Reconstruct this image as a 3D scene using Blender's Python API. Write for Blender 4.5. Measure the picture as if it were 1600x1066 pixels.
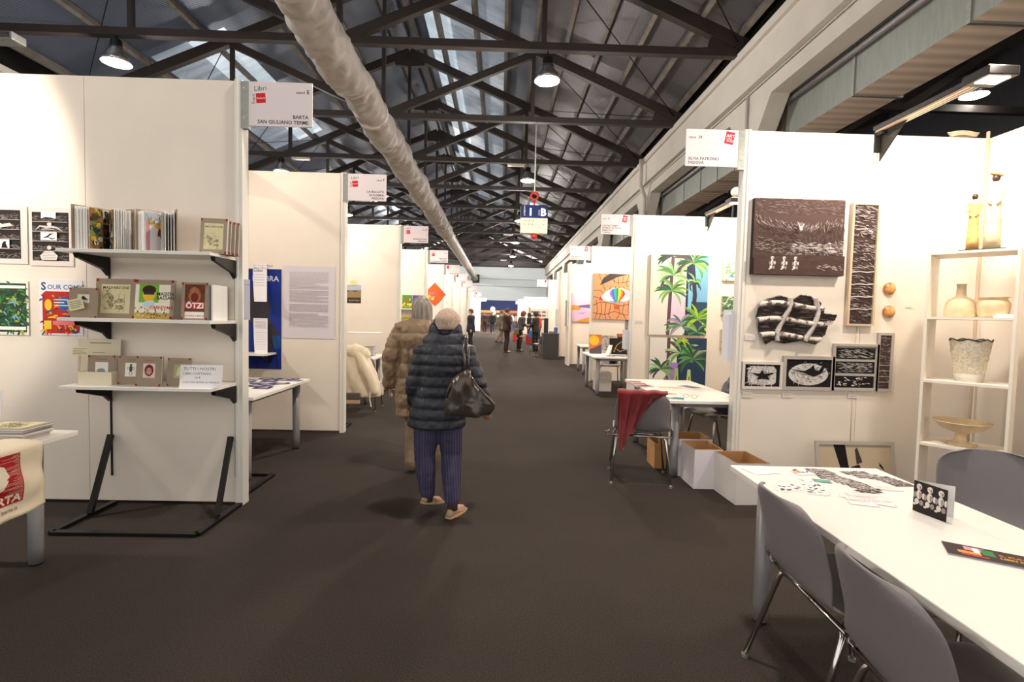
import bpy, bmesh, math, random
import numpy as np
from mathutils import Vector, Matrix, noise
from mathutils.geometry import tessellate_polygon
PI = math.pi
R = math.radians
C = bpy.context.scene.collection
for o in list(bpy.data.objects): bpy.data.objects.remove(o)

# ------------------------------------------------------------------ camera
CAMH = 1.4; FPX = 800.0
def _rot():
    F = Vector((783-800, 533-494, FPX)).normalized()
    r = R(1.3)
    D = Vector((-math.sin(r), -math.cos(r), 0)); D = (D - D.dot(F)*F).normalized()
    U = -D; X = U.cross(F)
    return X, F, U           # world X, Y, Z seen from the camera (right, up, forward)
_X, _F, _U = _rot()
cam_data = bpy.data.cameras.new('camera'); cam_data.sensor_width = 36; cam_data.lens = 18
cam_data.clip_start = 0.05; cam_data.clip_end = 300
cam = bpy.data.objects.new('camera', cam_data); C.objects.link(cam)
m = Matrix.Identity(4)
for i, a in enumerate((_X, _F, _U)):
    m[i][0] = a[0]; m[i][1] = a[1]; m[i][2] = -a[2]
m[2][3] = CAMH
cam.matrix_world = m
bpy.context.scene.camera = cam
def P(px, py, x=None, y=None, z=None):
    d = [a[0]*(px-800) + a[1]*(533-py) + a[2]*FPX for a in (_X, _F, _U)]
    if x is not None: t = x/d[0]
    elif y is not None: t = y/d[1]
    else: t = (z-CAMH)/d[2]
    return Vector((d[0]*t, d[1]*t, CAMH + d[2]*t))

# ------------------------------------------------------------------ world, exposure
sc = bpy.context.scene
w = bpy.data.worlds.new('world'); sc.world = w; w.use_nodes = True
w.node_tree.nodes['Background'].inputs[0].default_value = (1.0, 0.95, 0.90, 1)
w.node_tree.nodes['Background'].inputs[1].default_value = 0.60
sc.view_settings.view_transform = 'Standard'; sc.view_settings.look = 'None'
sc.view_settings.gamma = 1; sc.view_settings.exposure = 1.17
sc.view_settings.use_curve_mapping = False
WARM = (1.0, 0.86, 0.71); COOL = (1.0, 0.93, 0.84)
def aim(o, target):
    o.rotation_euler = (Vector(target) - o.location).to_track_quat('-Z', 'Y').to_euler()
def spot(name, loc, target, power, size=120, blend=0.6, rad=0.08, col=WARM, parent=None):
    l = bpy.data.lights.new(name, 'SPOT'); l.energy = power; l.spot_size = R(size); l.spot_blend = blend
    l.shadow_soft_size = rad; l.color = col
    o = bpy.data.objects.new(name, l); C.objects.link(o); o.location = loc; aim(o, target)
    return o
def point(name, loc, power, rad=0.2, col=COOL):
    l = bpy.data.lights.new(name, 'POINT'); l.energy = power; l.shadow_soft_size = rad; l.color = col
    o = bpy.data.objects.new(name, l); C.objects.link(o); o.location = loc
    return o
HB = []   # high-bay lamps: (x, y, power)
_a = P(855, 127, y=10.73); _b = P(182, 99, y=10.73); _c = P(1522, 150, y=11.1)
for k in range(-1, 6):
    HB.append((_a.x, 10.73 + 7.76*k, _a.z, (300 if k < 0 else 520) if k < 4 else 1900))
    HB.append((_b.x, 10.73 + 7.76*k, _b.z, 460 if k < 4 else 1500))
for k in range(-1, 3):
    HB.append((_c.x, 11.1 + 7.76*k, _c.z, 220))
for hx, hy, hz, hp in HB:
    spot('high_bay_light', (hx, hy, hz-.05), (hx, hy, 0), hp, 150, 0.5, 0.2, (1.0, 0.88, 0.75))
    point('high_bay_spill', (hx, hy, hz-.13), hp*.36, .22, (1.0, 0.92, 0.84))
# floodlights on the booth arms: (x, y, z, target, power)
FL = [(3.1, 3.33, 2.93, (3.0, 4.27, 1.6), 46), (3.1, 6.9, 2.93, (2.9, 7.8, 1.8), 50),
      (3.0, 10.3, 2.93, (2.8, 11.3, 1.8), 55), (3.0, 14.2, 2.93, (2.8, 15.2, 1.7), 55),
      (3.0, 17.1, 2.93, (2.8, 18.1, 1.7), 40), (3.0, 20.6, 2.93, (2.8, 21.7, 1.7), 60),
      (-4.6, 2.3, 2.95, (-4.6, 3.66, 2.55), 105), (-3.0, 4.75, 2.93, (-2.9, 5.95, 1.8), 9),
      (-3.0, 8.2, 2.93, (-2.8, 9.3, 1.8), 30), (-3.0, 11.7, 2.93, (-2.8, 12.7, 1.8), 30),
      (-3.0, 15.2, 2.93, (-2.8, 16.3, 1.8), 60), (-3.0, 18.7, 2.93, (-2.8, 19.8, 1.8), 60),
      (-3.0, 22.4, 2.93, (-2.8, 23.4, 1.8), 60), (-3.0, 26.2, 2.93, (-2.8, 27.2, 1.8), 60),
      (-3.0, 34.0, 2.93, (-2.8, 35.0, 1.8), 90), (-3.0, 45, 2.93, (-2.8, 46.0, 1.8), 120),
      (2.8, 39.5, 2.93, (2.8, 41.0, 1.8), 120), (3.0, 28, 2.93, (2.8, 31.0, 1.4), 90)]
for fx, fy, fz, ft, fp in FL:
    near = fx == -4.6
    spot('floodlight_beam', (fx, fy+0.0, fz-0.05), ft, fp, 101 if near else 150, 0.10 if near else 0.5, 0.05, WARM)

for fx, fy, pw in ((3.1, 3.2, 46), (3.1, 6.8, 34), (3.0, 10.1, 22), (-3.0, 4.7, 4), (-3, 8.1, 6), (-4.6, 2.4, 10)):
    point('added_flood_fill', (fx, fy, 3.14), pw, .1, WARM)  # extra points added above the floods to brighten duct undersides and beams

# ------------------------------------------------------------------ materials
def lin(c):
    return tuple(((v/255)/12.92 if v/255 <= 0.04045 else ((v/255+0.055)/1.055)**2.4) for v in c)
_M = {}
def mat(name, col=(200, 200, 200), rough=0.6, metal=0.0, emit=0.0, var=0.0, vs=8.0, bump=0.0, bs=60.0, alpha=1.0, stretch=None, trans=0.0, sheen=0.0):
    if name in _M: return _M[name]
    m = bpy.data.materials.new(name); m.use_nodes = True; _M[name] = m
    nt = m.node_tree; b = nt.nodes['Principled BSDF']
    c = lin(col)
    b.inputs['Base Color'].default_value = (*c, 1); b.inputs['Roughness'].default_value = rough
    b.inputs['Metallic'].default_value = metal
    if trans: b.inputs['Transmission Weight'].default_value = trans
    if sheen: b.inputs['Sheen Weight'].default_value = sheen
    if emit:
        b.inputs['Emission Color'].default_value = (*c, 1); b.inputs['Emission Strength'].default_value = emit
    if var or bump:
        tc = nt.nodes.new('ShaderNodeTexCoord'); mp = nt.nodes.new('ShaderNodeMapping')
        nt.links.new(tc.outputs['Object'], mp.inputs[0])
        if stretch: mp.inputs['Scale'].default_value = stretch
    if var:
        n = nt.nodes.new('ShaderNodeTexNoise'); n.inputs['Scale'].default_value = vs; n.inputs['Detail'].default_value = 5
        nt.links.new(mp.outputs[0], n.inputs['Vector'])
        rp = nt.nodes.new('ShaderNodeValToRGB'); nt.links.new(n.outputs[0], rp.inputs[0])
        rp.color_ramp.elements[0].position = 0.3; rp.color_ramp.elements[1].position = 0.7
        rp.color_ramp.elements[0].color = (*[v*(1-var) for v in c], 1)
        rp.color_ramp.elements[1].color = (*[min(1, v*(1+var)) for v in c], 1)
        nt.links.new(rp.outputs[0], b.inputs['Base Color'])
    if bump:
        n2 = nt.nodes.new('ShaderNodeTexNoise'); n2.inputs['Scale'].default_value = bs; n2.inputs['Detail'].default_value = 4
        nt.links.new(mp.outputs[0], n2.inputs['Vector'])
        bp = nt.nodes.new('ShaderNodeBump'); bp.inputs['Strength'].default_value = bump; bp.inputs['Distance'].default_value = 0.01
        nt.links.new(n2.outputs[0], bp.inputs['Height']); nt.links.new(bp.outputs[0], b.inputs['Normal'])
    return m
def wave_mat(name, col, col2, scale, axis='X', rough=0.5, metal=0.0, bump=0.0, colmix=True, profile='SIN', width=None):
    m = mat(name, col, rough, metal); nt = m.node_tree; b = nt.nodes['Principled BSDF']
    tc = nt.nodes.new('ShaderNodeTexCoord'); wv = nt.nodes.new('ShaderNodeTexWave')
    wv.bands_direction = axis; wv.inputs['Scale'].default_value = scale; wv.inputs['Distortion'].default_value = 0.6
    wv.inputs['Detail'].default_value = 1; wv.inputs['Detail Scale'].default_value = 0.6
    nt.links.new(tc.outputs['Object'], wv.inputs[0])
    if colmix:
        rp = nt.nodes.new('ShaderNodeValToRGB'); nt.links.new(wv.outputs[1], rp.inputs[0])
        rp.color_ramp.elements[0].color = (*lin(col), 1); rp.color_ramp.elements[1].color = (*lin(col2), 1)
        if width: rp.color_ramp.elements[0].position = width[0]; rp.color_ramp.elements[1].position = width[1]
        nt.links.new(rp.outputs[0], b.inputs['Base Color'])
    if bump:
        bp = nt.nodes.new('ShaderNodeBump'); bp.inputs['Strength'].default_value = bump; bp.inputs['Distance'].default_value = 0.02
        nt.links.new(wv.outputs[1], bp.inputs['Height']); nt.links.new(bp.outputs[0], b.inputs['Normal'])
    return m
def carpet_mat():
    m = mat('carpet', (66, 61, 58), 0.95); nt = m.node_tree; b = nt.nodes['Principled BSDF']
    tc = nt.nodes.new('ShaderNodeTexCoord')
    n = nt.nodes.new('ShaderNodeTexNoise'); n.inputs['Scale'].default_value = 170; n.inputs['Detail'].default_value = 3
    n3 = nt.nodes.new('ShaderNodeTexNoise'); n3.inputs['Scale'].default_value = 1.6; n3.inputs['Detail'].default_value = 5
    for q in (n, n3): nt.links.new(tc.outputs['Object'], q.inputs['Vector'])
    rp = nt.nodes.new('ShaderNodeValToRGB'); nt.links.new(n.outputs[0], rp.inputs[0])
    rp.color_ramp.elements[0].position = 0.25; rp.color_ramp.elements[0].color = (*lin((34, 29, 26)), 1)
    rp.color_ramp.elements[1].position = 0.8; rp.color_ramp.elements[1].color = (*lin((80, 71, 65)), 1)
    mx = nt.nodes.new('ShaderNodeMix'); mx.data_type = 'RGBA'; mx.blend_type = 'MULTIPLY'; mx.inputs[0].default_value = 0.35
    nt.links.new(rp.outputs[0], mx.inputs[6]); nt.links.new(n3.outputs[0], mx.inputs[7]); nt.links.new(mx.outputs[2], b.inputs['Base Color'])
    bp = nt.nodes.new('ShaderNodeBump'); bp.inputs['Strength'].default_value = 0.5; bp.inputs['Distance'].default_value = 0.004
    nt.links.new(n.outputs[0], bp.inputs['Height']); nt.links.new(bp.outputs[0], b.inputs['Normal'])
    b.inputs['Specular IOR Level'].default_value = 0.15
    return m
def print_mat():
    m = mat('printed_colour', (255, 255, 255), 0.7); nt = m.node_tree; b = nt.nodes['Principled BSDF']
    a = nt.nodes.new('ShaderNodeAttribute'); a.attribute_name = 'Col'
    nt.links.new(a.outputs['Color'], b.inputs['Base Color']); b.inputs['Specular IOR Level'].default_value = 0.2
    return m
PRINT = print_mat()
M_panel = mat('white_panel', (234, 224, 211), 0.55, var=0.03, vs=2.5)
M_post = mat('post_white', (225, 222, 214), 0.35)
M_white = mat('white_laminate', (232, 229, 222), 0.35)
M_edge = mat('laminate_edge', (205, 200, 190), 0.5)
M_black = mat('black_metal', (30, 28, 27), 0.4, 0.6)
M_dark = mat('dark_plastic', (22, 22, 24), 0.5)
M_chrome = mat('chrome', (210, 208, 205), 0.12, 1.0)
M_alu = mat('grey_table_leg', (136, 134, 136), 0.4, 0.3)
M_galv = mat('galvanised', (150, 152, 146), 0.45, 0.6, var=0.12, vs=30)
M_paper = mat('paper', (238, 236, 232), 0.8)
M_pages = wave_mat('book_pages', (232, 228, 226), (190, 184, 190), 90, 'Z', 0.8)
M_kraft = mat('kraft_board', (163, 145, 122), 0.85, var=0.05, vs=60)
M_card = mat('cardboard', (172, 128, 82), 0.9, var=0.06, vs=14)
M_shell = mat('grey_shell_plastic', (122, 116, 118), 0.55, bump=0.12, bs=400)
M_wood = mat('pale_wood', (196, 172, 140), 0.6, var=0.12, vs=12, stretch=(1, 1, 8))
M_skin = mat('skin', (205, 158, 132), 0.55)
M_truss = mat('truss_steel', (46, 38, 35), 0.6, 0.1, var=0.15, vs=3)
M_purlin = mat('purlin_wood', (112, 105, 98), 0.75, var=0.25, vs=6)
M_conc = mat('painted_concrete', (188, 184, 176), 0.85, var=0.06, vs=1.5, bump=0.1, bs=30)
M_sheet = wave_mat('roof_sheet', (112, 124, 144), (96, 106, 124), 5, 'Y', 0.38, 0.45, bump=0.25)
M_sheetd = wave_mat('roof_sheet_dark', (96, 96, 102), (82, 82, 88), 5, 'Y', 0.45, 0.35, bump=0.25)
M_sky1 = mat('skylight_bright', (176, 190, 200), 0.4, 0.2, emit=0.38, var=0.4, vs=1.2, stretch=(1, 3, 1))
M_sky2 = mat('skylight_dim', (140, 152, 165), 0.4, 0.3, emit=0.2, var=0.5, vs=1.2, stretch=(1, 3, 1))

# ------------------------------------------------------------------ mesh helpers
def link(o, parent=None):
    C.objects.link(o)
    if parent is not None: o.parent = parent
    return o
class MB:
    def __init__(s): s.v = []; s.f = []; s.m = []; s.mi = 0
    def add(s, vs, fs, mi=None):
        n = len(s.v); s.v += [tuple(v) for v in vs]
        s.f += [tuple(i+n for i in f) for f in fs]; s.m += [s.mi if mi is None else mi]*len(fs); return s
    def box(s, x0, y0, z0, x1, y1, z1, mi=None):
        x0, x1 = sorted((x0, x1)); y0, y1 = sorted((y0, y1)); z0, z1 = sorted((z0, z1))
        return s.add([(x0,y0,z0),(x1,y0,z0),(x1,y1,z0),(x0,y1,z0),(x0,y0,z1),(x1,y0,z1),(x1,y1,z1),(x0,y1,z1)],
              [(3,2,1,0),(4,5,6,7),(0,1,5,4),(1,2,6,5),(2,3,7,6),(3,0,4,7)], mi)
    def bar(s, a, b, w, h, mi=None, up=(0, 0, 1)):
        a = Vector(a); b = Vector(b); d = (b-a).normalized(); u = Vector(up)
        if abs(d.dot(u)) > 0.98: u = Vector((0, 1, 0)) if abs(d.y) < .9 else Vector((1, 0, 0))
        r = d.cross(u).normalized()*w/2; u = r.cross(d).normalized()*h/2
        vs = [a-r-u, a+r-u, a+r+u, a-r+u, b-r-u, b+r-u, b+r+u, b-r+u]
        return s.add(vs, [(3,2,1,0),(4,5,6,7),(0,1,5,4),(1,2,6,5),(2,3,7,6),(3,0,4,7)], mi)
    def loft(s, rings, caps=True, mi=None, closed=False):
        n = len(rings[0]); vs = [p for r in rings for p in r]; fs = []
        k = len(rings)
        for i in range(k if closed else k-1):
            a = i*n; b = ((i+1) % k)*n
            for j in range(n):
                j2 = (j+1) % n; fs.append((a+j, a+j2, b+j2, b+j))
        if caps and not closed: fs += [tuple(range(n-1, -1, -1)), tuple(range((k-1)*n, k*n))]
        return s.add(vs, fs, mi)
    def tube(s, pts, r, seg=10, caps=True, mi=None, round_ends=False, sq=1.0):
        pts = [Vector(p) for p in pts]; k = len(pts)
        rs = list(r) if hasattr(r, '__len__') else [r]*k
        if round_ends:
            d0 = (pts[0]-pts[1]).normalized(); d1 = (pts[-1]-pts[-2]).normalized()
            a, b = pts[0], pts[-1]; ra, rb = rs[0], rs[-1]
            pts = [a+d0*ra*.98, a+d0*ra*.8, a+d0*ra*.4] + pts + [b+d1*rb*.4, b+d1*rb*.8, b+d1*rb*.98]
            rs = [ra*.2, ra*.6, ra*.92] + rs + [rb*.92, rb*.6, rb*.2]; k += 6
        rings = []; ref = None
        for i in range(k):
            t = (pts[min(i+1, k-1)] - pts[max(i-1, 0)]).normalized()
            if ref is None: ref = Vector((0, 0, 1)) if abs(t.z) < .9 else Vector((1, 0, 0))
            n1 = t.cross(ref).normalized(); n2 = n1.cross(t).normalized(); ref = n2
            rings.append([pts[i] + n1*math.cos(2*PI*j/seg)*rs[i] + n2*math.sin(2*PI*j/seg)*rs[i]*sq for j in range(seg)])
        return s.loft(rings, caps, mi)
    def cyl(s, x, y, z0, z1, r, seg=16, mi=None, r2=None):
        return s.lathe([(r, z0), (r if r2 is None else r2, z1)], seg, (x, y, 0), mi)
    def lathe(s, prof, seg=20, c=(0, 0, 0), mi=None):
        return s.loft([[(c[0]+r*math.cos(2*PI*j/seg), c[1]+r*math.sin(2*PI*j/seg), c[2]+z) for j in range(seg)] for r, z in prof], True, mi)
    def ell(s, c, rx, ry, rz, seg=14, n=9, mi=None, rot=None):
        rings = []
        for i in range(n+1):
            a = PI*(i/n) ; rr = max(math.sin(a), .03); zz = -math.cos(a)
            ring = [Vector((rx*rr*math.cos(2*PI*j/seg), ry*rr*math.sin(2*PI*j/seg), rz*zz)) for j in range(seg)]
            if rot is not None: ring = [rot @ p for p in ring]
            rings.append([p+Vector(c) for p in ring])
        return s.loft(rings, True, mi)
    def prism(s, pts, a, b, axis='Y', mi=None):
        def mk(p, t): return (p[0], t, p[1]) if axis == 'Y' else ((t, p[0], p[1]) if axis == 'X' else (p[0], p[1], t))
        n = len(pts)
        return s.add([mk(p, a) for p in pts] + [mk(p, b) for p in pts],
              [tuple(range(n)), tuple(range(2*n-1, n-1, -1))] + [(i, i+n, (i+1) % n+n, (i+1) % n) for i in range(n)], mi)
    def mesh(s, name, mats, smooth=False):
        me = bpy.data.meshes.new(name); me.from_pydata(s.v, [], s.f)
        for q in (mats if isinstance(mats, (list, tuple)) else [mats]): me.materials.append(q)
        me.polygons.foreach_set('material_index', s.m)
        bm = bmesh.new(); bm.from_mesh(me); bmesh.ops.recalc_face_normals(bm, faces=bm.faces); bm.to_mesh(me); bm.free()
        if smooth: me.polygons.foreach_set('use_smooth', [True]*len(me.polygons))
        me.update(); return me
    def build(s, name, mats, parent=None, loc=(0, 0, 0), rot=(0, 0, 0), smooth=False, bevel=0, sub=0, label=None, solid=0, asm=False):
        o = bpy.data.objects.new(name, s.mesh(name, mats, smooth or asm)); link(o, parent)
        o.location = loc; o.rotation_euler = rot
        if solid: q = o.modifiers.new('solid', 'SOLIDIFY'); q.thickness = solid; q.offset = 0
        if bevel: q = o.modifiers.new('bevel', 'BEVEL'); q.width = bevel; q.segments = 2; q.limit_method = 'ANGLE'
        if sub: q = o.modifiers.new('sub', 'SUBSURF'); q.levels = sub; q.render_levels = sub
        if asm: o.data.set_sharp_from_angle(angle=R(35))
        if label: o['label'] = label
        return o
def thing(name, label, cat, loc=(0, 0, 0), rz=0, group=None, rot=None):
    o = bpy.data.objects.new(name, None); C.objects.link(o); o.location = loc
    o.rotation_euler = rot if rot else (0, 0, rz); o.empty_display_size = 0.1
    return tag(o, label, cat, group)
def tag(o, label=None, cat=None, group=None, kind=None):
    if label: o['label'] = label
    if cat: o['category'] = cat
    if group: o['group'] = group
    if kind: o['kind'] = kind
    return o
def struct(name, mb, mats, **k):
    o = mb.build(name, mats, **k); o['kind'] = 'structure'; return o
_kids = {}
def copy_tree(o, parent=None, label=None):
    c = o.copy(); C.objects.link(c)
    if parent is not None: c.parent = parent
    if label: c['label'] = label
    for ch in o.children: copy_tree(ch, c)
    return c
SCR = bpy.data.scenes.new('scratch')          # small scene in which modifiers are baked quickly
def evalmesh(o):
    for c in list(o.users_collection): c.objects.unlink(o)
    SCR.collection.objects.link(o); vl = SCR.view_layers[0]; vl.update(); dg = vl.depsgraph
    me = bpy.data.meshes.new_from_object(o.evaluated_get(dg)); return me
def fused(mb, voxel, mats, smooth=2, disp=None, cut=None):
    """union of the overlapping solids of mb as one continuous surface"""
    o = bpy.data.objects.new('tmp', mb.mesh('tmp', mats)); C.objects.link(o)
    q = o.modifiers.new('r', 'REMESH'); q.mode = 'VOXEL'; q.voxel_size = voxel; q.use_smooth_shade = True
    if smooth: q = o.modifiers.new('s', 'SMOOTH'); q.iterations = smooth; q.factor = 0.5
    me = evalmesh(o); bpy.data.objects.remove(o)
    if not len(me.materials): 
        for q in (mats if isinstance(mats, (list, tuple)) else [mats]): me.materials.append(q)
    if disp:
        nrm = [v.normal.copy() for v in me.vertices]; co = [v.co.copy() for v in me.vertices]
        me.vertices.foreach_set('co', [x for c, n in zip(co, nrm) for x in (c+n*disp(c))])
    if cut:
        bm = bmesh.new(); bm.from_mesh(me)
        bmesh.ops.delete(bm, geom=[f for f in bm.faces if cut(f.calc_center_median())], context='FACES')
        bm.to_mesh(me); bm.free()
    me.polygons.foreach_set('use_smooth', [True]*len(me.polygons)); me.update()
    return me
def obj(name, me, parent=None, loc=(0, 0, 0), rot=(0, 0, 0), label=None, solid=0):
    o = bpy.data.objects.new(name, me); link(o, parent); o.location = loc; o.rotation_euler = rot; me.name = name
    if label: o['label'] = label
    if solid: q = o.modifiers.new('solid', 'SOLIDIFY'); q.thickness = solid; q.offset = 0
    return o

# ------------------------------------------------------------------ flat print (posters, lettering, covers)
_T = {}
def textpolys(s, bold=0.0):
    key = (s, bold)
    if key in _T: return _T[key]
    cu = bpy.data.curves.new('t', 'FONT'); cu.body = s; cu.resolution_u = 2; cu.offset = bold
    o = bpy.data.objects.new('t', cu); C.objects.link(o)
    me = evalmesh(o); pts = [(v.co.x, v.co.y) for v in me.vertices]; fs = [tuple(p.vertices) for p in me.polygons]
    bpy.data.objects.remove(o); bpy.data.curves.remove(cu)
    wd = max([p[0] for p in pts], default=0)
    _T[key] = (pts, fs, wd); bpy.data.meshes.remove(me); return _T[key]
class Art:
    """flat coloured shapes printed on a sheet w x h metres, origin at its lower left corner, facing -Y"""
    def __init__(s, w, h, bg=None, off=0.0004, step=1.2e-5):
        s.w = w; s.h = h; s.v = []; s.f = []; s.c = []; s.k = off; s.step = step
        if bg is not None: s.rect(0, 0, w, h, bg)
    def _add(s, pts, faces, col):
        n = len(s.v); s.k += s.step
        s.v += [(x, -s.k, y) for x, y in pts]; s.f += [tuple(i+n for i in f) for f in faces]; s.c += [col]*len(faces)
    def poly(s, pts, col, clip=True):
        if clip: pts = [(min(max(x, 0), s.w), min(max(y, 0), s.h)) for x, y in pts]
        s._add(pts, [tuple(range(len(pts)))], col)
    def rect(s, x0, y0, x1, y1, col): s.poly([(x0, y0), (x1, y0), (x1, y1), (x0, y1)], col)
    def rrect(s, x0, y0, x1, y1, r, col, a=0):
        cx, cy = (x0+x1)/2, (y0+y1)/2; ca, sa = math.cos(a), math.sin(a)
        s.poly([(cx+(x-cx)*ca-(y-cy)*sa, cy+(x-cx)*sa+(y-cy)*ca) for x, y in [(x0+r, y0), (x1-r, y0), (x1, y0+r), (x1, y1-r), (x1-r, y1), (x0+r, y1), (x0, y1-r), (x0, y0+r)]], col)
    def circ(s, cx, cy, rx, ry, col, n=16): s.poly([(cx+rx*math.cos(2*PI*i/n), cy+ry*math.sin(2*PI*i/n)) for i in range(n)], col)
    def line(s, pts, wd, col, taper=False):
        k = len(pts); L = []; Rr = []
        for i in range(k):
            a = pts[max(i-1, 0)]; b = pts[min(i+1, k-1)]; dx, dy = b[0]-a[0], b[1]-a[1]; d = math.hypot(dx, dy) or 1
            w2 = wd/2*(1 if not taper else math.sin(PI*(i+.15)/(k-.7))**.7)
            L.append((pts[i][0]-dy/d*w2, pts[i][1]+dx/d*w2)); Rr.append((pts[i][0]+dy/d*w2, pts[i][1]-dx/d*w2))
        L = [(min(max(x, 0), s.w), min(max(y, 0), s.h)) for x, y in L]; Rr = [(min(max(x, 0), s.w), min(max(y, 0), s.h)) for x, y in Rr]
        s._add(L+Rr, [(i, i+1, k+i+1, k+i) for i in range(k-1)], col)
    def leaf(s, x, y, a, L, wd, col, bend=0.3, n=6):
        pts = []; px, py, aa = x, y, a
        for i in range(n+1):
            pts.append((px, py)); px += math.cos(aa)*L/n; py += math.sin(aa)*L/n; aa += bend/n*(-1 if math.cos(a) > 0 else 1)*2
        s.line(pts, wd, col, True)
    def text(s, t, x, y, size, col, align='L', rot=0, bold=0.0, sx=1.0):
        pts, fs, wd = textpolys(t, bold)
        if not fs: return
        o = {'L': 0, 'C': -wd/2, 'R': -wd}[align]; ca, sa = math.cos(rot), math.sin(rot)
        q = [((px+o)*size*sx, py*size) for px, py in pts]
        s._add([(x+a*ca-b*sa, y+a*sa+b*ca) for a, b in q], fs, col)
    def lines(s, x0, y0, x1, y1, n, col, rnd, th=.45, gap=None):
        dy = (y1-y0)/n
        for i in range(n):
            if gap and i in gap: continue
            e = x1 if rnd.random() > .2 else x0+(x1-x0)*rnd.uniform(.5, .95)
            x = x0
            while x < e-1e-4:
                ww = min(rnd.uniform(.01, .035)*(x1-x0)*3, e-x); yy = y1-(i+.5)*dy
                s.rect(x, yy-dy*th/2, x+ww*.86, yy+dy*th/2, col); x += ww
    def strokes(s, n, x0, y0, x1, y1, L, wd, col, rnd, ang=lambda x, y: 0, spread=.3, bend=.4, cols=None, mask=None):
        for i in range(n):
            x = rnd.uniform(x0, x1); y = rnd.uniform(y0, y1)
            if mask and not mask(x, y): continue
            a = ang(x, y)+rnd.gauss(0, spread)
            s.leaf(x, y, a, L*rnd.uniform(.4, 1.3), wd*rnd.uniform(.5, 1.4), rnd.choice(cols) if cols else col, rnd.uniform(-bend, bend), 3)
    def build(s, name, parent=None, loc=(0, 0, 0), rot=(0, 0, 0), flat=False, label=None, warp=None):
        me = bpy.data.meshes.new(name)
        v = [(x, z, -y) for x, y, z in s.v] if flat else s.v
        if warp: v = [warp(p) for p in v]
        me.from_pydata(v, [], s.f); me.materials.append(PRINT)
        at = me.color_attributes.new('Col', 'FLOAT_COLOR', 'CORNER')
        buf = np.ones((len(me.loops), 4), dtype=np.float32)
        i = 0
        for p in me.polygons:
            c = lin(s.c[p.index])
            for li in p.loop_indices: buf[li, :3] = c
        at.data.foreach_set('color', buf.ravel()); me.update()
        o = bpy.data.objects.new(name, me); link(o, parent); o.location = loc; o.rotation_euler = rot
        if label: o['label'] = label
        return o
FACE = {'-Y': 0, '-X': -PI/2, '+X': PI/2, '+Y': PI}
W_ = (245, 243, 240); K_ = (24, 21, 22)
# ================================================================== the hall
rnd = random.Random(5)
HX0, HX1, RIDGE, TIE = -11.75, 4.95, -3.4, 6.9
APEX = 10.6
mb = MB(); mb.box(-30, -8, -0.1, 14, 95, 0); struct('floor', mb, carpet_mat())
TY = [6.85+3.88*i for i in range(14)]          # truss positions
ENDY = 57.6
def roofz(x, lift=0.0):
    return APEX - abs(x-RIDGE)*(APEX-7.05)/(RIDGE-HX0) + lift
# roof: one ceiling with separate sheets and purlins
ceil = MB()
for sgn in (-1, 1):
    x0 = RIDGE; x1 = RIDGE+sgn*8.9
    ceil.add([(x0, -8, APEX+.62), (x1, -8, roofz(x1)+.62), (x1, 58, roofz(x1)+.62), (x0, 58, APEX+.62)], [(0, 1, 2, 3)])
ceil.add([(HX0-.5, -8, 7.2), (HX0-.5, 7, 7.2), (RIDGE, 7, APEX+.3), (RIDGE, -8, APEX+.3)], [(0, 1, 2, 3)])
ceil.add([(HX1+.5, -8, 7.2), (HX1+.5, 7, 7.2), (RIDGE, 7, APEX+.3), (RIDGE, -8, APEX+.3)], [(0, 1, 2, 3)])
ceiling = struct('ceiling', ceil, M_sheetd)
NROW = 9
shm = {}
for sgn in (-1, 1):
    rows = [0.0, 0.75, 1.6, 2.45, 3.3, 4.3, 5.3, 6.3, 7.3, 8.45]
    for r in range(NROW):
        a, b = rows[r], rows[r+1]
        for i in range(len(TY)-1):
            key = (sgn, r)
            bay = i
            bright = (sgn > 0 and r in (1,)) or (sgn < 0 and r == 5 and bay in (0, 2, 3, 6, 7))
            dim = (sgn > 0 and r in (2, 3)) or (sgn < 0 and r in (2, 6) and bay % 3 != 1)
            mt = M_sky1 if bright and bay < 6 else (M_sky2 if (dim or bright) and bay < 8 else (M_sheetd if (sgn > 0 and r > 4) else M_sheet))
            if (key, mt.name) not in shm:
                s = MB(); n = 2
                xa, xb = RIDGE+sgn*a, RIDGE+sgn*(b+.06)
                za, zb = roofz(xa)+.40, roofz(xb)+.37
                s.add([(xa, 0, za), (xb, 0, zb), (xb, 3.88, zb), (xa, 3.88, za), (xa, 0, za+.02), (xb, 0, zb+.02), (xb, 3.88, zb+.02), (xa, 3.88, za+.02)],
                      [(3,2,1,0),(4,5,6,7),(0,1,5,4),(1,2,6,5),(2,3,7,6),(3,0,4,7)])
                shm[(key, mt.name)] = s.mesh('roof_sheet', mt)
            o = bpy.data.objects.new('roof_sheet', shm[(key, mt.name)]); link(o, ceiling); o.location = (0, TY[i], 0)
# purlins
for sgn in (-1, 1):
    for j, d in enumerate([.35, 1.3, 2.5, 3.4, 4.2, 5.0, 5.8, 6.6, 7.4, 8.2] if sgn > 0 else [.4, 1.6, 3.1, 4.75, 6.4, 8.0]):
        x = RIDGE+sgn*d; z = roofz(x)+.21
        pm = MB(); sl = math.atan((APEX-7.05)/(RIDGE-HX0))*sgn
        u = Vector((math.sin(sl), 0, math.cos(sl)))
        pm.bar((x, 0.03, z), (x, 3.85, z), .10, .20, up=u)
        me = pm.mesh('purlin', M_purlin)
        for i in range(len(TY)-1):
            o = bpy.data.objects.new('purlin', me); link(o, ceiling); o.location = (0, TY[i], 0)
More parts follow.
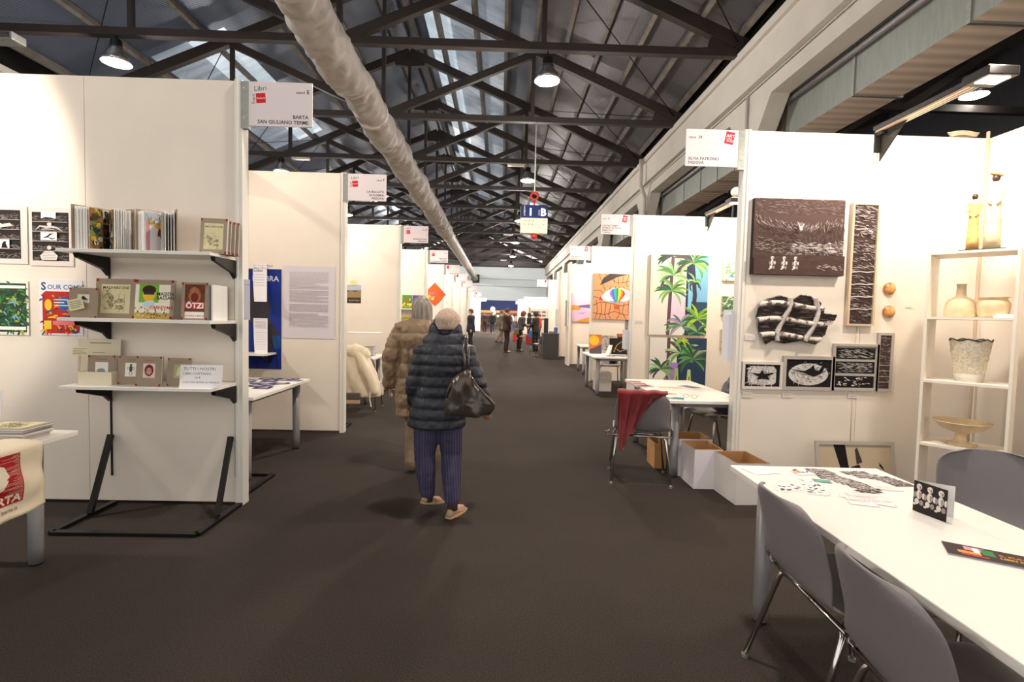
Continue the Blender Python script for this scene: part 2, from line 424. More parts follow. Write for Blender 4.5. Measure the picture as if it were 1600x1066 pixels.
# trusses
def make_truss():
    t = thing('roof_truss', 'dark steel roof truss spanning the hall', 'truss', (0, 0, 0))
    def bar(n, a, b, w, h):
        q = MB(); q.bar(a, b, w, h); return q.build(n, M_truss, t)
    bar('tie_beam', (HX0-.2, 0, TIE), (HX1+.25, 0, TIE), .16, .15)
    sl = (APEX-7.05)/(RIDGE-HX0)
    for s in (-1, 1):
        xe = RIDGE+s*8.5
        bar('rafter', (RIDGE, 0, APEX-.05), (xe, 0, roofz(xe)-.02), .18, .26)
        xm = RIDGE+s*4.15; xq = RIDGE+s*6.3
        bar('strut', (RIDGE+s*.12, 0, TIE+.05), (xm, 0, roofz(xm)-.15), .14, .19)
        bar('hanger_post', (xm, 0, TIE), (xm, 0, roofz(xm)-.1), .10, .10)
        g = MB(); g.prism([(xe-s*1.0, TIE), (xe, TIE), (xe, TIE+.3), (xe-s*.9, TIE+.42)], -.06, .06); g.build('gusset_plate', M_truss, t)
        q = MB(); q.prism([(RIDGE, APEX-.55), (RIDGE+s*.5, roofz(RIDGE+s*.5)-.3), (RIDGE+s*.5, roofz(RIDGE+s*.5)-.1), (RIDGE, APEX-.1)], -.07, .07); q.build('ridge_plate', M_truss, t)
    bar('king_post', (RIDGE, 0, TIE-.12), (RIDGE, 0, APEX-.2), .10, .10)
    return t
tr = make_truss()
ords = ['nearest', 'second', 'third', 'fourth', 'fifth', 'sixth', 'seventh', 'eighth', 'ninth', 'tenth', 'eleventh', 'twelfth', 'thirteenth', 'farthest']
for i, y in enumerate(TY):
    o = tr if i == 0 else copy_tree(tr)
    o.location = (0, y, 0); o['group'] = 'roof trusses across the hall'
    o['label'] = 'dark steel roof truss, %s across the aisle from the camera' % ords[i]
# longitudinal sway rods between trusses (thin)
mb = MB()
for s in (-1, 1):
    for i in range(0, 9):
        y0, y1 = TY[i], TY[i+1]
        xa, xb = RIDGE+s*4.3, RIDGE+s*8.2
        mb.bar((xa, y0, roofz(xa)-.05), (xb, y1, roofz(xb)-.05), .018, .018); mb.bar((xb, y0, roofz(xb)-.05), (xa, y1, roofz(xa)-.05), .018, .018)
tag(mb.build('bracing_rods', M_black), 'thin dark crossed bracing rods under the roof slopes', 'rods', kind='stuff')

# side walls with openings, built pier by pier
PY = [-5.0, 2.85, 10.55, 18.3, 26.1, 33.9, 41.7, 49.5, 57.3]
def side_wall(xw, s, name):
    """xw: inner face, s=+1 wall extends to +x"""
    t = .36*s; m = MB()
    ZL, ZA, CH = 0, 5.7, .62                     # opening top, chamfer
    prof = []
    for i in range(len(PY)-1):
        a, b = PY[i]+.25, PY[i+1]-.25
        # spandrel with chamfered corners, extruded through the wall
        m.prism([(PY[i], 6.72), (PY[i], 0), (a, 0), (a, 4.95), (a+CH, ZA), ((a+b)/2, ZA), ((a+b)/2, 6.72)], xw, xw+t, 'X')
        m.prism([(PY[i+1], 6.72), ((a+b)/2, 6.72), ((a+b)/2, ZA), (b-CH, ZA), (b, 4.95), (b, 0), (PY[i+1], 0)], xw, xw+t, 'X')
    o = struct(name, m, M_conc)
    m = MB(); m.box(xw-.16*s, -5, 6.02, xw+t, 57.4, 6.12); m.box(xw-.16*s, -5, 6.12, xw+t, 57.4, 6.78)
    m.box(xw-.24*s, -5, 6.7, xw+t, 57.4, 6.86)
    m.build('ledge_beam', M_conc, o)
    return o
wr = side_wall(HX1, 1, 'wall_right')
mb = MB(); mb.tube([(HX1-.03, 2, 6.0), (HX1-.03, 57, 6.0)], .018, 6); mb.build('conduit', M_galv, wr)
mb = MB(); mb.box(HX1-.02, -5, 6.86, HX1+.3, 57.4, 7.5); mb.build('eave_board', M_black, wr)
wl = side_wall(HX0, -1, 'wall_left')
mb = MB(); mb.box(HX0+.02, -5, 6.86, HX0-.3, 57.4, 7.5); mb.build('eave_board', M_black, wl)
# down pipes on the piers
for i, (y, lab) in enumerate([(10.55, 'near pier'), (17.5, 'second pier'), (33.9, 'fourth pier')]):
    m = MB()
    if i == 1: m.tube([(HX1-.33, y, 6.8), (HX1-.33, y, 5.95), (HX1-.1, y+.25, 5.6), (HX1-.1, y+.3, 5.1), (HX1-.09, y+.3, 0)], .07, 10)
    else: m.tube([(HX1-.04, y, 5.97), (HX1-.04, y, 0)], .028, 8)
    o = m.build('downpipe', M_conc, smooth=True)
    tag(o, 'pale pipe running down the right hall wall at the %s' % lab, 'pipe')
# end wall with the opening into the next hall
m = MB()
m.box(HX0-.3, ENDY, 3.15, HX1+.3, ENDY+.3, 7.0); m.box(HX0-.3, ENDY, 0, -2.9, ENDY+.3, 3.15); m.box(5.2, ENDY, 0, HX1+.6, ENDY+.3, 3.15)
we = struct('wall_back', m, mat('end_wall', (206, 216, 222), .8))
m = MB()
m.prism([(HX0, 7.0), (HX1, 7.0), (RIDGE, APEX+.5)], ENDY, ENDY+.1)
m.build('gable', M_sheetd, we)
m = MB()
for z in (4.75, 5.55): m.tube([(-3.5, ENDY-.04, z), (5, ENDY-.04, z-.08)], .02, 6)
m.build('conduit', M_galv, we)
# next hall beyond
m = MB(); m.box(-16, 94, 0, 24, 94.3, 6); m.box(-16, 57.9, 6, 24, 94, 6.1)
struct('wall_front', m, mat('far_wall', (120, 116, 112), .9))
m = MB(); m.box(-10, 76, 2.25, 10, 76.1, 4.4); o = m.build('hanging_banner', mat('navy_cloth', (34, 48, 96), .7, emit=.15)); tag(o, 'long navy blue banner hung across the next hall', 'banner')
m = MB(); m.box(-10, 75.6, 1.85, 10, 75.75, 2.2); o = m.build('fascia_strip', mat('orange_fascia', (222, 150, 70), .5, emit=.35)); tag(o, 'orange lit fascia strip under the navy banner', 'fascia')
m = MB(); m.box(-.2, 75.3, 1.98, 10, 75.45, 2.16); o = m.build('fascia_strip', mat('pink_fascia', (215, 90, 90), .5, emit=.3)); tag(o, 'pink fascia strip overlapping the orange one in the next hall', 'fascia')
m = MB(); m.box(-10, 76, 0, 10, 76.1, 1.85); o = m.build('far_counter', mat('stand_front', (120, 110, 92), .6, var=.6, vs=.9)); tag(o, 'mottled row of stand fronts under the orange fascia', 'stand')
for (px, py, r, lab) in [(770, 483, .32, 'large round glowing lamp in the next hall'), (772, 489, .22, 'smaller round glowing lamp below the large one'), (778, 494, .15, 'small glowing lamp right of the round pair')]:
    p = P(px, py, y=72); m = MB(); m.ell(p, r, r, r)
    o = m.build('globe_lamp', mat('globe', (255, 238, 190), .5, emit=3.5), smooth=True); tag(o, lab, 'lamp')
point('far_hall_light', (0, 68, 4), 900, .5, (1, .95, .88)); point('far_hall_light', (2, 84, 4), 900, .5, (1, .95, .88))
# side nave on the right: dark roof
m = MB(); m.add([(HX1+.3, -6, 6.6), (14, -6, 9.4), (14, 58, 9.4), (HX1+.3, 58, 6.6)], [(0, 1, 2, 3)]); m.box(14, -6, 0, 14.2, 58, 9.4)
cs = struct('ceiling_side', m, M_sheetd)
for j in range(9):
    x = 5.8+j*1.0; m = MB(); z = 6.6+(x-5.25)*.32-.12
    m.bar((x, 0, z), (x, 42, z), .1, .18); o = m.build('purlin', mat('purlin_dark', (70, 62, 58), .8), cs)
for k, y in enumerate([7.2, 11.1, 15.0, 18.9, 22.7, 26.6]):
    t = thing('side_truss', 'dark roof truss over the side aisle, %s from the camera' % ords[k], 'truss', (0, y, 0), 0, 'trusses over the side aisle')
    def bar(n, a, b, w, h):
        q = MB(); q.bar(a, b, w, h); q.build(n, M_truss, t)
    bar('tie_beam', (5.3, 0, 6.1), (14, 0, 6.1), .14, .15)
    bar('rafter', (5.3, 0, 6.3), (14, 0, 9.05), .14, .24)
    bar('strut', (8.6, 0, 6.1), (11.5, 0, 8.1), .12, .15); bar('hanger_post', (8.4, 0, 6.1), (8.4, 0, 7.1), .1, .1)
    bar('hanger_post', (11.5, 0, 6.1), (11.5, 0, 8.1), .1, .1)

# rectangular ducts seen through the openings
def duct(y0, y1, label, joints):
    t = thing('air_duct', label, 'duct', (0, 0, 0), 0, 'galvanised ducts beside the right wall')
    X0, X1, Z0, Z1 = 5.45, 6.2, 5.0, 5.8
    side = mat('duct_side', (134, 140, 136), .5, .35, var=.1, vs=3, stretch=(1, 8, 1)); und = wave_mat('duct_under_lit', (236, 218, 200), (206, 188, 170), 1.3, 'Y', .5, .1)  # underside paler than the sides: uplight put into its colour
    ys = [y0]+joints+[y1]
    for a, b in zip(ys[:-1], ys[1:]):
        m = MB(); m.box(X0, a+.01, Z0, X1, b-.01, Z1, 0); m.m = [1 if i == 0 else 0 for i in range(6)]
        m.build('duct_section', [side, und], t)
    for j in ys:
        m = MB(); m.box(X0-.025, j-.025, Z0-.025, X1+.025, j+.025, Z1+.025); m.build('flange', M_galv, t)
    m = MB()
    for k in range(5):
        m.box(X0+.02*(k % 2), y1+.02+k*.09, Z0+.02*(k % 2), X1-.02*(k % 2), y1+.1+k*.09, Z1-.02*(k % 2))
    m.build('flexible_collar', mat('duct_collar', (96, 88, 76), .9), t)
    return t
duct(1.5, 9.95, 'long galvanised rectangular duct above the nearest right-hand stand', [3.0, 5.2, 6.1, 8.1])
duct(12.2, 17.6, 'galvanised rectangular duct through the second wall opening', [13.2, 14.3, 15.6])
duct(20.0, 25.4, 'galvanised rectangular duct through the third wall opening', [21.5, 23.2])
duct(28.0, 33, 'galvanised rectangular duct through the fourth wall opening', [29.5, 31.2])
for k, (a, b, n) in enumerate([(3, 9.9, 'first'), (11.4, 17.6, 'second')]):
    m = MB(); m.tube([(5.375, a, 5.62), (5.375, b, 5.62)], .048, 10)
    tag(m.build('steel_pipe', mat('pipe_grey', (120, 116, 122), .4, .3), smooth=True), 'grey pipe above the duct in the %s wall opening' % n, 'pipe')

# fabric air sock, wrinkled
def sock():
    t = thing('fabric_duct', 'long grey wrinkled fabric duct hung along the left of the aisle', 'duct', (0, 0, 0))
    segs = [(5.0, 27, 420, .33), (27.05, 57.2, 60, .31)]
    for (a, b, n, r) in segs:
        rings = []
        for i in range(n+1):
            y = a+(b-a)*i/n; f = y/57; ring = []
            cx = -2.95; cz = 5.86-.36*f
            sag = .05*math.sin(y*1.9)+.03*math.sin(y*4.3+1)
            for j in range(32):
                th = 2*PI*j/32
                w = noise.noise(Vector((math.cos(th)*1.6, math.sin(th)*1.6+y*3.2, y*1.6)))*.06 + .011*math.sin(y*17+th*2.0+2*math.sin(y*2.3)) + .008*math.sin(y*29-th*3+3*math.sin(th+y)) + abs(noise.noise(Vector((math.cos(th+y*1.2)*1.2, y*5.5, math.sin(th+y*1.2)*1.2))))*.075
                rr = r + (w if i not in (0, n) else 0) - .02*max(0, math.sin(y*1.3))
                if b > 30: rr = r + w*.4
                ring.append((cx+rr*math.cos(th), y, cz+rr*math.sin(th)+sag*(0 if b > 30 else 1)))
            rings.append(ring)
        m = MB(); m.loft(rings, True); m.build('fabric_sleeve', mat('duct_fabric', (150, 143, 136), .6, bump=.2, bs=40), t, smooth=True)
    m = MB()
    m.tube([(-2.95, 3.5, 6.32), (-2.95, 57, 5.95)], .012, 6); m.build('suspension_wire', M_black, t)
    m = MB(); m.lathe([(.36, 0), (.36, .08)], 24); m.build('joint_band', mat('band_grey', (190, 182, 172), .6), t, loc=(-2.95, 11.6, 5.80), rot=(PI/2, 0, 0))
    m = MB(); m.box(-3.4, 57.1, 5.05, -2.5, 57.5, 5.95); m.build('end_box', M_black, t)
sock()

# high-bay lamps
def highbay():
    t = thing('high_bay_lamp', 'x', 'lamp')
    m = MB(); m.lathe([(.10, .46), (.11, .32), (.13, .30)], 20); m.build('lamp_housing', M_dark, t, smooth=True)
    m = MB(); m.lathe([(.12, .32), (.14, .25), (.22, .12), (.27, 0.0), (.26, 0.0), (.2, .12), (.12, .24)], 28); m.build('reflector', mat('reflector', (150, 146, 146), .25, .8), t, smooth=True)
    m = MB(); m.lathe([(.02, -.035), (.16, -.03), (.235, .0), (.24, .02)], 24); m.build('lamp_glass', mat('lamp_glow', (255, 246, 235), .4, emit=14), t, smooth=True)
    pass
    return t
hb = highbay()
near = ['second nearest', 'third', 'fourth', 'fifth', 'sixth', 'seventh', 'eighth']
cnt = {}
for i, (x, y, z_, p_) in enumerate(HB):
    o = hb if i == 0 else copy_tree(hb)
    o.location = (x, y, z_)
    dz = TIE-.07-z_ if x < 5 else 6.03-z_
    row = 'row over the aisle' if 0 < x < 5 else ('row over the left stands' if x < 0 else 'row over the right side aisle')
    k = cnt.get(row, 0); cnt[row] = k+1
    o['label'] = 'glowing bell-shaped high-bay lamp, number %s in the %s' % (['behind the camera', 'one', 'two', 'three', 'four', 'five', 'six'][k], row)
    o['group'] = 'high-bay lamps under the roof'
    if dz > .45: m = MB(); m.bar((0, 0, .4), (0, 0, dz+.01), .02, .02); m.build('suspension_rod', M_black, o)
for i, (px, py, y, lab) in enumerate([(806, 258, 18.49, 'above the second aisle lamp'), (470, 250, 18.49, 'above the second left stand'), (794, 366, 34.01, 'small, far along the aisle beneath the sign'), (787, 406, 49.53, 'tiny, farthest along the aisle')]):
    p = P(px, py, y=y); t = thing('batten_light', 'short pale batten light under a truss, %s' % lab, 'light', (p.x, y, TIE-.17))
    m = MB(); m.box(-.3, -.06, 0, .3, .06, .06); m.build('diffuser', mat('batten', (215, 205, 190), .5), t)
    m = MB(); m.box(-.32, -.07, .06, .32, .07, .09); m.build('housing', M_galv, t)

# hanging sign
SY = 14.51; p0 = P(814, 320, y=SY); p1 = P(855, 365, y=SY)
t = thing('hanging_sign', 'hanging blue and white hall sign reading 1 and B above the aisle', 'sign', ((p0.x+p1.x)/2, SY, p1.z))
W = p1.x-p0.x; H = p0.z-p1.z
m = MB(); m.box(-W/2, 0, 0, W/2, .22, H); m.build('sign_box', mat('sign_box', (226, 226, 205), .5), t, bevel=.01)
a = Art(W, H, (214, 216, 194), off=.003); a.rect(0, H*.54, W, H, (30, 46, 96))
k_ = W/.96
a.text('1', W*.27, H*.63, .36*k_, W_, bold=.04); a.text('B', W*.73, H*.63, .36*k_, W_, bold=.04)
a.text('padiglione', W*.16, H*.62, .085*k_, W_, rot=PI/2); a.text('corsia', W*.70, H*.63, .085*k_, W_, rot=PI/2)
a.text('< 13 14', W*.14, H*.4, .11*k_, (70, 80, 90)); a.text('2 . 4 14', W*.12, H*.27, .11*k_, (70, 80, 90)); a.text('^', W*.84, H*.38, .14*k_, (60, 60, 60)); a.text('>', W*.82, H*.27, .12*k_, (60, 60, 60))
a.build('sign_face', t, (-W/2, -.001, 0))
M_red = mat('red_paint', (190, 40, 34), .45)
m = MB(); m.tube([(.10*math.cos(q*PI/12), .1, H+.27+.10*math.sin(q*PI/12)) for q in range(25)], .033, 10, False); m.bar((0, .1, H), (0, .1, H+.18), .045, .045); m.build('hanging_ring', M_red, t, smooth=True)
m = MB(); m.ell((0.02, .1, -.07), .09, .09, .09); m.build('ball', M_red, t, smooth=True)
m = MB(); m.bar((0, .1, H+.39), (0, .1, TIE-.06-p1.z), .03, .03); m.build('suspension_rod', M_galv, t)

p = P(8, 62, y=10.6)
t = thing('floodlight', 'chrome edged box floodlight under the nearest truss at the top left corner', 'floodlight', (p.x, 10.62, TIE-.33))
m = MB(); m.box(-.26, -.16, 0, .26, .16, .16); m.build('lamp_body', M_galv, t, bevel=.02)
m = MB(); m.box(-.22, -.17, .03, .22, -.161, .13); m.build('reflector', M_chrome, t)
m = MB(); m.bar((0, 0, .16), (0, .1, .27), .05, .03); m.build('bracket', M_black, t)
# ================================================================== stand walls
def booth_wall(name_label, y, xa, xb, zt=2.98, side=None, gap=.02, seams=None, post=True, end=None):
    """partition facing the camera at y (front face), from xa to xb; 'side' is the aisle end (+1 at xb, -1 at xa)"""
    t = thing('stand_partition', name_label, 'partition', ((xa+xb)/2, y, 0))
    L = xb-xa; x = -L/2; pw = .05 if post else 0
    xs = [-L/2+(pw if side == -1 else 0), L/2-(pw if side == 1 else 0)]
    n = max(1, round((xs[1]-xs[0])/1.0)); stepx = (xs[1]-xs[0])/n
    for i in range(n):
        # panels counted from the aisle end
        a = xs[0]+i*stepx; b = a+stepx
        m = MB(); m.box(a+.0015, 0, gap, b-.0015, .06, zt); m.build('panel', M_panel, t, bevel=.002)
    if post and side:
        e = L/2 if side == 1 else -L/2
        m = MB(); s = side
        m.box(e-s*.048, -.012, .0, e, .075, zt+.005); m.box(e-s*.048, -.02, 0, e-s*.028, .08, zt+.003)
        m.build('post', M_post, t)
    return t
RW = [(4.27, 1.98, 4.05), (7.8, 1.97, 4.05), (11.3, 1.97, 4.05), (15.2, 2.0, 4.05), (18.1, 1.97, 4.05), (21.7, 1.97, 4.05), (41, 1.8, 4.2), (46.5, 1.75, 4.2), (53, 1.7, 4.2)]
names = ['behind the black and white wave pictures', 'behind the palm paintings', 'behind the eye painting', 'behind the lavender landscape', 'plain, beyond the lavender landscape', 'beside the dark counter, plain', 'far, bright, behind the group of visitors', 'farther on beside the end opening', 'farthest, nearly at the end opening']
for (y, a, b), n in zip(RW, names): booth_wall('white stand wall on the right %s' % n, y, a, b, side=-1)
LW = [(3.66, -6.0, -1.82), (5.95, -5.0, -1.8), (9.3, -4.9, -1.82), (12.7, -4.9, -1.83), (16.3, -4.9, -1.83), (19.8, -4.9, -1.85), (23.4, -4.9, -1.85), (27.2, -4.9, -1.85), (35, -4.9, -1.85), (46, -4.9, -1.85)]
names = ['with the book shelves', 'with the blue poster and the long text sheet', 'with the small mountain poster', 'with the shelf of colourful books', 'with the orange diamond picture', 'sixth in the row', 'seventh in the row', 'eighth in the row', 'ninth in the row', 'last in the row']
for (y, a, b), n in zip(LW, names): booth_wall('white stand wall on the left %s' % n, y, a, b, side=1)
# closing walls parallel to the aisle
def long_wall(label, x, ya, yb):
    t = thing('stand_partition', label, 'partition', (x, (ya+yb)/2, 0)); L = yb-ya
    n = max(1, round(L/1.0))
    for i in range(n):
        m = MB(); m.box(0, -L/2+i*L/n+.0015, .02, .06, -L/2+(i+1)*L/n-.0015, 2.98); m.build('panel', M_panel, t, bevel=.002)
long_wall('white stand wall behind the corner shelf unit of vases', 4.05, .2, 4.33)
long_wall('white back wall of the palm painting stand', 4.05, 4.36, 7.86)
long_wall('white back wall of the eye painting stand', 4.05, 7.9, 11.36)
long_wall('white back wall of the lavender landscape stand', 4.05, 11.4, 15.26)
long_wall('white back wall beyond the lavender landscape stand', 4.05, 15.3, 21.76)
long_wall('white back wall of the stands near the red boxes', 4.25, 24, 41)
long_wall('white back wall of the blue poster stand', -4.9, 3.75, 5.9)
long_wall('white back wall of the mountain poster stand', -4.9, 6.05, 9.25)
long_wall('white back wall of the colourful books stand', -4.9, 9.4, 12.65)
long_wall('white back wall of the orange diamond stand', -4.9, 12.8, 16.25)
long_wall('white back walls of the far left stands', -4.9, 16.4, 46)
long_wall('short white wall end along the aisle beyond the eye painting', 1.93, 14.6, 15.18)
long_wall('short white wall end along the aisle before the dark counter', 1.93, 17.3, 18.08)
long_wall('short white wall end deep along the left aisle', -1.86, 27.3, 29.8)

# stand signs
def sign(y, left, no, lines, art, lab, grey=(120, 112, 112)):
    W, H = .435, .30
    x0 = -1.775 if left else 1.49
    if not left: x0 = {4.27: 1.49}.get(y, 1.48)
    t = thing('stand_sign', lab, 'sign', (x0, y-.01, 2.675), 0, 'stand signs on the wall tops')
    m = MB(); m.box(0, 0, 0, W, .008, H); m.build('sign_plate', mat('sign_plate', (222, 212, 214), .5), t)
    m = MB(); s = -1 if left else 1; e = 0 if left else W
    m.box(e, -.004, -.02, e+s*.055, .03, H); m.build('sign_bracket', M_galv, t)
    m = MB(); m.box(e+s*.028, -.008, .05, e+s*.034, -.003, .056); m.box(e+s*.028, -.008, H-.05, e+s*.034, -.003, H-.044); m.build('screw', M_chrome, t)
    a = Art(W, H, (224, 214, 217))
    near = y < 12
    RED = (204, 40, 44) if not art else (214, 48, 74)
    if art:
        cx, cy = (W-.075, H-.065) if not left else (.065, H-.07)
        a.rrect(cx-.037, cy-.05, cx+.037, cy+.05, .002, RED, -.2)
        if near:
            a.text('ART', cx-.028, cy+.008, .036, W_, rot=-.12, bold=.01); a.text('SHOP', cx-.027, cy-.03, .024, W_, rot=-.12)
            a.text('OPEN', cx-.027, cy-.011, .018, W_, rot=-.12)
        if left: a.text(no, W-.02, H-.06, .028, grey, 'R', bold=.01)
        else: a.text(no[0], .02, H-.075, .028, (70, 62, 62), bold=.012); a.text(no[1], .098, H-.075, .034, (90, 82, 82), bold=.01)
    else:
        a.rrect(.05, H-.145, .115, H-.078, .001, RED, .08)
        a.text('Padova', .054, H-.12, .02, W_, rot=.08)
        a.text('Libri', .037, H-.065, .048, (70, 62, 66), rot=.1); a.text('Expo', .045, H-.15, .033, (70, 62, 66), rot=PI/2+.08)
        a.text(no[0], W-.052, H-.075, .028, (70, 62, 62), 'R', bold=.012); a.text(no[1], W-.02, H-.075, .038, (50, 44, 44), 'R', bold=.02)
    for i, l in enumerate(reversed(lines)):
        if left: a.text(l, W-.025, .018+i*.037, .0345, (72, 62, 60), 'R', bold=.022)
        else: a.text(l, .02, .018+i*.033, .033, (72, 62, 60), 'L', bold=.018)
    a.build('sign_print', t, (0, -.0015, 0))
sign(3.66, True, ('stand', 'E'), ['BARTA', 'SAN GIULIANO TERME'], False, 'white stand sign lettered BARTA, nearest on the left')
sign(5.95, True, ('stand', 'F'), ['LA BALLATA', 'DI ELISBRA', 'PADOVA'], False, 'white stand sign lettered LA BALLATA DI ELISBRA')
sign(9.3, True, ('stand', 'G'), ['EDIZIONI DI AR', 'AVELLINO'], False, 'white stand sign lettered AVELLINO, third on the left')
sign(12.7, True, ('stand', 'H'), ['BIBLIOTECA', 'DEI LEONI', 'CASTELFRANCO VENETO'], False, 'white stand sign, fourth on the left, with small red square logo')
for k, (y, n) in enumerate([(16.3, 'fifth'), (19.8, 'sixth'), (23.4, 'seventh'), (27.2, 'eighth'), (35, 'ninth'), (46, 'last')]):
    sign(y, True, 'stand %d' % (9+k), [['GALLERIA DEI SEGNI'], ['ATELIER VENEZIA'], ['MILANO'], ['TREVISO'], ['VERONA'], ['ROMA']][k], True, 'white stand sign with tilted red logo, %s on the left' % n)
sign(4.27, False, ('stand', '38'), ['SILVIA PATRONO', 'PADOVA'], True, 'white stand sign lettered stand 38 PADOVA on the right')
sign(7.8, False, ('stand', '36'), ["L'ASTRATTISMO", 'INVERSO DI FULVIO', 'BRESCIANI', 'TORINO'], True, 'white stand sign ending in TORINO above the palm painting wall')
sign(11.3, False, ('stand', '32'), ['GINO MARZOLA', 'PADOVA'], True, 'white stand sign above the eye painting wall')
sign(21.7, False, ('stand', '28'), ['VICENZA'], True, 'white stand sign above the plain wall beyond the counter')
sign(46.5, False, ('stand', '24'), ['MANTOVA'], True, 'tiny white stand sign far on the right'); sign(53, False, ('stand', '22'), ['LUCCA'], True, 'tiny white stand sign, farthest on the right')

# floodlight arms
def flood(x, yw, L, lab, z=2.99):
    t = thing('arm_floodlight', lab, 'floodlight', (x, yw, z), 0, 'floodlights on the stand walls')
    m = MB(); m.box(-.035, -.015, -.16, .035, -.002, .02); m.box(-.03, -.08, -.03, .03, -.01, .0); m.prism([(-.03, -.015), (-.03, -.24), (-.3, .0), (-.0, .0)][::1], -.004, .004, 'X')
    m.v = m.v; m.build('bracket', M_black, t)
    for k in range(3):
        m = MB(); m.box(-.035+k*.026, -L, 0, -.018+k*.026, -.01, .018); m.build('arm_rail', mat('rail_alu', (205, 180, 158), .4, .4) if k < 2 else M_galv, t)
    m = MB(); m.box(-.045, -L, .019, .05, .0, .05); m.build('arm_channel', M_black, t)
    m = MB(); m.box(-.1, -L-.13, -.01, .1, -L+.06, .05); m.build('lamp_body', M_black, t, bevel=.006)
    m = MB(); m.box(-.07, -L-.10, -.014, .07, -L+.0, -.009); m.build('lamp_lens', mat('flood_glow', (255, 240, 215), .3, emit=9), t)
    return t
flood(3.1, 4.27, .94, 'black floodlight on a ribbed arm above the wave pictures')
flood(3.1, 7.8, .9, 'black floodlight on an arm above the palm paintings')
flood(3.0, 11.3, 1.0, 'black floodlight arm on top of the eye painting wall')
for i, y in enumerate([5.95, 9.3, 12.7]): flood(-3.0, y, 1.1, 'black floodlight arm on the %s left stand wall' % ['second', 'third', 'fourth'][i])
flood(-4.6, 3.66, 1.3, 'black floodlight arm above the book shelf wall, out to the left')
p = P(1150, 300, y=7.74)
t = thing('spotlight', 'round white spotlight behind the wave picture wall', 'spotlight', p)
m = MB(); m.lathe([(.02, .14), (.05, .12), (.075, 0), (.06, -.005)], 18); m.build('lamp_head', mat('lamp_white', (200, 196, 188), .4), t, rot=(PI/2, 0, -.4), smooth=True)
m = MB(); m.bar((0, .06, .03), (0, .085, -.37), .02, .02); m.build('stem', M_dark, t)

# tables
def table(label, x0, y0, x1, y1, z=.705, legs='rrrr', rz=0, inset=.13, group=None, th=.028, lr=.033):
    cx, cy = (x0+x1)/2, (y0+y1)/2; t = thing('table', label, 'table', (cx, cy, 0), rz, group)
    w, d = (x1-x0)/2, (y1-y0)/2
    m = MB(); m.box(-w, -d, z-th, w, d, z); m.build('tabletop', [M_white], t, bevel=.003)
    for sx in (-1, 1):
        for sy in (-1, 1):
            m = MB(); m.lathe([(lr, .012), (lr*1.02, .1), (lr*1.15, z-th-.002)], 20); o = m.build('leg', M_alu, t, loc=(sx*(w-inset), sy*(d-inset), 0), smooth=True)
            m = MB(); m.lathe([(lr*.9, 0), (lr*.95, .012)], 16); m.build('leg_foot', M_dark, o)
    m = MB(); f = inset
    for s in (-1, 1):
        m.box(-w+f, s*(d-f)-.012, z-th-.045, w-f, s*(d-f)+.012, z-th-.001); m.box(s*(w-f)-.012, -d+f, z-th-.045, s*(w-f)+.012, d-f, z-th-.001)
    m.build('table_frame', M_alu, t)
    return t
table('white table with round grey legs under book stacks and tote bag, front left', -3.15, 1.3, -2.35, 2.89)
table('white table strewn with dark postcards by the blue poster wall', -3.0, 4.1, -1.96, 5.31, inset=.1)
table('white table strewn with flyers and cards in front right corner', 1.11, .78, 1.82, 2.42, rz=-.02, inset=.12)
table('white table with brochures before the palm paintings', 1.45, 4.37, 2.2, 5.88, inset=.12)
table('white table stacked with books behind the cream coat', -2.9, 7.75, -1.93, 8.75, inset=.12)
table('white table with framed works under the eye painting', 1.68, 9.15, 2.6, 10.5, inset=.1)
table('narrow white table behind the eye painting table', 1.98, 12.5, 2.7, 13.5, inset=.08)

# shell chairs
def chair():
    t = thing('shell_chair', 'x', 'chair')
    prof = [(.235, .418, .205), (.215, .437, .218), (.15, .447, .226), (.05, .442, .232), (-.07, .436, .235), (-.15, .441, .234), (-.195, .462, .232), (-.222, .50, .229), (-.24, .56, .228),
            (-.255, .62, .229), (-.27, .68, .227), (-.285, .73, .218), (-.294, .76, .20), (-.30, .782, .165), (-.302, .79, .12)]
    n = 18; rings = []
    m = MB(); vs = []; fs = []
    for i, (y, z, hw) in enumerate(prof):
        for j in range(n+1):
            u = j/n*2-1; x = hw*u; c = abs(u)**2.6
            if z < .47 and y > -.2: vs.append((x, y, z + .02*c - (.012 if y > .2 else 0)*0))
            else: vs.append((x, y + .05*c*min(1, (z-.44)/.1), z - (.012*c if z > .75 else 0)))
    for i in range(len(prof)-1):
        for j in range(n):
            a = i*(n+1)+j; fs.append((a, a+1, a+n+2, a+n+1))
    m.add(vs, fs); m.build('seat_shell', M_shell, t, smooth=True, sub=1, solid=.009)
    for sx in (-1, 1):
        for fy, ty in ((.19, .13), (-.25, -.13)):
            m = MB(); m.tube([(sx*.12, ty*.5, .405), (sx*.19, ty, .40), (sx*.208, ty+(fy-ty)*.1, .37), (sx*.245, fy, .012)], .0105, 10)
            o = m.build('leg', M_chrome, t, smooth=True)
            m = MB(); m.cyl(sx*.245, fy, 0, .014, .014, 10); m.build('foot_cap', M_galv, o)
    for y in (.065, -.065):
        m = MB(); m.tube([(-.14, y, .405), (.14, y, .405)], .0105, 8); m.build('crossbar', M_chrome, t, smooth=True)
    m = MB(); m.tube([(-.255, -.14, .40), (.255, -.14, .40)], .010, 8)
    m.tube([(-.255, -.14, .40), (-.29, -.14, .40), (-.295, -.15, .43), (-.265, -.15, .44), (-.25, -.14, .41)], .006, 8)
    m.build('linking_hook', M_chrome, t, smooth=True)
    return t
ch0 = chair()
def place_chair(x, y, deg, label, first=[True]):
    o = ch0 if first[0] else copy_tree(ch0)
    first[0] = False; o.location = (x, y, 0); o.rotation_euler = (0, 0, R(deg)); o['label'] = label; o['group'] = 'grey shell chairs'
    return o
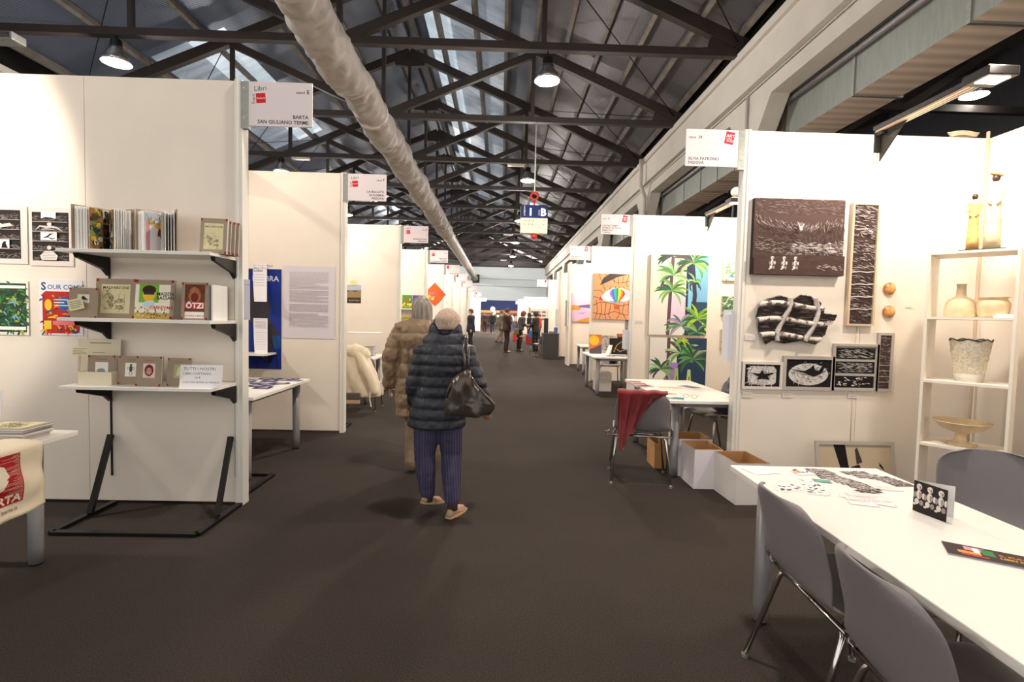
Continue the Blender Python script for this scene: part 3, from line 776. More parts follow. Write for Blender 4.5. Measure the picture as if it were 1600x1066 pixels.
# ================================================================== front left stand: steel foot, shelves, books
YW = 3.66
t = thing('floor_frame', 'black steel floor frame with two leaning struts bracing the book shelf wall', 'foot', (0, 0, 0))
m = MB(); fl = (-2.72, 3.13); fr = (-1.84, 3.13); br = (-1.84, 3.64); bl = (-2.72, 3.64)
for a, b in ((fl, fr), (fr, br), (bl, fl)):
    q = MB(); q.bar((a[0], a[1], .012), (b[0], b[1], .012), .042, .022); q.build('floor_bar', M_black, t)
for x in (-2.70, -1.865):
    q = MB(); q.bar((x, 3.40, .025), (x-.03, 3.63, .50), .032, .03); q.build('strut', M_black, t)
t = thing('floor_frame', 'black steel floor foot under the blue poster stand, just past the book shelf wall', 'foot', (0, 0, 0))
for a, b in (((-1.9, 3.75), (-1.9, 4.32)), ((-1.9, 4.32), (-2.4, 4.32)), ((-2.4, 3.75), (-2.4, 4.32))):
    q = MB(); q.bar((a[0], a[1], .012), (b[0], b[1], .012), .035, .022); q.build('floor_bar', M_black, t)
t = thing('floor_frame', 'small black steel foot at the end of the long text sheet wall', 'foot', (0, 0, 0))
q = MB(); q.bar((-1.86, 6.04, .012), (-1.86, 6.4, .012), .035, .022); q.bar((-1.86, 6.4, .012), (-2.3, 6.4, .012), .035, .022); q.build('floor_bar', M_black, t)
for k, x in enumerate((-2.745, -1.872)):
    m = MB(); m.box(x-.006, YW-.006, .2, x+.006, YW+.001, 1.78)
    o = m.build('slotted_rail', M_black); tag(o, 'thin black slotted rail on the shelf wall, %s' % ['left', 'right'][k], 'rail')
SH = [(1.765, 'top'), (1.325, 'middle'), (.885, 'lowest')]
for z, n in SH:
    t = thing('wall_shelf', 'white bracketed wall shelf on the left stand wall, %s of three' % n, 'shelf', (-2.33, YW, z), 0, 'bracketed wall shelves')
    m = MB(); m.box(-.50, -.335, -.022, .465, -.008, 0); m.build('board', [M_white], t, bevel=.002)
    for x in (-.415, .458):
        m = MB(); m.prism([(-.012, -.15), (-.012, -.024), (-.29, -.024), (-.28, -.05), (-.06, -.11)], x-.014, x+.014, 'X'); m.build('bracket', M_black, t)

KRAFT = (158, 142, 122)
def squiggle(a, x0, y0, x1, y1, n, col, rnd, wd=.0016):
    for i in range(n):
        x = rnd.uniform(x0, x1); y = rnd.uniform(y0, y1); pts = [(x, y)]; an = rnd.uniform(0, 6.28)
        for k in range(6):
            an += rnd.gauss(0, .7); x += math.cos(an)*(x1-x0)*.07; y += math.sin(an)*(x1-x0)*.07
            x = min(max(x, x0), x1); y = min(max(y, y0), y1); pts.append((x, y))
        a.line(pts, wd, col)
def animals(a, x, y, s, rnd):
    """three sketched hares leaping"""
    for cx, cy, an, L in ((.2, .78, -.5, .4), (.3, .5, -.9, .35), (.62, .42, .5, .34), (.68, .2, .2, .28)):
        body = (186, 176, 138); c, sn = math.cos(an), math.sin(an)
        a.leaf(x+s*cx*.9, y+s*cy, an, s*L, s*.17, (72, 62, 48), .5, 6); a.leaf(x+s*(cx+.01)*.9, y+s*cy, an, s*L*.94, s*.13, body, .5, 6)
        a.line([(x+s*cx*.9, y+s*cy), (x+s*(cx-.08)*.9, y+s*(cy-.09))], s*.03, (92, 82, 62)); a.line([(x+s*(cx+L*.6*c)*.9, y+s*(cy+L*.6*sn)), (x+s*(cx+L*.7*c+.06)*.9, y+s*(cy+L*.6*sn-.1))], s*.03, (92, 82, 62)); a.leaf(x+s*(cx+.03)*.9, y+s*(cy+.03), an+2.4, s*.12, s*.035, (72, 62, 48), .2, 3)
    for cx, cy, r in ():
        pts = [(x+s*(cx+r*math.cos(q)*(1+.3*math.sin(3*q)))*.9, y+s*(cy+r*.6*math.sin(q))) for q in [i*.45 for i in range(15)]]
        a.line(pts, s*.022, (70, 60, 45))
        a.circ(x+s*cx*.9, y+s*cy, s*r*.45, s*r*.25, (150, 140, 110), 10)
    squiggle(a, x, y, x+s*.9, y+s, 16, (80, 70, 55), rnd, s*.012)
def cover_art(kind, w, h, seed=1):
    r = random.Random(seed); a = Art(w, h, KRAFT)
    red = (150, 40, 40)
    for px, py in ((.0, .93), (.93, .93), (.0, .0), (.93, .0)): a.rect(px*w, py*h, (px+.07)*w, (py+.07)*h, red)
    if kind == 'mauv':
        a.rect(.14*w, .12*h, .86*w, .86*h, (216, 208, 166)); a.text('MAUVERTONE', .5*w, .74*h, .10*w, (50, 45, 40), 'C', bold=.01)
        animals(a, .17*w, .15*h, .62*w, r)
    elif kind == 'sun':
        a.rect(.0, .0, w*.92, .88*h, (238, 232, 215)); a.rect(.1*w, .42*h, .62*w, .88*h, (120, 178, 60)); a.rect(.0, .0, w*.92, .16*h, (196, 170, 90))
        a.circ(.36*w, .64*h, .17*w, .2*h, (235, 190, 40)); a.circ(.36*w, .74*h, .18*w, .12*h, (60, 36, 26)); a.rect(.22*w, .62*h, .5*w, .69*h, (38, 50, 84))
        a.poly([(.2*w, .3*h), (.52*w, .3*h), (.5*w, .48*h), (.26*w, .46*h)], (205, 215, 225))
        a.text('MASIEN', .56*w, .60*h, .13*w, (40, 34, 36), bold=.02); a.text('BASSAN', .56*w, .50*h, .13*w, (40, 34, 36), bold=.02)
        a.text('CARNEVALE', .4*w, .26*h, .11*w, (190, 40, 40), bold=.03)
        for i in range(70): a.circ(r.uniform(0, .9)*w, r.uniform(0, .3)*h, .02*w, .02*w, r.choice([(220, 180, 60), (60, 110, 60), (190, 60, 50), (90, 80, 60), (230, 225, 210)]), 6)
    elif kind == 'otzi':
        a.rect(.12*w, .05*h, .9*w, .95*h, (110, 62, 44)); a.circ(.5*w, .66*h, .24*w, .22*h, (176, 112, 76)); a.circ(.5*w, .60*h, .15*w, .13*h, (120, 50, 36))
        a.rect(.12*w, .3*h, .9*w, .48*h, (186, 60, 48)); a.text('ÖTZI', .51*w, .32*h, .30*w, W_, 'C', bold=.04)
        a.rect(.14*w, .05*h, .88*w, .22*h, (238, 232, 225)); a.text('UN ANNO E MEZZO', .51*w, .09*h, .085*w, (170, 40, 36), 'C', bold=.02)
        squiggle(a, .15*w, .5*h, .88*w, .93*h, 10, (60, 34, 26), r, w*.012)
    elif kind == 'note':
        a.rect(.3*w, .5*h, .72*w, .78*h, (226, 220, 205)); a.poly([(.36*w, .62*h), (.5*w, .74*h), (.7*w, .58*h), (.55*w, .6*h)], (50, 44, 44))
        a.text('LA PROSSIMA', .5*w, .84*h, .06*w, red, 'C')
    else:
        a.text('CRONACHE', .5*w, .84*h, .07*w, red, 'C'); a.rect(.28*w, .28*h, .76*w, .76*h, {'frog': (232, 230, 220), 'face': (222, 205, 195), 'map': (170, 178, 140), 'bw': (235, 233, 230)}[kind])
        if kind == 'frog':
            a.circ(.52*w, .55*h, .07*w, .11*h, (60, 80, 60)); a.circ(.52*w, .68*h, .05*w, .04*h, (60, 80, 60))
            for s in (-1, 1): a.line([(.52*w, .62*h), ((.52+s*.13)*w, .6*h), ((.52+s*.12)*w, .52*h)], .02*w, (60, 80, 60)); a.line([(.52*w, .46*h), ((.52+s*.07)*w, .4*h), ((.52+s*.03)*w, .32*h)], .02*w, (60, 80, 60))
        elif kind == 'face':
            a.circ(.52*w, .53*h, .18*w, .2*h, (120, 40, 44)); a.circ(.52*w, .5*h, .11*w, .12*h, (200, 150, 130)); a.circ(.47*w, .53*h, .02*w, .02*w, K_); a.circ(.57*w, .53*h, .02*w, .02*w, K_)
        elif kind == 'map': a.poly([(.4*w, .35*h), (.6*w, .4*h), (.66*w, .6*h), (.5*w, .7*h), (.42*w, .55*h)], (226, 214, 150)); squiggle(a, .3*w, .3*h, .74*w, .74*h, 8, (70, 100, 80), r, .001)
        else: a.circ(.5*w, .45*h, .16*w, .1*h, (150, 150, 150)); a.rect(.28*w, .28*h, .76*w, .42*h, (110, 108, 104))
    return a
def standing_book(label, x, y, z, w, h, kind, th=.02, rz=0, tilt=.12, seed=1, cat='book', group='kraft covered books', extra=0):
    t = thing('book', label, cat, (x, y, z), group=group, rot=(-tilt, 0, rz))
    m = MB(); m.box(0, 0, 0, w, .002, h); m.box(0, th, 0, w, th+.002, h); m.box(0, 0, 0, .002, th+.002, h); m.build('cover', M_kraft, t)
    m = MB(); m.box(.003, .0025, .002, w-.003, th-.0005, h-.003); m.build('pages', M_pages, t)
    cover_art(kind, w, h, seed).build('cover_print', t, (0, -.0005, 0))
    return t
def comic_page(w, h, seed, pal, cols=2, rows=3, big=None):
    r = random.Random(seed); a = Art(w, h, (235, 228, 215)); g = .02*w
    if big:
        a.rect(g, g, w-g, h-g, (222, 160, 168))
        a.circ(.42*w, .68*h, .12*w, .1*h, (236, 196, 60)); a.poly([(.3*w, .4*h), (.6*w, .42*h), (.62*w, .6*h), (.34*w, .62*h)], (130, 60, 44)); a.poly([(.36*w, .4*h), (.58*w, .41*h), (.52*w, .08*h), (.4*w, .08*h), (.42*w, .3*h)], (40, 100, 170))
        a.line([(.34*w, .6*h), (.12*w, .72*h), (.16*w, .86*h)], .05*w, (236, 196, 60)); a.line([(.6*w, .58*h), (.84*w, .62*h)], .05*w, (236, 196, 60))
        a.rect(.0, .75*h, .26*w, .98*h, (190, 205, 215)); a.rect(.56*w, .03*h, .9*w, .16*h, (60, 46, 60)); squiggle(a, .02*w, .7*h, .6*w, .98*h, 14, (60, 50, 80), r, .002)
        return a
    for i in range(cols):
        for j in range(rows):
            x0 = g+i*(w-g)/cols; x1 = (i+1)*(w-g)/cols; y0 = g+j*(h-g)/rows; y1 = (j+1)*(h-g)/rows
            a.rect(x0, y0, x1, y1, r.choice(pal))
            for q in range(9):
                cx, cy = r.uniform(x0, x1), r.uniform(y0, y1); rr = r.uniform(.05, .16)*w
                a.poly([(min(max(cx+rr*math.cos(k*1.05)*r.uniform(.5, 1), x0), x1), min(max(cy+rr*math.sin(k*1.05)*r.uniform(.5, 1), y0), y1)) for k in range(6)], r.choice(pal))
            for q in range(5): a.line([(r.uniform(x0, x1), r.uniform(y0, y1)) for _ in range(3)], .0016, r.choice([K_, (60, 50, 40)]))
    return a
def open_book(label, x, y, z, L, h, seed, a_in, a_out, nl, nr, big=False, mid=0.0):
    """standing open book, spine at (x,y) near the wall, pages fan towards the viewer"""
    r = random.Random(seed); t = thing('open_book', label, 'book', (x, y, z), group='open comic books on the top shelf')
    pal = [(60, 70, 50), (196, 170, 60), (230, 225, 210), (90, 30, 30), (120, 140, 70), (40, 50, 60), (150, 110, 60)] if not big else [(60, 40, 80), (170, 90, 110), (60, 60, 140), (90, 40, 60)]
    def sheet(ang, th, LL, hh, mt, name):
        m = MB(); n = 6; rings = []
        for i in range(n+1):
            f = i/n; px = math.sin(ang)*LL*f + .02*math.sin(PI*f)*math.cos(ang)*(-1 if ang > 0 else 1); py = -math.cos(ang)*LL*f
            nx, ny = math.cos(ang)*th/2, math.sin(ang)*th/2
            rings.append([(px-nx, py-ny, 0), (px+nx, py+ny, 0), (px+nx, py+ny, hh), (px-nx, py-ny, hh)])
        m.loft(rings); return m.build(name, mt, t)
    for s, nn in ((-1, nl), (1, nr)):
        for i in range(nn):
            f = i/max(1, nn-1); ang = mid + s*(a_in+(a_out-a_in)*f)
            if i == nn-1: sheet(ang, .004, L*1.03, h*1.03, M_kraft, 'cover')
            else: sheet(ang, .0022+.004*r.random(), L*r.uniform(.93, 1), h*r.uniform(.965, 1.0), M_paper, 'page')
        a = comic_page(L*.95, h*.97, seed+s, pal, 2, 3, big if s < 0 else False)
        ang = mid + s*a_in*.93
        if s < 0: # page's art faces +x side : starts at outer edge
            def warp(p, ang=ang):
                d = L*.95-p[0]; f = d/L; return (math.sin(ang)*d + .02*math.sin(PI*f)*math.cos(ang) + math.cos(ang)*(.002-p[1]), -math.cos(ang)*d + math.sin(ang)*(.002-p[1]), p[2]+.003)
        else:
            def warp(p, ang=ang):
                d = p[0]; f = d/L; return (math.sin(ang)*d - .02*math.sin(PI*f)*math.cos(ang) - math.cos(ang)*(.002-p[1]), -math.cos(ang)*d - math.sin(ang)*(.002-p[1]), p[2]+.003)
        a.build('page_print', t, warp=warp)
    return t
zt = 1.765
open_book('standing open comic book fanned wide, panels of green and yellow, left on the top shelf', P(173, 380, y=3.6).x, 3.60, zt, .215, .285, 3, R(21), R(50), 7, 10, mid=R(22))
open_book('open comic book with a yellow figure on a pink page, centre of the top shelf', P(277, 380, y=3.62).x, 3.62, zt, .225, .275, 8, R(18), R(40), 6, 6, big=True, mid=R(-8))
standing_book('kraft covered book with sketched animals, front of the row right on the top shelf', -1.985, 3.42, zt, .165, .235, 'mauv', .03, 0.1)
for k in range(3):
    standing_book('kraft book behind the sketched animals cover on the top shelf, %s back' % ['first', 'second', 'third'][k], -1.945+.012*k, 3.46+.03*k, zt, .13, .225, 'bw', .02, .1)
zm = 1.325
standing_book('kraft book with a small cream note slip, left end of the middle shelf', -2.845+.05, 3.37, zm, .165, .195, 'note', .012, .12, .1)
a = Art(.09, .07, (226, 218, 176)); a.lines(.01, .01, .08, .06, 4, (90, 90, 110), rnd, .3)
o = a.build('note_slip', None, (-2.77, 3.355, zm+.04), (0, -.25, .1)); tag(o, 'small cream note slip stuck on the leftmost middle shelf book', 'note')
standing_book('large kraft book with sketched animals cover on the middle shelf', -2.715, 3.48, zm, .26, .265, 'mauv', .02, 0.03, .1, seed=4)
standing_book('colourful book with a yellow face in blue sunglasses on the middle shelf', -2.44, 3.46, zm, .255, .262, 'sun', .02, -.03, .1)
standing_book('dark brown book titled OTZI on the middle shelf', -2.12, 3.44, zm, .165, .25, 'otzi', .05, .06, .08)
for k in range(6):
    m = MB(); m.box(-1.955+k*.008, 3.50-.012*k, zm, -1.949+k*.008, 3.62, zm+.24-.001*k)
    tag(m.build('booklet', M_paper), 'thin white upright booklet right of the OTZI book, %s from the left' % ['first', 'second', 'third', 'fourth', 'fifth', 'sixth'][k], 'booklet', 'white booklets on the middle shelf')
zl = .885
a = Art(.29, .29, (214, 205, 182)); a.lines(.08, .255, .25, .27, 1, (120, 110, 90), rnd); a.lines(.1, .19, .2, .2, 1, (130, 120, 100), rnd)
t = thing('backing_board', 'large plain cream board standing behind the boxed card on the lowest shelf', 'board', (-2.93, 3.60, zl), rot=(-.06, 0, 0))
m = MB(); m.box(0, 0, 0, .29, .004, .29); m.build('board', mat('cream_board', (214, 205, 182), .8), t); a.build('print', t, (0, -.001, 0))
t = thing('price_note', 'small yellow handwritten note at the left end of the lowest shelf', 'note', (-2.815, 3.42, zl+.19), rot=(-.1, 0, 0))
a = Art(.1, .055, (224, 214, 168)); a.lines(.006, .006, .094, .05, 4, (80, 80, 110), rnd, .3); a.build('note_paper', t)
m = MB(); m.box(0.04, .002, -.19, .055, .004, .01); m.build('stick', M_wood, t)
standing_book('kraft book in a cream slip box on the lowest shelf', -2.745, 3.45, zl, .17, .19, 'bw', .03, .05, .08)
t = thing('slip_box', 'cream cardboard slip box around the leftmost book of the lowest shelf', 'box', (-2.765, 3.40, zl), .05)
m = MB(); m.box(0, 0, 0, .21, .004, .085); m.box(0, .004, 0, .004, .07, .085); m.box(.206, .004, 0, .21, .07, .085); m.box(.004, .004, 0, .206, .07, .003); m.build('box_body', mat('cream_card', (225, 216, 190), .8), t)
standing_book('small kraft book with a dark green frog figure on the lowest shelf', -2.545, 3.45, zl, .155, .19, 'frog', .012, .02, .1)
standing_book('small kraft book with a dark red face on the lowest shelf', -2.395, 3.40, zl, .165, .195, 'face', .02, -.02, .1)
standing_book('small kraft book with a green map beside the handwritten sign', -2.21, 3.43, zl, .15, .185, 'map', .012, 0, .1)
t = thing('handwritten_sign', 'white handwritten card sign at the front right of the lowest shelf', 'sign', (-2.085, 3.36, zl), rot=(-.14, 0, 0.05))
a = Art(.265, .15, (236, 234, 236)); ink = (60, 56, 66)
a.text('TUTTI I NOSTRI', .02, .115, .026, ink, sx=1.1); a.text('LIBRI COSTANO', .02, .085, .022, ink, sx=1.1); a.text('10 €', .09, .058, .022, ink); a.text('CON UNA BORSA IN REGALO', .02, .03, .017, ink)
a.build('print', t, (0, -.001, 0)); m = MB(); m.box(0, 0, 0, .265, .002, .15); m.build('card', M_paper, t)

# posters on the shelf wall
def poster(label, a, x, z, y=YW, cat='poster', face='-Y', th=.0012, tilt=0, name='poster', curl=False):
    """print hung on a wall; (x, z) lower left corner"""
    loc = {'-Y': (x, y-.006, z), '-X': (y-.006, x, z), '+X': (y+.006, x, z)}[face]
    t = thing(name, label, cat, loc, FACE[face])
    m = MB(); m.box(0, 0, 0, a.w, th, a.h); m.build('sheet', M_paper, t); a.build('print', t, (0, 0, 0)); return t
def landscape(a, x0, y0, x1, y1, rnd, rows=5):
    a.rect(x0, y0, x1, y1, (38, 31, 31)); w, h = x1-x0, y1-y0
    for j in range(rows):
        yb = y0+h*j/rows; yt = y0+h*(j+1)/rows; H = yt-yb
        for q in range(150):
            cx = rnd.uniform(x0, x1-w*.06); u = (cx-x0)/w
            hill = yb+H*(.35+.3*abs(math.sin(u*5+j*1.7))); cy = rnd.uniform(yb+.003, hill)
            L = w*rnd.uniform(.03, .08); dy = -L*.5*math.cos(u*5+j*1.7)
            a.line([(cx, cy), (min(cx+L, x1), min(max(cy+dy, yb+.001), yt-.001))], .0011, rnd.choice([(150, 140, 136), (188, 180, 176), (112, 102, 98)]))
    for j in range(1, rows): a.rect(x0, y0+h*j/rows-.0012, x1, y0+h*j/rows+.0012, (226, 216, 212))
r2 = random.Random(11)
a = Art(.30, .40, (226, 216, 212)); landscape(a, .02, .035, .255, .37, r2); a.poly([(.03, .255), (.06, .28), (.11, .285), (.14, .27), (.19, .28), (.21, .262), (.15, .25), (.1, .242), (.06, .245)], (222, 214, 210)); a.poly([(.11, .105), (.185, .105), (.185, .165), (.11, .165)], W_); a.poly([(.13, .107), (.135, .135), (.15, .155), (.165, .15), (.16, .14), (.175, .107)], K_); poster('black and white woodcut comic poster at the left edge of the frame', a, P(45, 413, y=YW).x-.30, P(45, 413, y=YW).z)
a = Art(.30, .40, (226, 216, 212)); landscape(a, .02, .035, .27, .37, r2)
a.poly([(.09, .325), (.19, .325), (.19, .37), (.09, .37)], W_); a.poly([(.09, .325), (.12, .335), (.16, .332), (.19, .325)], K_); a.circ(.145, .287, .016, .012, (222, 216, 212)); a.line([(.05, .245), (.08, .272), (.12, .268), (.16, .27), (.2, .262), (.235, .24)], .014, (214, 208, 204), True); a.line([(.09, .25), (.13, .255), (.18, .25)], .008, (214, 208, 204), True); a.rect(.085, .176, .195, .232, W_); a.line([(.1, .19), (.13, .2), (.15, .218), (.175, .222)], .012, K_, True); a.line([(.13, .2), (.16, .186), (.185, .192)], .008, K_, True); a.poly([(.09, .04), (.19, .04), (.2, .07), (.17, .1), (.11, .1), (.08, .07)], (226, 220, 216)); [a.rect(.095, .047+.011*i, .185, .0485+.011*i, (70, 60, 58)) for i in range(5)]; a.circ(.142, .125, .016, .014, (220, 214, 210))
poster('black and white woodcut comic poster with a white figure, beside the top shelf', a, P(48, 415, y=YW).x, P(48, 415, y=YW).z)
a = Art(.27, .38, (230, 226, 216)); a.rect(0, .02, .255, .36, (44, 70, 50))
for q in range(150): a.leaf(r2.uniform(0, .25), r2.uniform(.03, .34), r2.uniform(0, 6.3), r2.uniform(.03, .08), .014, r2.choice([(52, 110, 66), (80, 130, 60), (160, 176, 70), (120, 166, 176), (30, 66, 44), (44, 90, 56), (70, 60, 54)]), .4)
a.rect(0, .325, .25, .345, W_); a.rect(0, .035, .25, .058, W_); poster('green jungle comic poster at the left edge below the woodcut posters', a, P(47, 524, y=YW).x-.27, P(47, 524, y=YW).z)
a = Art(.295, .385, (232, 230, 235)); a.text('S', .012, .315, .075, (40, 70, 120), bold=.03); a.text('OUR COMIC', .055, .32, .045, (70, 110, 160), bold=.02)
a.rrect(.02, .012, .275, .305, .02, (186, 46, 36))
for q in range(70): a.leaf(r2.uniform(.03, .25), r2.uniform(.02, .28), r2.uniform(0, 6.3), r2.uniform(.02, .07), .012, r2.choice([(238, 196, 50), (200, 60, 40), (240, 140, 40), (30, 80, 140), (140, 30, 30)]), .5)
a.rect(.03, .04, .08, .1, (236, 200, 60)); a.rect(.09, .07, .24, .1, (230, 120, 130)); a.circ(.17, .22, .04, .05, (40, 100, 170)); a.circ(.06, .21, .025, .04, (238, 196, 50))
for i in range(3): a.lines(.1, .2+.02*i, .2, .215+.02*i, 1, W_, r2)
poster('red comic poster with yellow figures and blue title behind the middle shelf', a, P(64, 523, y=YW).x, P(64, 523, y=YW).z)

# front left table: stacks of books, standing drawing, tote bag
zt = .705
def flat_book(label, x, y, z, w, d, th, col, rz=0, group=None, printed=None, name='book'):
    t = thing(name, label, 'book', (x, y, z), rz, group)
    m = MB(); m.box(0, 0, 0, w, d, .0016); m.box(0, 0, th-.0016, w, d, th); m.box(0, 0, 0, .0016, d, th); m.build('cover', mat('cover_%d_%d_%d' % col, col, .6), t)
    m = MB(); m.box(.002, .0015, .0018, w-.0015, d-.0015, th-.0018); m.build('pages', M_pages, t)
    if printed: printed.build('cover_print', t, (0, 0, th+.0002), flat=True)
    return t
z = zt
for k in range(5):
    pr = None
    if k == 4:
        pr = Art(.26, .19, (170, 158, 140)); pr.rect(.02, .015, .235, .17, (216, 208, 166)); animals(pr, .05, .02, .15, r2); animals(pr, .09, .03, .13, r2)
    flat_book('kraft covered book in the table stack front left, %s from the top' % ['fifth', 'fourth', 'third', 'second', 'topmost'][k], -2.68+.008*(k % 3), 2.60+.006*k, z, .26, .19, .0125, (160, 146, 128), .06*(k % 2), 'kraft books stacked on the front left table', pr); z += .0128
z = zt
for k in range(4):
    pr = None
    if k == 3: pr = Art(.22, .16, (150, 160, 90)); pr.rect(.05, .04, .2, .14, (190, 205, 60)); squiggle(pr, 0, 0, .22, .16, 14, (60, 60, 50), r2, .002)
    flat_book('thin green covered book in the low stack by the tote bag, %s' % ['bottom', 'second from bottom', 'second from top', 'topmost'][k], -2.72+.01*k, 2.39, z, .22, .16, .007, (150, 156, 110), .1, 'thin books in the low stack', pr); z += .0072
t = thing('standing_drawing', 'small comic drawing sheet standing on the front left table', 'drawing', (-2.95, 2.80, zt), rot=(-.12, 0, .05))
m = MB(); m.box(0, 0, 0, .24, .004, .23); m.build('sheet', M_paper, t); a = Art(.24, .23, (232, 228, 226)); a.rect(.02, .02, .215, .215, (196, 210, 206))
for j in range(4): a.rect(.02, .02+.05*j, .215, .022+.05*j, (90, 60, 50))
for q in range(60): a.line([(r2.uniform(.02, .21), r2.uniform(.02, .21)) for _ in range(2)][:1]+[(r2.uniform(.02, .21), r2.uniform(.02, .21))], .001, r2.choice([(120, 170, 170), (90, 110, 120), (130, 90, 80)])) if q % 2 else a.circ(r2.uniform(.04, .2), r2.uniform(.04, .2), .008, .005, r2.choice([(120, 60, 50), (60, 110, 120)]), 6)
a.build('print', t, (0, -.001, 0))
# tote bag draped over the table end
t = thing('tote_bag', 'cream cotton tote bag with red woodcut print hanging over the table end', 'bag', (-2.335, 2.17, .39))
m = MB(); nu, nv = 28, 30; vs = []; fs = []
def tote(u, v):   # u along +Y 0..1, v up 0..1.25 (past 1 lies on the table)
    y = .46*u; wob = .012*math.sin(u*9+v*3)+.009*math.sin(v*11+u*4)+.008*noise.noise(Vector((u*5, v*5, 0)))
    lowz = -.035*(1-u)
    if v <= 1: return Vector((.012+wob*(1-.7*v)+.012, y-.01*v, lowz*(1-v)+.318*v+.0))
    k = (v-1)/.3; return Vector((.02-.25*k, y-.01, .327+.006*math.sin(k*6+u*5)))
for i in range(nv+1):
    for j in range(nu+1): vs.append(tote(j/nu, i/nv*1.3))
for i in range(nv):
    for j in range(nu):
        q = i*(nu+1)+j; fs.append((q, q+1, q+nu+2, q+nu+1))
m.add(vs, fs); m.build('cloth', mat('cream_cotton', (232, 218, 192), .9, bump=.3, bs=500), t, smooth=True, solid=.004)
a = Art(.46, .32); a.rect(.06, .07, .33, .30, (168, 34, 36)); r3 = random.Random(4)
a.poly([(.2, .13), (.24, .15), (.27, .2), (.25, .25), (.2, .27), (.16, .24), (.17, .17)], (236, 226, 206))
for q in range(34):
    y = .08+.0065*q; a.line([(.065, y), (.065+r3.uniform(.03, .11), y+r3.uniform(-.006, .006))], .0012, (232, 214, 196)); a.line([(.325, y), (.325-r3.uniform(.02, .1), y+r3.uniform(-.006, .006))], .0012, (232, 214, 196))
a.text('BARTA', .32, .078, .052, (240, 228, 210), 'R', bold=.03); a.text('www.barta.it', .31, .035, .026, (130, 50, 46), 'R')
# subdivide the print along the cloth by bending vertices
def wt(p):
    c = tote(p[0]/.46, p[2]/.318); return (c.x+.0045-p[1], c.y, c.z)
fine = Art(.46, .32)
def subdiv(art):
    bm = bmesh.new()
    out = Art(art.w, art.h); out.v = []; out.f = []; out.c = []
    cl = bm.faces.layers.int.new('c'); cols = []
    for f, c in zip(art.f, art.c):
        vs = [bm.verts.new(art.v[i]) for i in f]; fc = bm.faces.new(vs)
        if c not in cols: cols.append(c)
        fc[cl] = cols.index(c)
    for ax, mx in ((0, art.w), (2, art.h)):
        for k in range(1, 22):
            co = [0, 0, 0]; no = [0, 0, 0]; co[ax] = mx*k/22; no[ax] = 1
            bmesh.ops.bisect_plane(bm, geom=bm.verts[:]+bm.edges[:]+bm.faces[:], plane_co=co, plane_no=no)
    bm.verts.index_update()
    for v in bm.verts: out.v.append(tuple(v.co))
    for fc in bm.faces: out.f.append(tuple(v.index for v in fc.verts)); out.c.append(cols[fc[cl]])
    bm.free(); return out
subdiv(a).build('print', t, warp=wt)

# paper strips on the wall end and posters of the second stand
def hung_sheet(label, px0, py0, px1, py1, y, a_fn, curl=.05, rz=0):
    p0, p1 = P(px0, py0, y=y), P(px1, py1, y=y); w, h = p1.x-p0.x, p0.z-p1.z
    a = Art(w, h, (232, 230, 236)); a_fn(a)
    t = thing('hanging_sheet', label, 'paper', (p0.x, y, p1.z), rz)
    wp = lambda p: (p[0]+curl*.8*(1-p[2]/h)**2, p[1]-curl*(1-p[2]/h)**2*(1+.8*p[0]/w), p[2])
    subdiv(a).build('print', t, warp=wp)
    m = MB(); n = 10; vs = []; fs = []
    for i in range(n+1):
        for j in range(2): vs.append(wp((w*j, .0008, h*i/n)))
    for i in range(n): fs.append((i*2, i*2+1, i*2+3, i*2+2))
    m.add(vs, fs); m.build('sheet', M_paper, t, smooth=True); return t
def f1(a):
    for i in range(3): a.text(['NOTIZIE DALLA', 'BALLATA DI', 'ELISBRA'][i], a.w*.05, a.h*(.93-.07*i), .03, (60, 60, 70), bold=.02)
    a.lines(a.w*.05, a.h*.4, a.w*.85, a.h*.75, 5, (150, 150, 165), r2, .15)
def f2(a):
    a.text('REGISTRO', a.w*.1, a.h*.94, .025, (70, 70, 80)); a.lines(a.w*.1, a.h*.72, a.w*.9, a.h*.92, 6, (140, 140, 150), r2, .35); a.lines(a.w*.1, a.h*.15, a.w*.9, a.h*.65, 8, (170, 170, 180), r2, .12)
hung_sheet('upper white notice sheet curling off the stand wall end', 395, 412, 417, 472, 5.90, f1)
hung_sheet('lower white notice sheet curling off the stand wall end', 396, 497, 418, 556, 5.90, f2)
p0, p1 = P(381.5, 437, y=3.64), P(391, 500, y=3.64)
a = Art(p1.x-p0.x, p0.z-p1.z, (216, 212, 222)); a.text('STAND E', .004, a.h*.86, .01, (90, 80, 100)); a.rect(0.002, .005, a.w*.3, .008, (60, 60, 80))
poster('narrow pale label stuck on the stand wall post', a, p0.x, p1.z, 3.642, 'label', name='label')
# blue poster
p0, p1 = P(398, 420, y=5.95), P(440, 577, y=5.95)
a = Art(.42, p0.z-p1.z+.0, (30, 52, 140)); w, h = a.w, a.h
a.text('ELISBRA', w*.93, h*.88, .085, (220, 222, 235), 'R', bold=.02)
a.poly([(w*.2, h*.82), (w*.62, h*.78), (w*.72, h*.62), (w*.66, h*.5), (w*.95, h*.36), (w*.9, h*.2), (w*.72, h*.2), (w*.68, h*.02), (w*.6, h*.02), (w*.56, h*.3), (w*.4, h*.35), (w*.1, h*.5)], (62, 56, 66))
a.poly([(w*.75, h*.33), (w*.97, h*.34), (w*.98, h*.22), (w*.8, h*.2)], (36, 82, 140)); a.line([(w*.7, h*.3), (w*.86, h*.14), (w*.9, 0)], .012, (40, 40, 60)); a.line([(w*.3, h*.35), (w*.36, h*.1), (w*.34, 0)], .012, (40, 40, 60))
poster('tall blue poster lettered BRA with a dark bending figure', a, p1.x-.42, p1.z, 5.95)
p0, p1 = P(443, 415, y=5.95), P(523, 530, y=5.95)
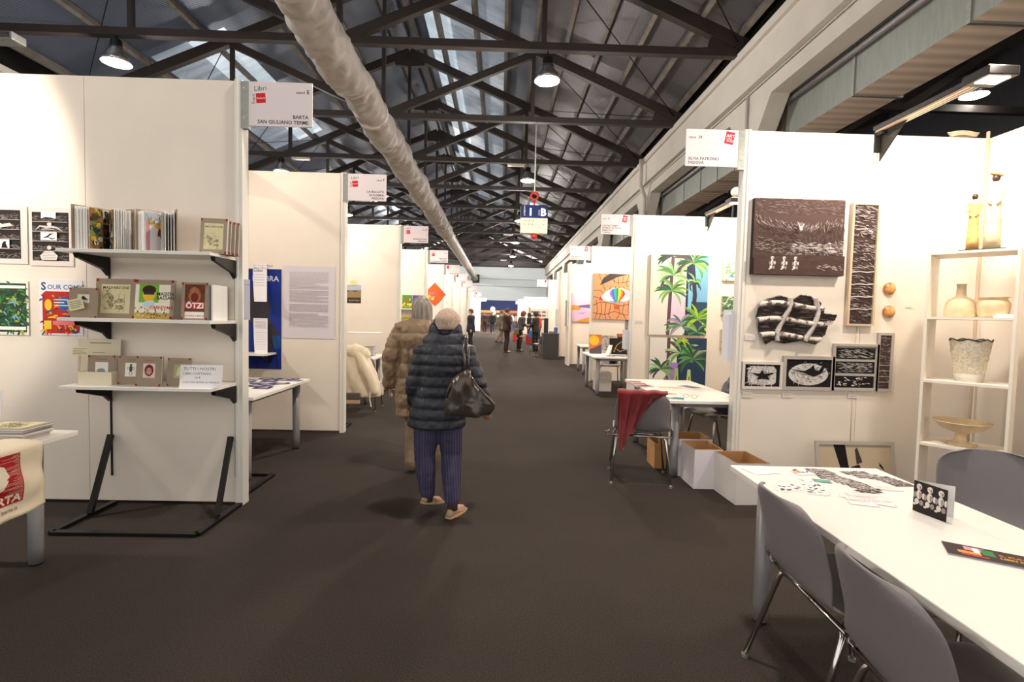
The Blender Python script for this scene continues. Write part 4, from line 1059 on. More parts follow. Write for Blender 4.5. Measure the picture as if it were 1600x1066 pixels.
a = Art(p1.x-p0.x, p0.z-p1.z, (218, 212, 220)); w, h = a.w, a.h
for q, (b, t_) in enumerate([(.68, .92), (.5, .665), (.37, .48), (.16, .355)]): a.lines(w*.12, h*b, w*.88, h*t_, max(3, int((t_-b)*62)), (168, 160, 166), r2, .35)
poster('large white sheet of dense printed text right of the blue poster', a, p0.x, p1.z, 5.95)
t = thing('wall_shelf', 'white shelf end just above the postcard table', 'shelf', (-2.76, 5.95, .92)); m = MB(); m.box(-.4, -.3, -.02, .18, -.007, 0); m.build('board', [M_white], t); m = MB(); m.prism([(-.012, -.12), (-.012, -.022), (-.24, -.022)], .1, .125, 'X'); m.build('bracket', M_black, t)
# postcards on second table
t_ = 0
r4 = random.Random(21)
for k in range(22):
    x = r4.uniform(-2.62, -2.1); y = r4.uniform(4.45, 5.2)
    x = min(x, -2.1); a = Art(.15, .105, r4.choice([(44, 42, 78), (60, 58, 92), (88, 84, 120)])); a.circ(.07, .05, .04, .025, (176, 170, 185)); a.circ(.1, .07, .02, .02, (200, 196, 205)); a.line([(.01, .02), (.06, .05), (.14, .03)], .008, (120, 116, 140))
    o = a.build('postcard', None, (x, y, .7052+.0002*k), (0, 0, r4.uniform(-.5, .5)), flat=True)
    tag(o, 'dark violet printed postcard spread on the postcard table', 'postcard', 'dark postcards on the second left table')
# third stand: mountain poster, note, coat, books
p0, p1 = P(546, 445, y=9.3), P(564, 474, y=9.3)
a = Art(p1.x-p0.x+.06, p0.z-p1.z, (90, 84, 78)); w, h = a.w, a.h; a.rect(0, h*.7, w, h, (176, 186, 204)); a.poly([(0, h*.5), (w*.3, h*.72), (w*.6, h*.6), (w, h*.74), (w, h*.3), (0, h*.3)], (150, 128, 90)); a.rect(0, 0, w, h*.3, (70, 58, 50)); a.text('monti di luce', w*.55, h*.12, .035, (220, 205, 190), 'C')
poster('small mountain landscape poster on the third left wall', a, p0.x-.06, p1.z, 9.3)
a = Art(.11, .09, (236, 224, 160)); a.lines(.01, .01, .1, .08, 3, (120, 110, 90), r2, .3); p0 = P(547, 446, y=9.29); poster('pale yellow note above the mountain poster', a, p0.x, p0.z, 9.29, 'note')
t = thing('wall_shelf', 'narrow grey shelf end holding a dark book, third left stand', 'shelf', (-1.84, 7.9, 1.1)); m = MB(); m.box(-.5, -.15, -.02, .0, .15, 0); m.build('board', [M_white], t)
cols = [(40, 40, 46), (200, 150, 60), (60, 66, 110), (210, 190, 70), (180, 170, 165), (90, 60, 60)]
n = 0
for (x, y, k0, cs, lab) in [(-2.35, 7.85, 3, [1, 3, 4], 'yellow topped stack'), (-2.18, 7.8, 4, [4, 4, 2, 2], 'navy topped stack'), (-2.2, 8.25, 7, [0]*7, 'tall stack of dark books'), (-2.55, 8.2, 2, [2, 4], 'low pair')]:
    z = .705
    for k in range(k0):
        flat_book('book in the %s on the third left table, %s' % (lab, ['bottom', 'second', 'third', 'fourth', 'fifth', 'sixth', 'top'][k]), x, y, z, .16, .22, .02, cols[cs[k]], r2.uniform(-.08, .08), 'books on the third left table'); z += .0205
# cream coat on a chair with a small bag
ch = place_chair(-2.0, 7.5, 0, 'grey shell chair under the cream coat, mostly hidden')
t = thing('cream_coat', 'cream wool coat hung over the chair back at the third left stand', 'coat', (-1.98, 7.2, 0))
m = MB(); m.tube([(-.25, 0, .84), (-.05, -.02, .86), (.08, 0, .82)], [.09, .11, .09], 14, round_ends=True)
m.loft([[(cx+rx*math.cos(q*PI/10), ry*math.sin(q*PI/10)+.01*math.sin(q*2.2+z*9), z) for q in range(20)] for z, cx, rx, ry in [(.86, -.05, .1, .06), (.8, -.06, .2, .10), (.68, -.05, .25, .11), (.52, -.0, .27, .11), (.38, .03, .28, .11), (.25, .05, .27, .09), (.22, .05, .25, .08)]])
m.tube([(.02, -.08, .8), (.12, -.11, .62), (.2, -.1, .46), (.24, -.08, .32)], [.06, .075, .07, .065], 12, round_ends=True)
me = fused(m, .014, mat('cream_wool', (226, 212, 186), .95, sheen=.3, bump=.25, bs=120), 3, disp=lambda c: .012*noise.noise(Vector((c.x*14, c.y*14, c.z*5)))); obj('coat_body', me, t)
m = MB(); m.tube([(.2, -.12, .4), (.19, -.13, .2), (.21, -.12, .1)], .009, 6); m.build('belt', mat('cream_belt', (224, 210, 186), .9), t)
t = thing('shoulder_bag', 'small brown leather shoulder bag hanging on the cream coat', 'bag', (-2.05, 7.05, .14)); m = MB(); m.box(-.16, -.03, 0, .13, .03, .14); m.build('bag_body', mat('tan_leather', (186, 160, 134), .5), t, bevel=.015)
m = MB(); m.box(-.162, -.034, .06, .132, .034, .155); m.build('flap', mat('dark_flap', (84, 76, 72), .5), t, bevel=.01)
m = MB(); m.tube([(-.13, 0, .14), (-.13, -.05, .4), (-.07, -.03, .7)], .008, 6); m.build('strap', mat('brown_leather', (134, 86, 52), .5), t)
m = MB(); m.box(-.3, 0, 0, 0, .25, .24); tag(m.build('carton', mat('carton_white', (198, 188, 178), .8), loc=(-2.0, 8.6, 0), bevel=.004), 'closed pale carton under the third left table', 'box')
# fourth stand: shelf with colourful books
for z, lab in ((1.53, 'upper'), (1.02, 'lower')):
    t = thing('wall_shelf', 'white shelf of the colourful books stand, %s one' % lab, 'shelf', (-2.2, 12.7, z)); m = MB(); m.box(-.6, -.25, -.025, .32, -.007, 0); m.build('board', [M_white], t)
for k, (x, z, c1, c2, lab) in enumerate([(-2.42, 1.53, (90, 140, 60), (200, 70, 40), 'green and red'), (-2.17, 1.53, (90, 80, 150), (120, 160, 120), 'violet and green'), (-2.42, 1.02, (220, 205, 60), (170, 40, 40), 'yellow with a red spot')]):
    w, h = .24, .33 if k < 2 else .3; t = thing('picture_book', 'upright picture book, %s, on the colourful shelf' % lab, 'book', (x, 12.55, z), rot=(-.1, 0, 0))
    m = MB(); m.box(0, 0, 0, w, .02, h); m.build('cover', M_kraft, t); a = Art(w, h, c1)
    for q in range(26): a.circ(r2.uniform(.02, w-.02), r2.uniform(.02, h*.75), r2.uniform(.01, .04), r2.uniform(.01, .04), r2.choice([c1, c2, (230, 190, 70), (60, 110, 70)]) if k < 2 else c1, 8)
    if k == 2: a.circ(w*.5, h*.4, .06, .06, c2)
    a.build('cover_print', t, (0, -.001, 0))
# fifth: orange diamond
t = thing('painting', 'orange diamond shaped picture with a yellow flower', 'painting', P(679, 460, y=16.27)); 
m = MB(); m.prism([(0, -.37), (.36, 0), (0, .37), (-.36, 0)], 0, .03); m.build('canvas', mat('canvas_edge', (230, 225, 214), .7), t)
a = Art(2, 2); a.v = []; a.poly([(.64, 1), (1, .63), (1.36, 1), (1, 1.37)], (208, 92, 44))
for q in range(14): a.circ(.93+r2.gauss(0, .07), .98+r2.gauss(0, .06), .05, .04, r2.choice([(226, 170, 60), (236, 196, 90), (176, 90, 120), (200, 120, 60)]), 8)
a.build('print', t, (-1, 0, -1))
# ================================================================== front right stand (38)
YR = 4.27; BL = (26, 22, 22); r5 = random.Random(31)
def framed(label, px0, py0, px1, py1, y, fr, fcol, draw, depth=.025, cat='picture', name='framed_picture', canvas=False, fmat=None):
    p0, p1 = P(px0, py0, y=y-depth), P(px1, py1, y=y-depth); w, h = p1.x-p0.x, p0.z-p1.z
    t = thing(name, label, cat, (p0.x, y-depth, p1.z))
    if canvas: m = MB(); m.box(0, 0, 0, w, depth-.001, h); m.build('canvas', mat('cv_%d_%d_%d' % fcol, fcol, .7), t)
    else:
        fm = mat('frame_%d_%d_%d' % fcol, fcol, .5)
        for (a0, b0, a1, b1) in ((0, 0, w, fr), (0, h-fr, w, h), (0, fr, fr, h-fr), (w-fr, fr, w, h-fr)):
            m = MB(); m.box(a0, 0, b0, a1, depth-.001, b1); m.build('frame_rail', fm, t)
        m = MB(); m.box(fr, depth*.5, fr, w-fr, depth-.002, h-fr); m.build('backing', M_paper, t)
    iw, ih = (w, h) if canvas else (w-2*fr, h-2*fr)
    a = Art(iw, ih); draw(a, iw, ih); a.build('print', t, (0 if canvas else fr, -.0005 if canvas else depth*.5-.0005, 0 if canvas else fr))
    return t
def wave(a, w, h, n=260, up=1.0, foam=True, bg=(74, 56, 52)):
    a.rect(0, 0, w, h, bg)
    def ang(x, y):
        return .15*math.sin(x/w*9+y/h*7)
    a.strokes(n, 0, h*.82, w, h, .05*w**.5, .004, None, r5, ang, .15, .3, cols=[(178, 168, 164), (120, 104, 100), (210, 200, 196), (96, 80, 76)])
def surf(a, w, h):
    a.rect(0, 0, w, h, (84, 64, 60))
    for q in range(420): a.leaf(r5.uniform(0, w), r5.uniform(h*.80, h), r5.gauss(0, .10), r5.uniform(.015, .05), .0022, r5.choice([(170, 158, 154), (112, 96, 92), (128, 112, 108), (96, 78, 74), (60, 46, 44)]), .1, 3)
    for q in range(1500):
        u = r5.random(); x = u*w; top = h*(.80-.10*math.sin(u*3.1)); d = r5.random(); y = top-d*h*.46
        an = (-1.25+1.1*d+.5*u if u < .5 else -1.9+.9*d-.5*(1-u))+r5.gauss(0, .14)
        bright = (d < .22) or (d > .62 and r5.random() < .7)
        c = r5.choice([(206, 198, 196), (168, 156, 154), (140, 124, 120), (186, 176, 172)]) if bright and r5.random() < .6 else r5.choice([(98, 80, 76), (70, 52, 50), (116, 100, 96), (60, 46, 44)])
        a.leaf(x, y, an, h*.06*r5.uniform(.4, 1.3), .0026, c, r5.uniform(-.6, .1), 3)
    for q in range(170): a.leaf(r5.uniform(.4*w, w), r5.gauss(.36, .035)*h, r5.gauss(-.08, .1), .035, .003, r5.choice([(226, 220, 218), (170, 158, 154), (200, 190, 188)]), .1, 3)
    a.rect(0, 0, w, h*.26, (76, 57, 53))
    for q in range(260): a.leaf(r5.uniform(0, w), r5.uniform(.0, .30*h), r5.gauss(0, .06), .05, .002, r5.choice([(92, 72, 68), (104, 84, 80), (66, 50, 47)]), .05, 3)
    for q in range(30): a.leaf(r5.uniform(.68*w, .96*w), r5.gauss(.11, .018)*h, 0, .025, .004, (190, 180, 176), .1, 3)
    a.line([(w*.47, h*.67), (w*.5, h*.60), (w*.53, h*.67)], .008, (226, 220, 216)); a.circ(w*.5, h*.61, .012, .018, (226, 220, 216))
    for x in (.2, .33, .455): doll(a, w*x, h*.06, h*.18)
def doll(a, x, y, s):
    c1, c2 = (214, 206, 202), (150, 138, 134)
    a.circ(x, y+s*.86, s*.12, s*.14, c1); a.circ(x+s*.05, y+s*.83, s*.05, s*.07, c2); a.circ(x+s*.04, y+s*.88, s*.018, s*.018, (60, 50, 48)); a.circ(x-s*.04, y+s*.88, s*.018, s*.018, (60, 50, 48)); a.circ(x, y+s*.52, s*.12, s*.20, c1); a.circ(x+s*.05, y+s*.5, s*.05, s*.15, c2); a.circ(x-s*.08, y+s*.2, s*.10, s*.13, c1); a.circ(x+s*.12, y+s*.18, s*.09, s*.12, c2)
    a.circ(x-s*.18, y+s*.48, s*.06, s*.14, c2); a.circ(x+s*.2, y+s*.5, s*.06, s*.14, c1); a.circ(x-s*.18, y+s*.06, s*.07, s*.05, c1)
framed('large dark canvas of a breaking wave with three pale doll figures', 1180, 309, 1315, 432, YR, 0, (36, 30, 30), surf, .045, canvas=True, cat='painting', name='painting')
def tall(a, w, h, n=900):
    a.rect(0, 0, w, h, (70, 54, 51))
    for q in range(n):
        v = r5.random(); ph = (v*6.0) % 1; pr = .15+.75*ph
        if v < .45: pr *= .45
        c = r5.choice([(214, 206, 202), (176, 166, 162), (196, 186, 184)]) if r5.random() < pr*.7 else r5.choice([(60, 46, 44), (88, 72, 68), (104, 88, 84)])
        a.leaf(r5.uniform(-.1*w, w*.9), v*h, r5.gauss(0, .2), w*r5.uniform(.12, .35), max(.002, w*.02), c, .3, 3)
    for k in range(4): y = h*(.12+.105*k); a.line([(0, y), (w*.35, y+.008*h), (w*.7, y+.002*h), (w, y+.01*h)], w*.035, (224, 216, 212))
framed('tall narrow wave picture in a wide pale wood frame', 1334, 316, 1366, 510, YR, .018, (206, 184, 156), tall, .04)
framed('small narrow wave strip in a grey frame, lowest on the right', 1373, 520, 1393, 612, YR, .022, (176, 168, 160), lambda a, w, h: tall(a, w, h, 260), .02)
def tri(a, w, h):
    a.rect(0, 0, w, h, (176, 168, 160))
    for k, (b, t_) in enumerate(((.02, .3), (.36, .64), (.7, .96))):
        a.rect(w*.03, h*b, w*.97, h*t_, BL)
        for q in range(110 if k else 42): a.leaf(r5.uniform(w*.05, w*.85), r5.uniform(h*(b+.03), h*(t_-.03)), r5.gauss(.1 if k == 1 else 0, .1), w*(.10 if k else .06), .0018 if k else .006, (232, 228, 224) if r5.random() > .3 else (150, 144, 140), .2, 3)
framed('grey frame with three dark sea prints stacked in it', 1303, 537, 1371, 612, YR, .02, (176, 168, 160), tri, .02)
def swim(a, w, h):
    a.rect(0, 0, w, h, BL)
    a.circ(w*.5, h*.46, w*.44, h*.40, (206, 200, 196), 30)
    for q in range(430):
        x, y = r5.gauss(.5, .22), r5.gauss(.5, .22)
        if (x-.5)**2+(y-.5)**2 < .2: a.leaf(x*w, y*h, r5.gauss(0, .35)+2*(x-.5), .025, .0025, BL if r5.random() < .5 else (236, 232, 228), .3, 3)
    a.poly([(.05*w, .66*h), (.4*w, .58*h), (.52*w, .68*h), (.6*w, .8*h), (.64*w, .62*h), (.72*w, .6*h), (.86*w, .94*h), (.9*w, .9*h), (.78*w, .5*h), (.62*w, .38*h), (.5*w, .44*h), (.42*w, .5*h)], BL)
framed('framed black print of a swimmer silhouette seen from below, middle of the lower row', 1225, 556, 1303, 611, YR, .028, (176, 168, 160), swim, .02)
def fish(a, w, h):
    a.rect(0, 0, w, h, BL); a.rrect(w*.1, h*.08, w*.9, h*.92, w*.08, (205, 200, 196))
    for q in range(300): a.leaf(r5.uniform(.08, .86)*w, r5.uniform(.08, .9)*h, r5.uniform(0, 6.3), .02, .0035, r5.choice([BL, W_, (230, 226, 222)]), .6, 3)
    a.poly([(.18*w, .62*h), (.42*w, .58*h), (.5*w, .74*h), (.55*w, .58*h), (.86*w, .64*h), (.66*w, .46*h), (.72*w, .3*h), (.5*w, .36*h), (.36*w, .3*h), (.4*w, .46*h)], BL)
framed('small framed black print of a spread-out creature, leftmost of the lower row', 1161, 565, 1222, 609, YR, .022, (214, 206, 196), fish, .02)
# ceramic relief of waves
t = thing('wall_relief', 'black and white ribbed ceramic wall relief with two white cracks', 'relief', (2.475, YR, 1.43))
out = [(-.34, -.0), (-.33, .12), (-.25, .17), (-.15, .20), (-.03, .17), (.02, .21), (.10, .20), (.2, .15), (.22, .06), (.34, .05), (.33, .0), (.25, -.02), (.25, -.12), (.16, -.2), (.04, -.17), (-.1, -.2), (-.2, -.17), (-.25, -.21), (-.3, -.14)]
m = MB(); nx, nz = 150, 92; vs = []; idx = {}
def inside(x, z):
    c = False; j = len(out)-1
    for i in range(len(out)):
        if ((out[i][1] > z) != (out[j][1] > z)) and (x < (out[j][0]-out[i][0])*(z-out[i][1])/(out[j][1]-out[i][1])+out[i][0]): c = not c
        j = i
    return c
def crack(x, z): return min(abs(x-(-.12+.05*math.sin(z*11))), abs(x-(.105+.06*math.sin(z*9+1))))
H_ = {}
for i in range(nx+1):
    for k in range(nz+1):
        x = -.36+.72*i/nx; z = -.23+.46*k/nz
        row = z+.02*math.sin(x*9); ph = (row/.13) % 1.0
        d = .012+.05*ph**1.5 if ph < .9 else .062-(ph-.9)*.5
        if crack(x, z) < .014: d = .02+.05*(1-crack(x, z)/.014)
        H_[(i, k)] = (x, z, d, ph)
fs = []; fm = []
for i in range(nx):
    for k in range(nz):
        x, z, d, ph = H_[(i, k)]
        if inside(x+.004, z+.004):
            ids = []
            for q in ((i, k), (i+1, k), (i+1, k+1), (i, k+1)):
                if q not in idx: idx[q] = len(vs); hx = H_[q]; vs.append((hx[0], -hx[2], hx[1]))
                ids.append(idx[q])
            fs.append(tuple(ids)); fm.append(1 if crack(x, z) < .011 or (ph > .80 and noise.noise(Vector((x*30, z*60, 0))) > -.2) else (2 if noise.noise(Vector((x*9, z*110, 3))) > .25 or ph > .7 else 0))
m.v = vs; m.f = fs; m.m = fm
o = m.build('relief_body', [mat('glaze_black', (40, 34, 34), .35), mat('glaze_white', (206, 196, 188), .4), mat('glaze_grey', (98, 88, 84), .4)], t, smooth=True)
q = o.modifiers.new('s', 'SOLIDIFY'); q.thickness = .012; q.offset = -1
m = MB(); m.box(-.2, -.014, -.12, .18, -.001, .12); m.build('mount_board', M_wood, t)
for k, (px, py) in enumerate(((1391, 451), (1390, 487))):
    p = P(px, py, y=YR-.02); t = thing('ceramic_disc', 'round orange and white ceramic disc on the wall, %s of two' % ['upper', 'lower'][k], 'disc', (p.x, YR, p.z), 0, 'ceramic discs')
    m = MB(); m.ell((0, -.012, 0), .052, .03, .052, 24, 12); m.build('disc', mat('disc_glaze_%d' % k, (206, 140, 84), .3, var=.75, vs=14), t, smooth=True)
# tags beside the works, cable, leaning picture
for k, (px, py, lab) in enumerate([(1183, 438, 'under the large wave canvas'), (1171, 528, 'left of the ceramic relief'), (1167, 617, 'under the leftmost lower print'), (1229, 617, 'under the swimmer print'), (1331, 618, 'under the triple sea print'), (1421, 477, 'right of the ceramic discs')]):
    p = P(px, py, y=YR); a = Art(.085 if k < 5 else .06, .045 if k < 5 else .012, (232, 222, 216)); a.lines(.008, .008 if k < 5 else .003, a.w-.01, a.h-.006 if k < 5 else .01, 3 if k < 5 else 1, (190, 176, 172), r5, .3)
    poster('small white caption label %s' % lab, a, p.x-.04, p.z-.02, YR, 'label', name='caption_label')
m = MB(); pts = [P(1340, 510, y=YR-.004), P(1333, 560, y=YR-.004), P(1331, 640, y=YR-.004), P(1328, 700, y=YR-.004)]; m.tube(pts, .003, 6)
tag(m.build('cord', mat('cord_beige', (214, 200, 170), .7), smooth=True), 'thin beige cord down the wall below the tall wave picture', 'cord')
t = thing('leaning_picture', 'grey framed abstract picture leaning on the wall behind the front table', 'picture', (2.62, 4.06, 0), rot=(-.16, 0, 0))
w, h = .66, .44
for (a0, b0, a1, b1) in ((0, 0, w, .03), (0, h-.03, w, h), (0, .03, .03, h-.03), (w-.03, .03, w, h-.03)): m = MB(); m.box(a0, 0, b0, a1, .022, b1); m.build('frame_rail', mat('frame_176_168_160', (176, 168, 160), .5), t)
a = Art(w-.06, h-.06, (190, 172, 146)); a.poly([(.12, .38), (.22, .38), (.24, .22), (.27, .1), (.2, .0), (.12, .0), (.17, .2)], BL); a.poly([(.26, .2), (.33, .22), (.36, .16), (.44, .12), (.42, 0), (.26, 0)], BL); a.poly([(.3, .34), (.32, .36), (.36, .24), (.31, .22)], (70, 58, 54)); a.poly([(.5, .24), (.53, .2), (.54, .17), (.5, .21)], BL)
a.build('print', t, (.03, .009, .03)); m = MB(); m.box(.03, .011, .03, w-.03, .02, h-.03); m.build('backing', M_paper, t)
# corner cable with coil
m = MB(); m.tube([(4.0, 4.235, 3.02), (3.99, 4.22, 2.6), (3.985, 4.225, 1.8), (3.99, 4.22, .9), (3.98, 4.22, .05)], .012, 8); tag(m.build('power_cable', mat('cable_beige', (196, 176, 150), .6), smooth=True), 'beige cable running down the stand corner behind the shelf unit', 'cable')
m = MB()
for k in range(3): m.tube([(3.84+(.11+.01*k)*math.cos(q*PI/10), 4.29+.03*math.sin(q*PI/10), 3.0+.012*k+.005*math.sin(q)) for q in range(20)], .007, 6)
tag(m.build('coiled_cable', mat('cable_beige', (196, 176, 150), .6), smooth=True), 'beige coil of cable lying on top of the stand wall corner', 'cable')

# corner shelf unit
UL = Vector((3.135, 3.72)); UR = Vector((3.44, 3.36)); dv = (UR-UL).normalized(); L = (UR-UL).length; rz = math.atan2(dv.y, dv.x)
t = thing('shelf_unit', 'tall white open shelf unit set across the stand corner', 'shelf', (UL.x, UL.y, 0), rz); D = .34; ZS = [.05, .535, 1.005, 1.47, 1.94]
M_unit = mat('unit_white', (240, 232, 218), .45)
for x in (0, L): m = MB(); m.box(x-.009, 0, 0, x+.009, D, 1.94); m.build('side_panel', M_unit, t, bevel=.001)
for z in ZS: m = MB(); m.box(.009, 0, z-.018, L-.009, D, z); m.build('shelf_board', M_unit, t)
M_ut = t
def unit_pt(u, v, z): return Vector((UL.x+dv.x*u-dv.y*v, UL.y+dv.y*u+dv.x*v, z))
def figurine(label, u, v, h, hat, cols):
    t = thing('figurine', label, 'figurine', unit_pt(u, v, 1.953), rz)
    s = h/.5; m = MB()
    m.loft([[(rx*s*math.cos(q*PI/8), ry*s*math.sin(q*PI/8), z*s) for q in range(16)] for z, rx, ry in [(0, .045, .035), (.1, .044, .034), (.25, .036, .028), (.36, .034, .026), (.40, .046, .026), (.425, .05, .024), (.435, .02, .016), (.45, .014, .014)]])
    m.build('dress', mat('fig_dress_%d' % hat, cols[0], .6, var=.25, vs=9, stretch=(1, 1, 4)), t, smooth=True)
    m = MB(); m.ell((0, 0, .475*s), .022*s, .024*s, .028*s); m.build('head', mat('fig_head', (60, 40, 30), .5), t, smooth=True)
    if hat: m = MB(); m.ell((0, 0, .50*s), .038*s, .034*s, .014*s, rot=Matrix.Rotation(.4, 3, 'Y')); m.build('turban', mat('fig_turban', (214, 160, 90), .6), t, smooth=True)
    for sx in (-1, 1): m = MB(); m.tube([(sx*.040*s, 0, .42*s), (sx*.042*s, -.012*s, .34*s), (sx*.015*s, -.03*s, .30*s)], [.011*s, .009*s, .006*s], 8, round_ends=True); m.build('arm', mat('fig_dress_%d' % hat, cols[0], .6), t, smooth=True)
m = MB(); m.box(.15, .06, 1.941, .40, .2, 1.952); o = m.build('plinth_plate', M_dark); o.location = (UL.x, UL.y, 0); o.rotation_euler = (0, 0, rz); tag(o, 'thin dark plate on top of the shelf unit under two figurines', 'plate')
figurine('slim amber ceramic lady figurine with dark head, left on the shelf unit', .215, .13, .40, 0, ((226, 178, 110), 0))
figurine('taller slim ceramic lady figurine with orange turban, right on the shelf unit', .32, .13, .52, 1, ((238, 214, 172), 0))
M_clay = mat('pale_clay', (222, 198, 160), .7, var=.08, vs=20, bump=.3, bs=80)
def pot(label, u, v, z, prof, cat='vase', name='clay_vase', mt=None, fn=None):
    t = thing(name, label, cat, unit_pt(u, v, z), rz); m = MB(); m.lathe(prof, 32); m.build('body', mt or M_clay, t, smooth=True); return t
t = pot('pale clay bottle vase with a narrow ringed neck on the upper shelf', .17, .16, 1.47, [(.085, 0), (.092, .01), (.094, .05), (.088, .10), (.07, .13), (.035, .15), (.028, .17), (.03, .18), (.027, .19), (.03, .2), (.026, .21), (.03, .24), (.032, .245), (.025, .245), (.02, .2)])
pot('squat pale clay pot with a flared rim on the upper shelf', .345, .16, 1.47, [(.07, 0), (.085, .02), (.092, .07), (.094, .10), (.08, .12), (.074, .135), (.088, .145), (.084, .147), (.07, .135), (.07, .03)], 'pot', 'clay_pot')
m = MB(); m.box(0, 0, 0, .11, .09, .012); m.box(.01, .01, .012, .1, .085, .024); o = m.build('leaflet_pile', M_paper, bevel=.001); o.location = unit_pt(.36, .04, 1.4705); o.rotation_euler = (0, 0, rz); tag(o, 'small pile of white leaflets right of the squat clay pot', 'leaflets')
t = thing('textured_basket_pot', 'rough mottled ceramic pot with a dark ragged rim on the middle shelf', 'pot', unit_pt(.24, .16, 1.005), rz)
rings = []
for i in range(22):
    f = i/21; r0 = .078+.042*f if f > .18 else .078+.01*f; z = .3*f
    rings.append([((r0+.008*noise.noise(Vector((math.cos(q*PI/20)*5, math.sin(q*PI/20)*5, z*26)))*(1 if f > .2 else .3))*math.cos(q*PI/20), (r0*.85)*math.sin(q*PI/20), z+(.008*math.sin(q*1.1) if f > .9 else 0)) for q in range(40)])
inner = [[(p[0]*.9, p[1]*.9, p[2]-.003) for p in rings[-1]], [(p[0]*.8, p[1]*.8, .06) for p in rings[4]]]
m = MB(); m.loft(rings+inner); mt = mat('mottled_clay', (236, 222, 196), .7, var=.22, vs=60, bump=1.0, bs=70); m.build('body', mt, t, smooth=True)
m = MB(); m.tube([(p[0], p[1], p[2]+.002) for p in rings[-1]]+[tuple(rings[-1][0])], .0045, 6, False); m.build('rim', mat('rim_dark', (60, 54, 54), .4), t)
m = MB(); m.lathe([(.08, 0), (.088, .055), (.084, .057), (.074, .0)], 32); m.build('base_band', mat('base_band', (214, 206, 196), .8), t, smooth=True)
pot('wide shallow pale clay bowl on a tall foot on the lower shelf', .22, .16, .535, [(.085, 0), (.09, .01), (.05, .022), (.035, .035), (.036, .085), (.06, .095), (.12, .12), (.165, .165), (.172, .175), (.165, .175), (.1, .135), (.02, .125)], 'bowl', 'footed_bowl')
m = MB(); m.ell((0, 0, .06), .05, .05, .06); o = m.build('painted_ball', mat('painted_ball', (200, 170, 150), .3, var=.8, vs=26), smooth=True); o.location = unit_pt(.14, .1, .051+.0); tag(o, 'small painted round ceramic piece at the bottom of the shelf unit', 'ornament')

# things on the front right table
zt = .7055; R0 = random.Random(77)
def tbl(px, py): return P(px, py, z=.706)
lay = 0
def card(label, px, py, w, h, rz, draw, group, bg=(240, 236, 232), name='card'):
    global lay
    lay += 1; p = tbl(px, py); a = Art(w, h, bg)
    if draw: draw(a, w, h)
    for e in ((0, 0, w, .0012), (0, h-.0012, w, h), (0, 0, .0012, h), (w-.0012, 0, w, h)): a.rect(*e, (176, 160, 160))
    a.v = [(x-w/2, y, z-h/2) for x, y, z in a.v]
    o = a.build(name, None, (p.x, p.y, zt-.0008+.00003*lay), (0, 0, rz), flat=True); tag(o, label, 'card', group); return o
def dk(a, w, h):
    a.rect(.003, .003, w-.003, h-.003, (60, 52, 50))
    for q in range(26): a.leaf(R0.uniform(.005, w*.8), R0.uniform(.005, h-.005), R0.gauss(.2, .4), .02, .0025, R0.choice([(220, 214, 210), (150, 142, 138)]), .3, 3)
def lt(a, w, h):
    for q in range(5): a.circ(R0.uniform(.01, w-.01), R0.uniform(.01, h-.01), R0.uniform(.005, .016), R0.uniform(.003, .008), (70, 64, 66), 8)
    a.line([(.004, .01), (w*.5, .014), (w-.006, .01)], .0015, (150, 140, 140))
def rl(a, w, h): a.line([(.0, h*.5), (w, h*.55)], .002, (214, 130, 110)); a.lines(w*.1, h*.6, w*.6, h*.9, 2, (170, 160, 160), R0, .2)
def col(a, w, h):
    for q in range(14): a.leaf(R0.uniform(0, w*.8), R0.uniform(0, h), R0.uniform(0, 3), .05, .008, R0.choice([(40, 36, 34), (226, 170, 60), (206, 110, 50), (70, 66, 50)]), .4, 4)
ON = ['first', 'second', 'third', 'fourth', 'fifth', 'sixth', 'seventh', 'eighth', 'ninth', 'tenth', 'eleventh', 'twelfth', 'thirteenth', 'fourteenth', 'fifteenth']
for k in range(15): card('dark woodcut postcard in the left fan on the front table, %s from its left end' % ON[k], 1275+6*k+R0.uniform(-4, 4), 737+2.2*k+R0.uniform(-4, 3), .10, .065, R0.uniform(-.3, .5), dk, 'dark postcards, left fan')
for k in range(9): card('dark woodcut postcard in the right row on the front table, %s from its left end' % ON[k], 1332+9.5*k, 738+2.2*k+R0.uniform(-2, 2), .10, .06, R0.uniform(-.1, .2), dk, 'dark postcards, right row')
for k in range(15): card('white calling card printed with dark shapes in the loose left heap', 1240+R0.uniform(-14, 42), 765+R0.uniform(-16, 12), .085, .05, R0.uniform(-1, 1), lt, 'white cards, left heap')
for k in range(9): card('white card with a thin line in the middle heap', 1352+R0.uniform(-22, 24), 778+R0.uniform(-6, 9), .10, .05, R0.uniform(-.6, -.1), rl, 'white cards, middle heap')
for k in range(3): card('white card with a red line above the middle heap, %s from the left' % ON[k], 1376+9*k, 762+1.5*k, .07, .04, -.1, rl, 'white cards with red lines')
card('orange and black art card at the far left of the table', 1252, 738, .085, .09, .1, col, None); card('small teal card among the white cards', 1284, 752, .07, .045, -.3, lambda a, w, h: a.lines(.01, .01, w-.01, h-.01, 3, (150, 190, 180), R0, .3), None, (100, 150, 140))
def scr(a, w, h):
    for q in range(5): a.line([(R0.uniform(0, w), R0.uniform(0, h)) for _ in range(3)], .0012, R0.choice([(90, 90, 170), (190, 70, 90), (90, 130, 90)]))
card('white sheet scribbled in blue and red at the far corner of the table', 1188, 736, .13, .10, .2, scr, None)
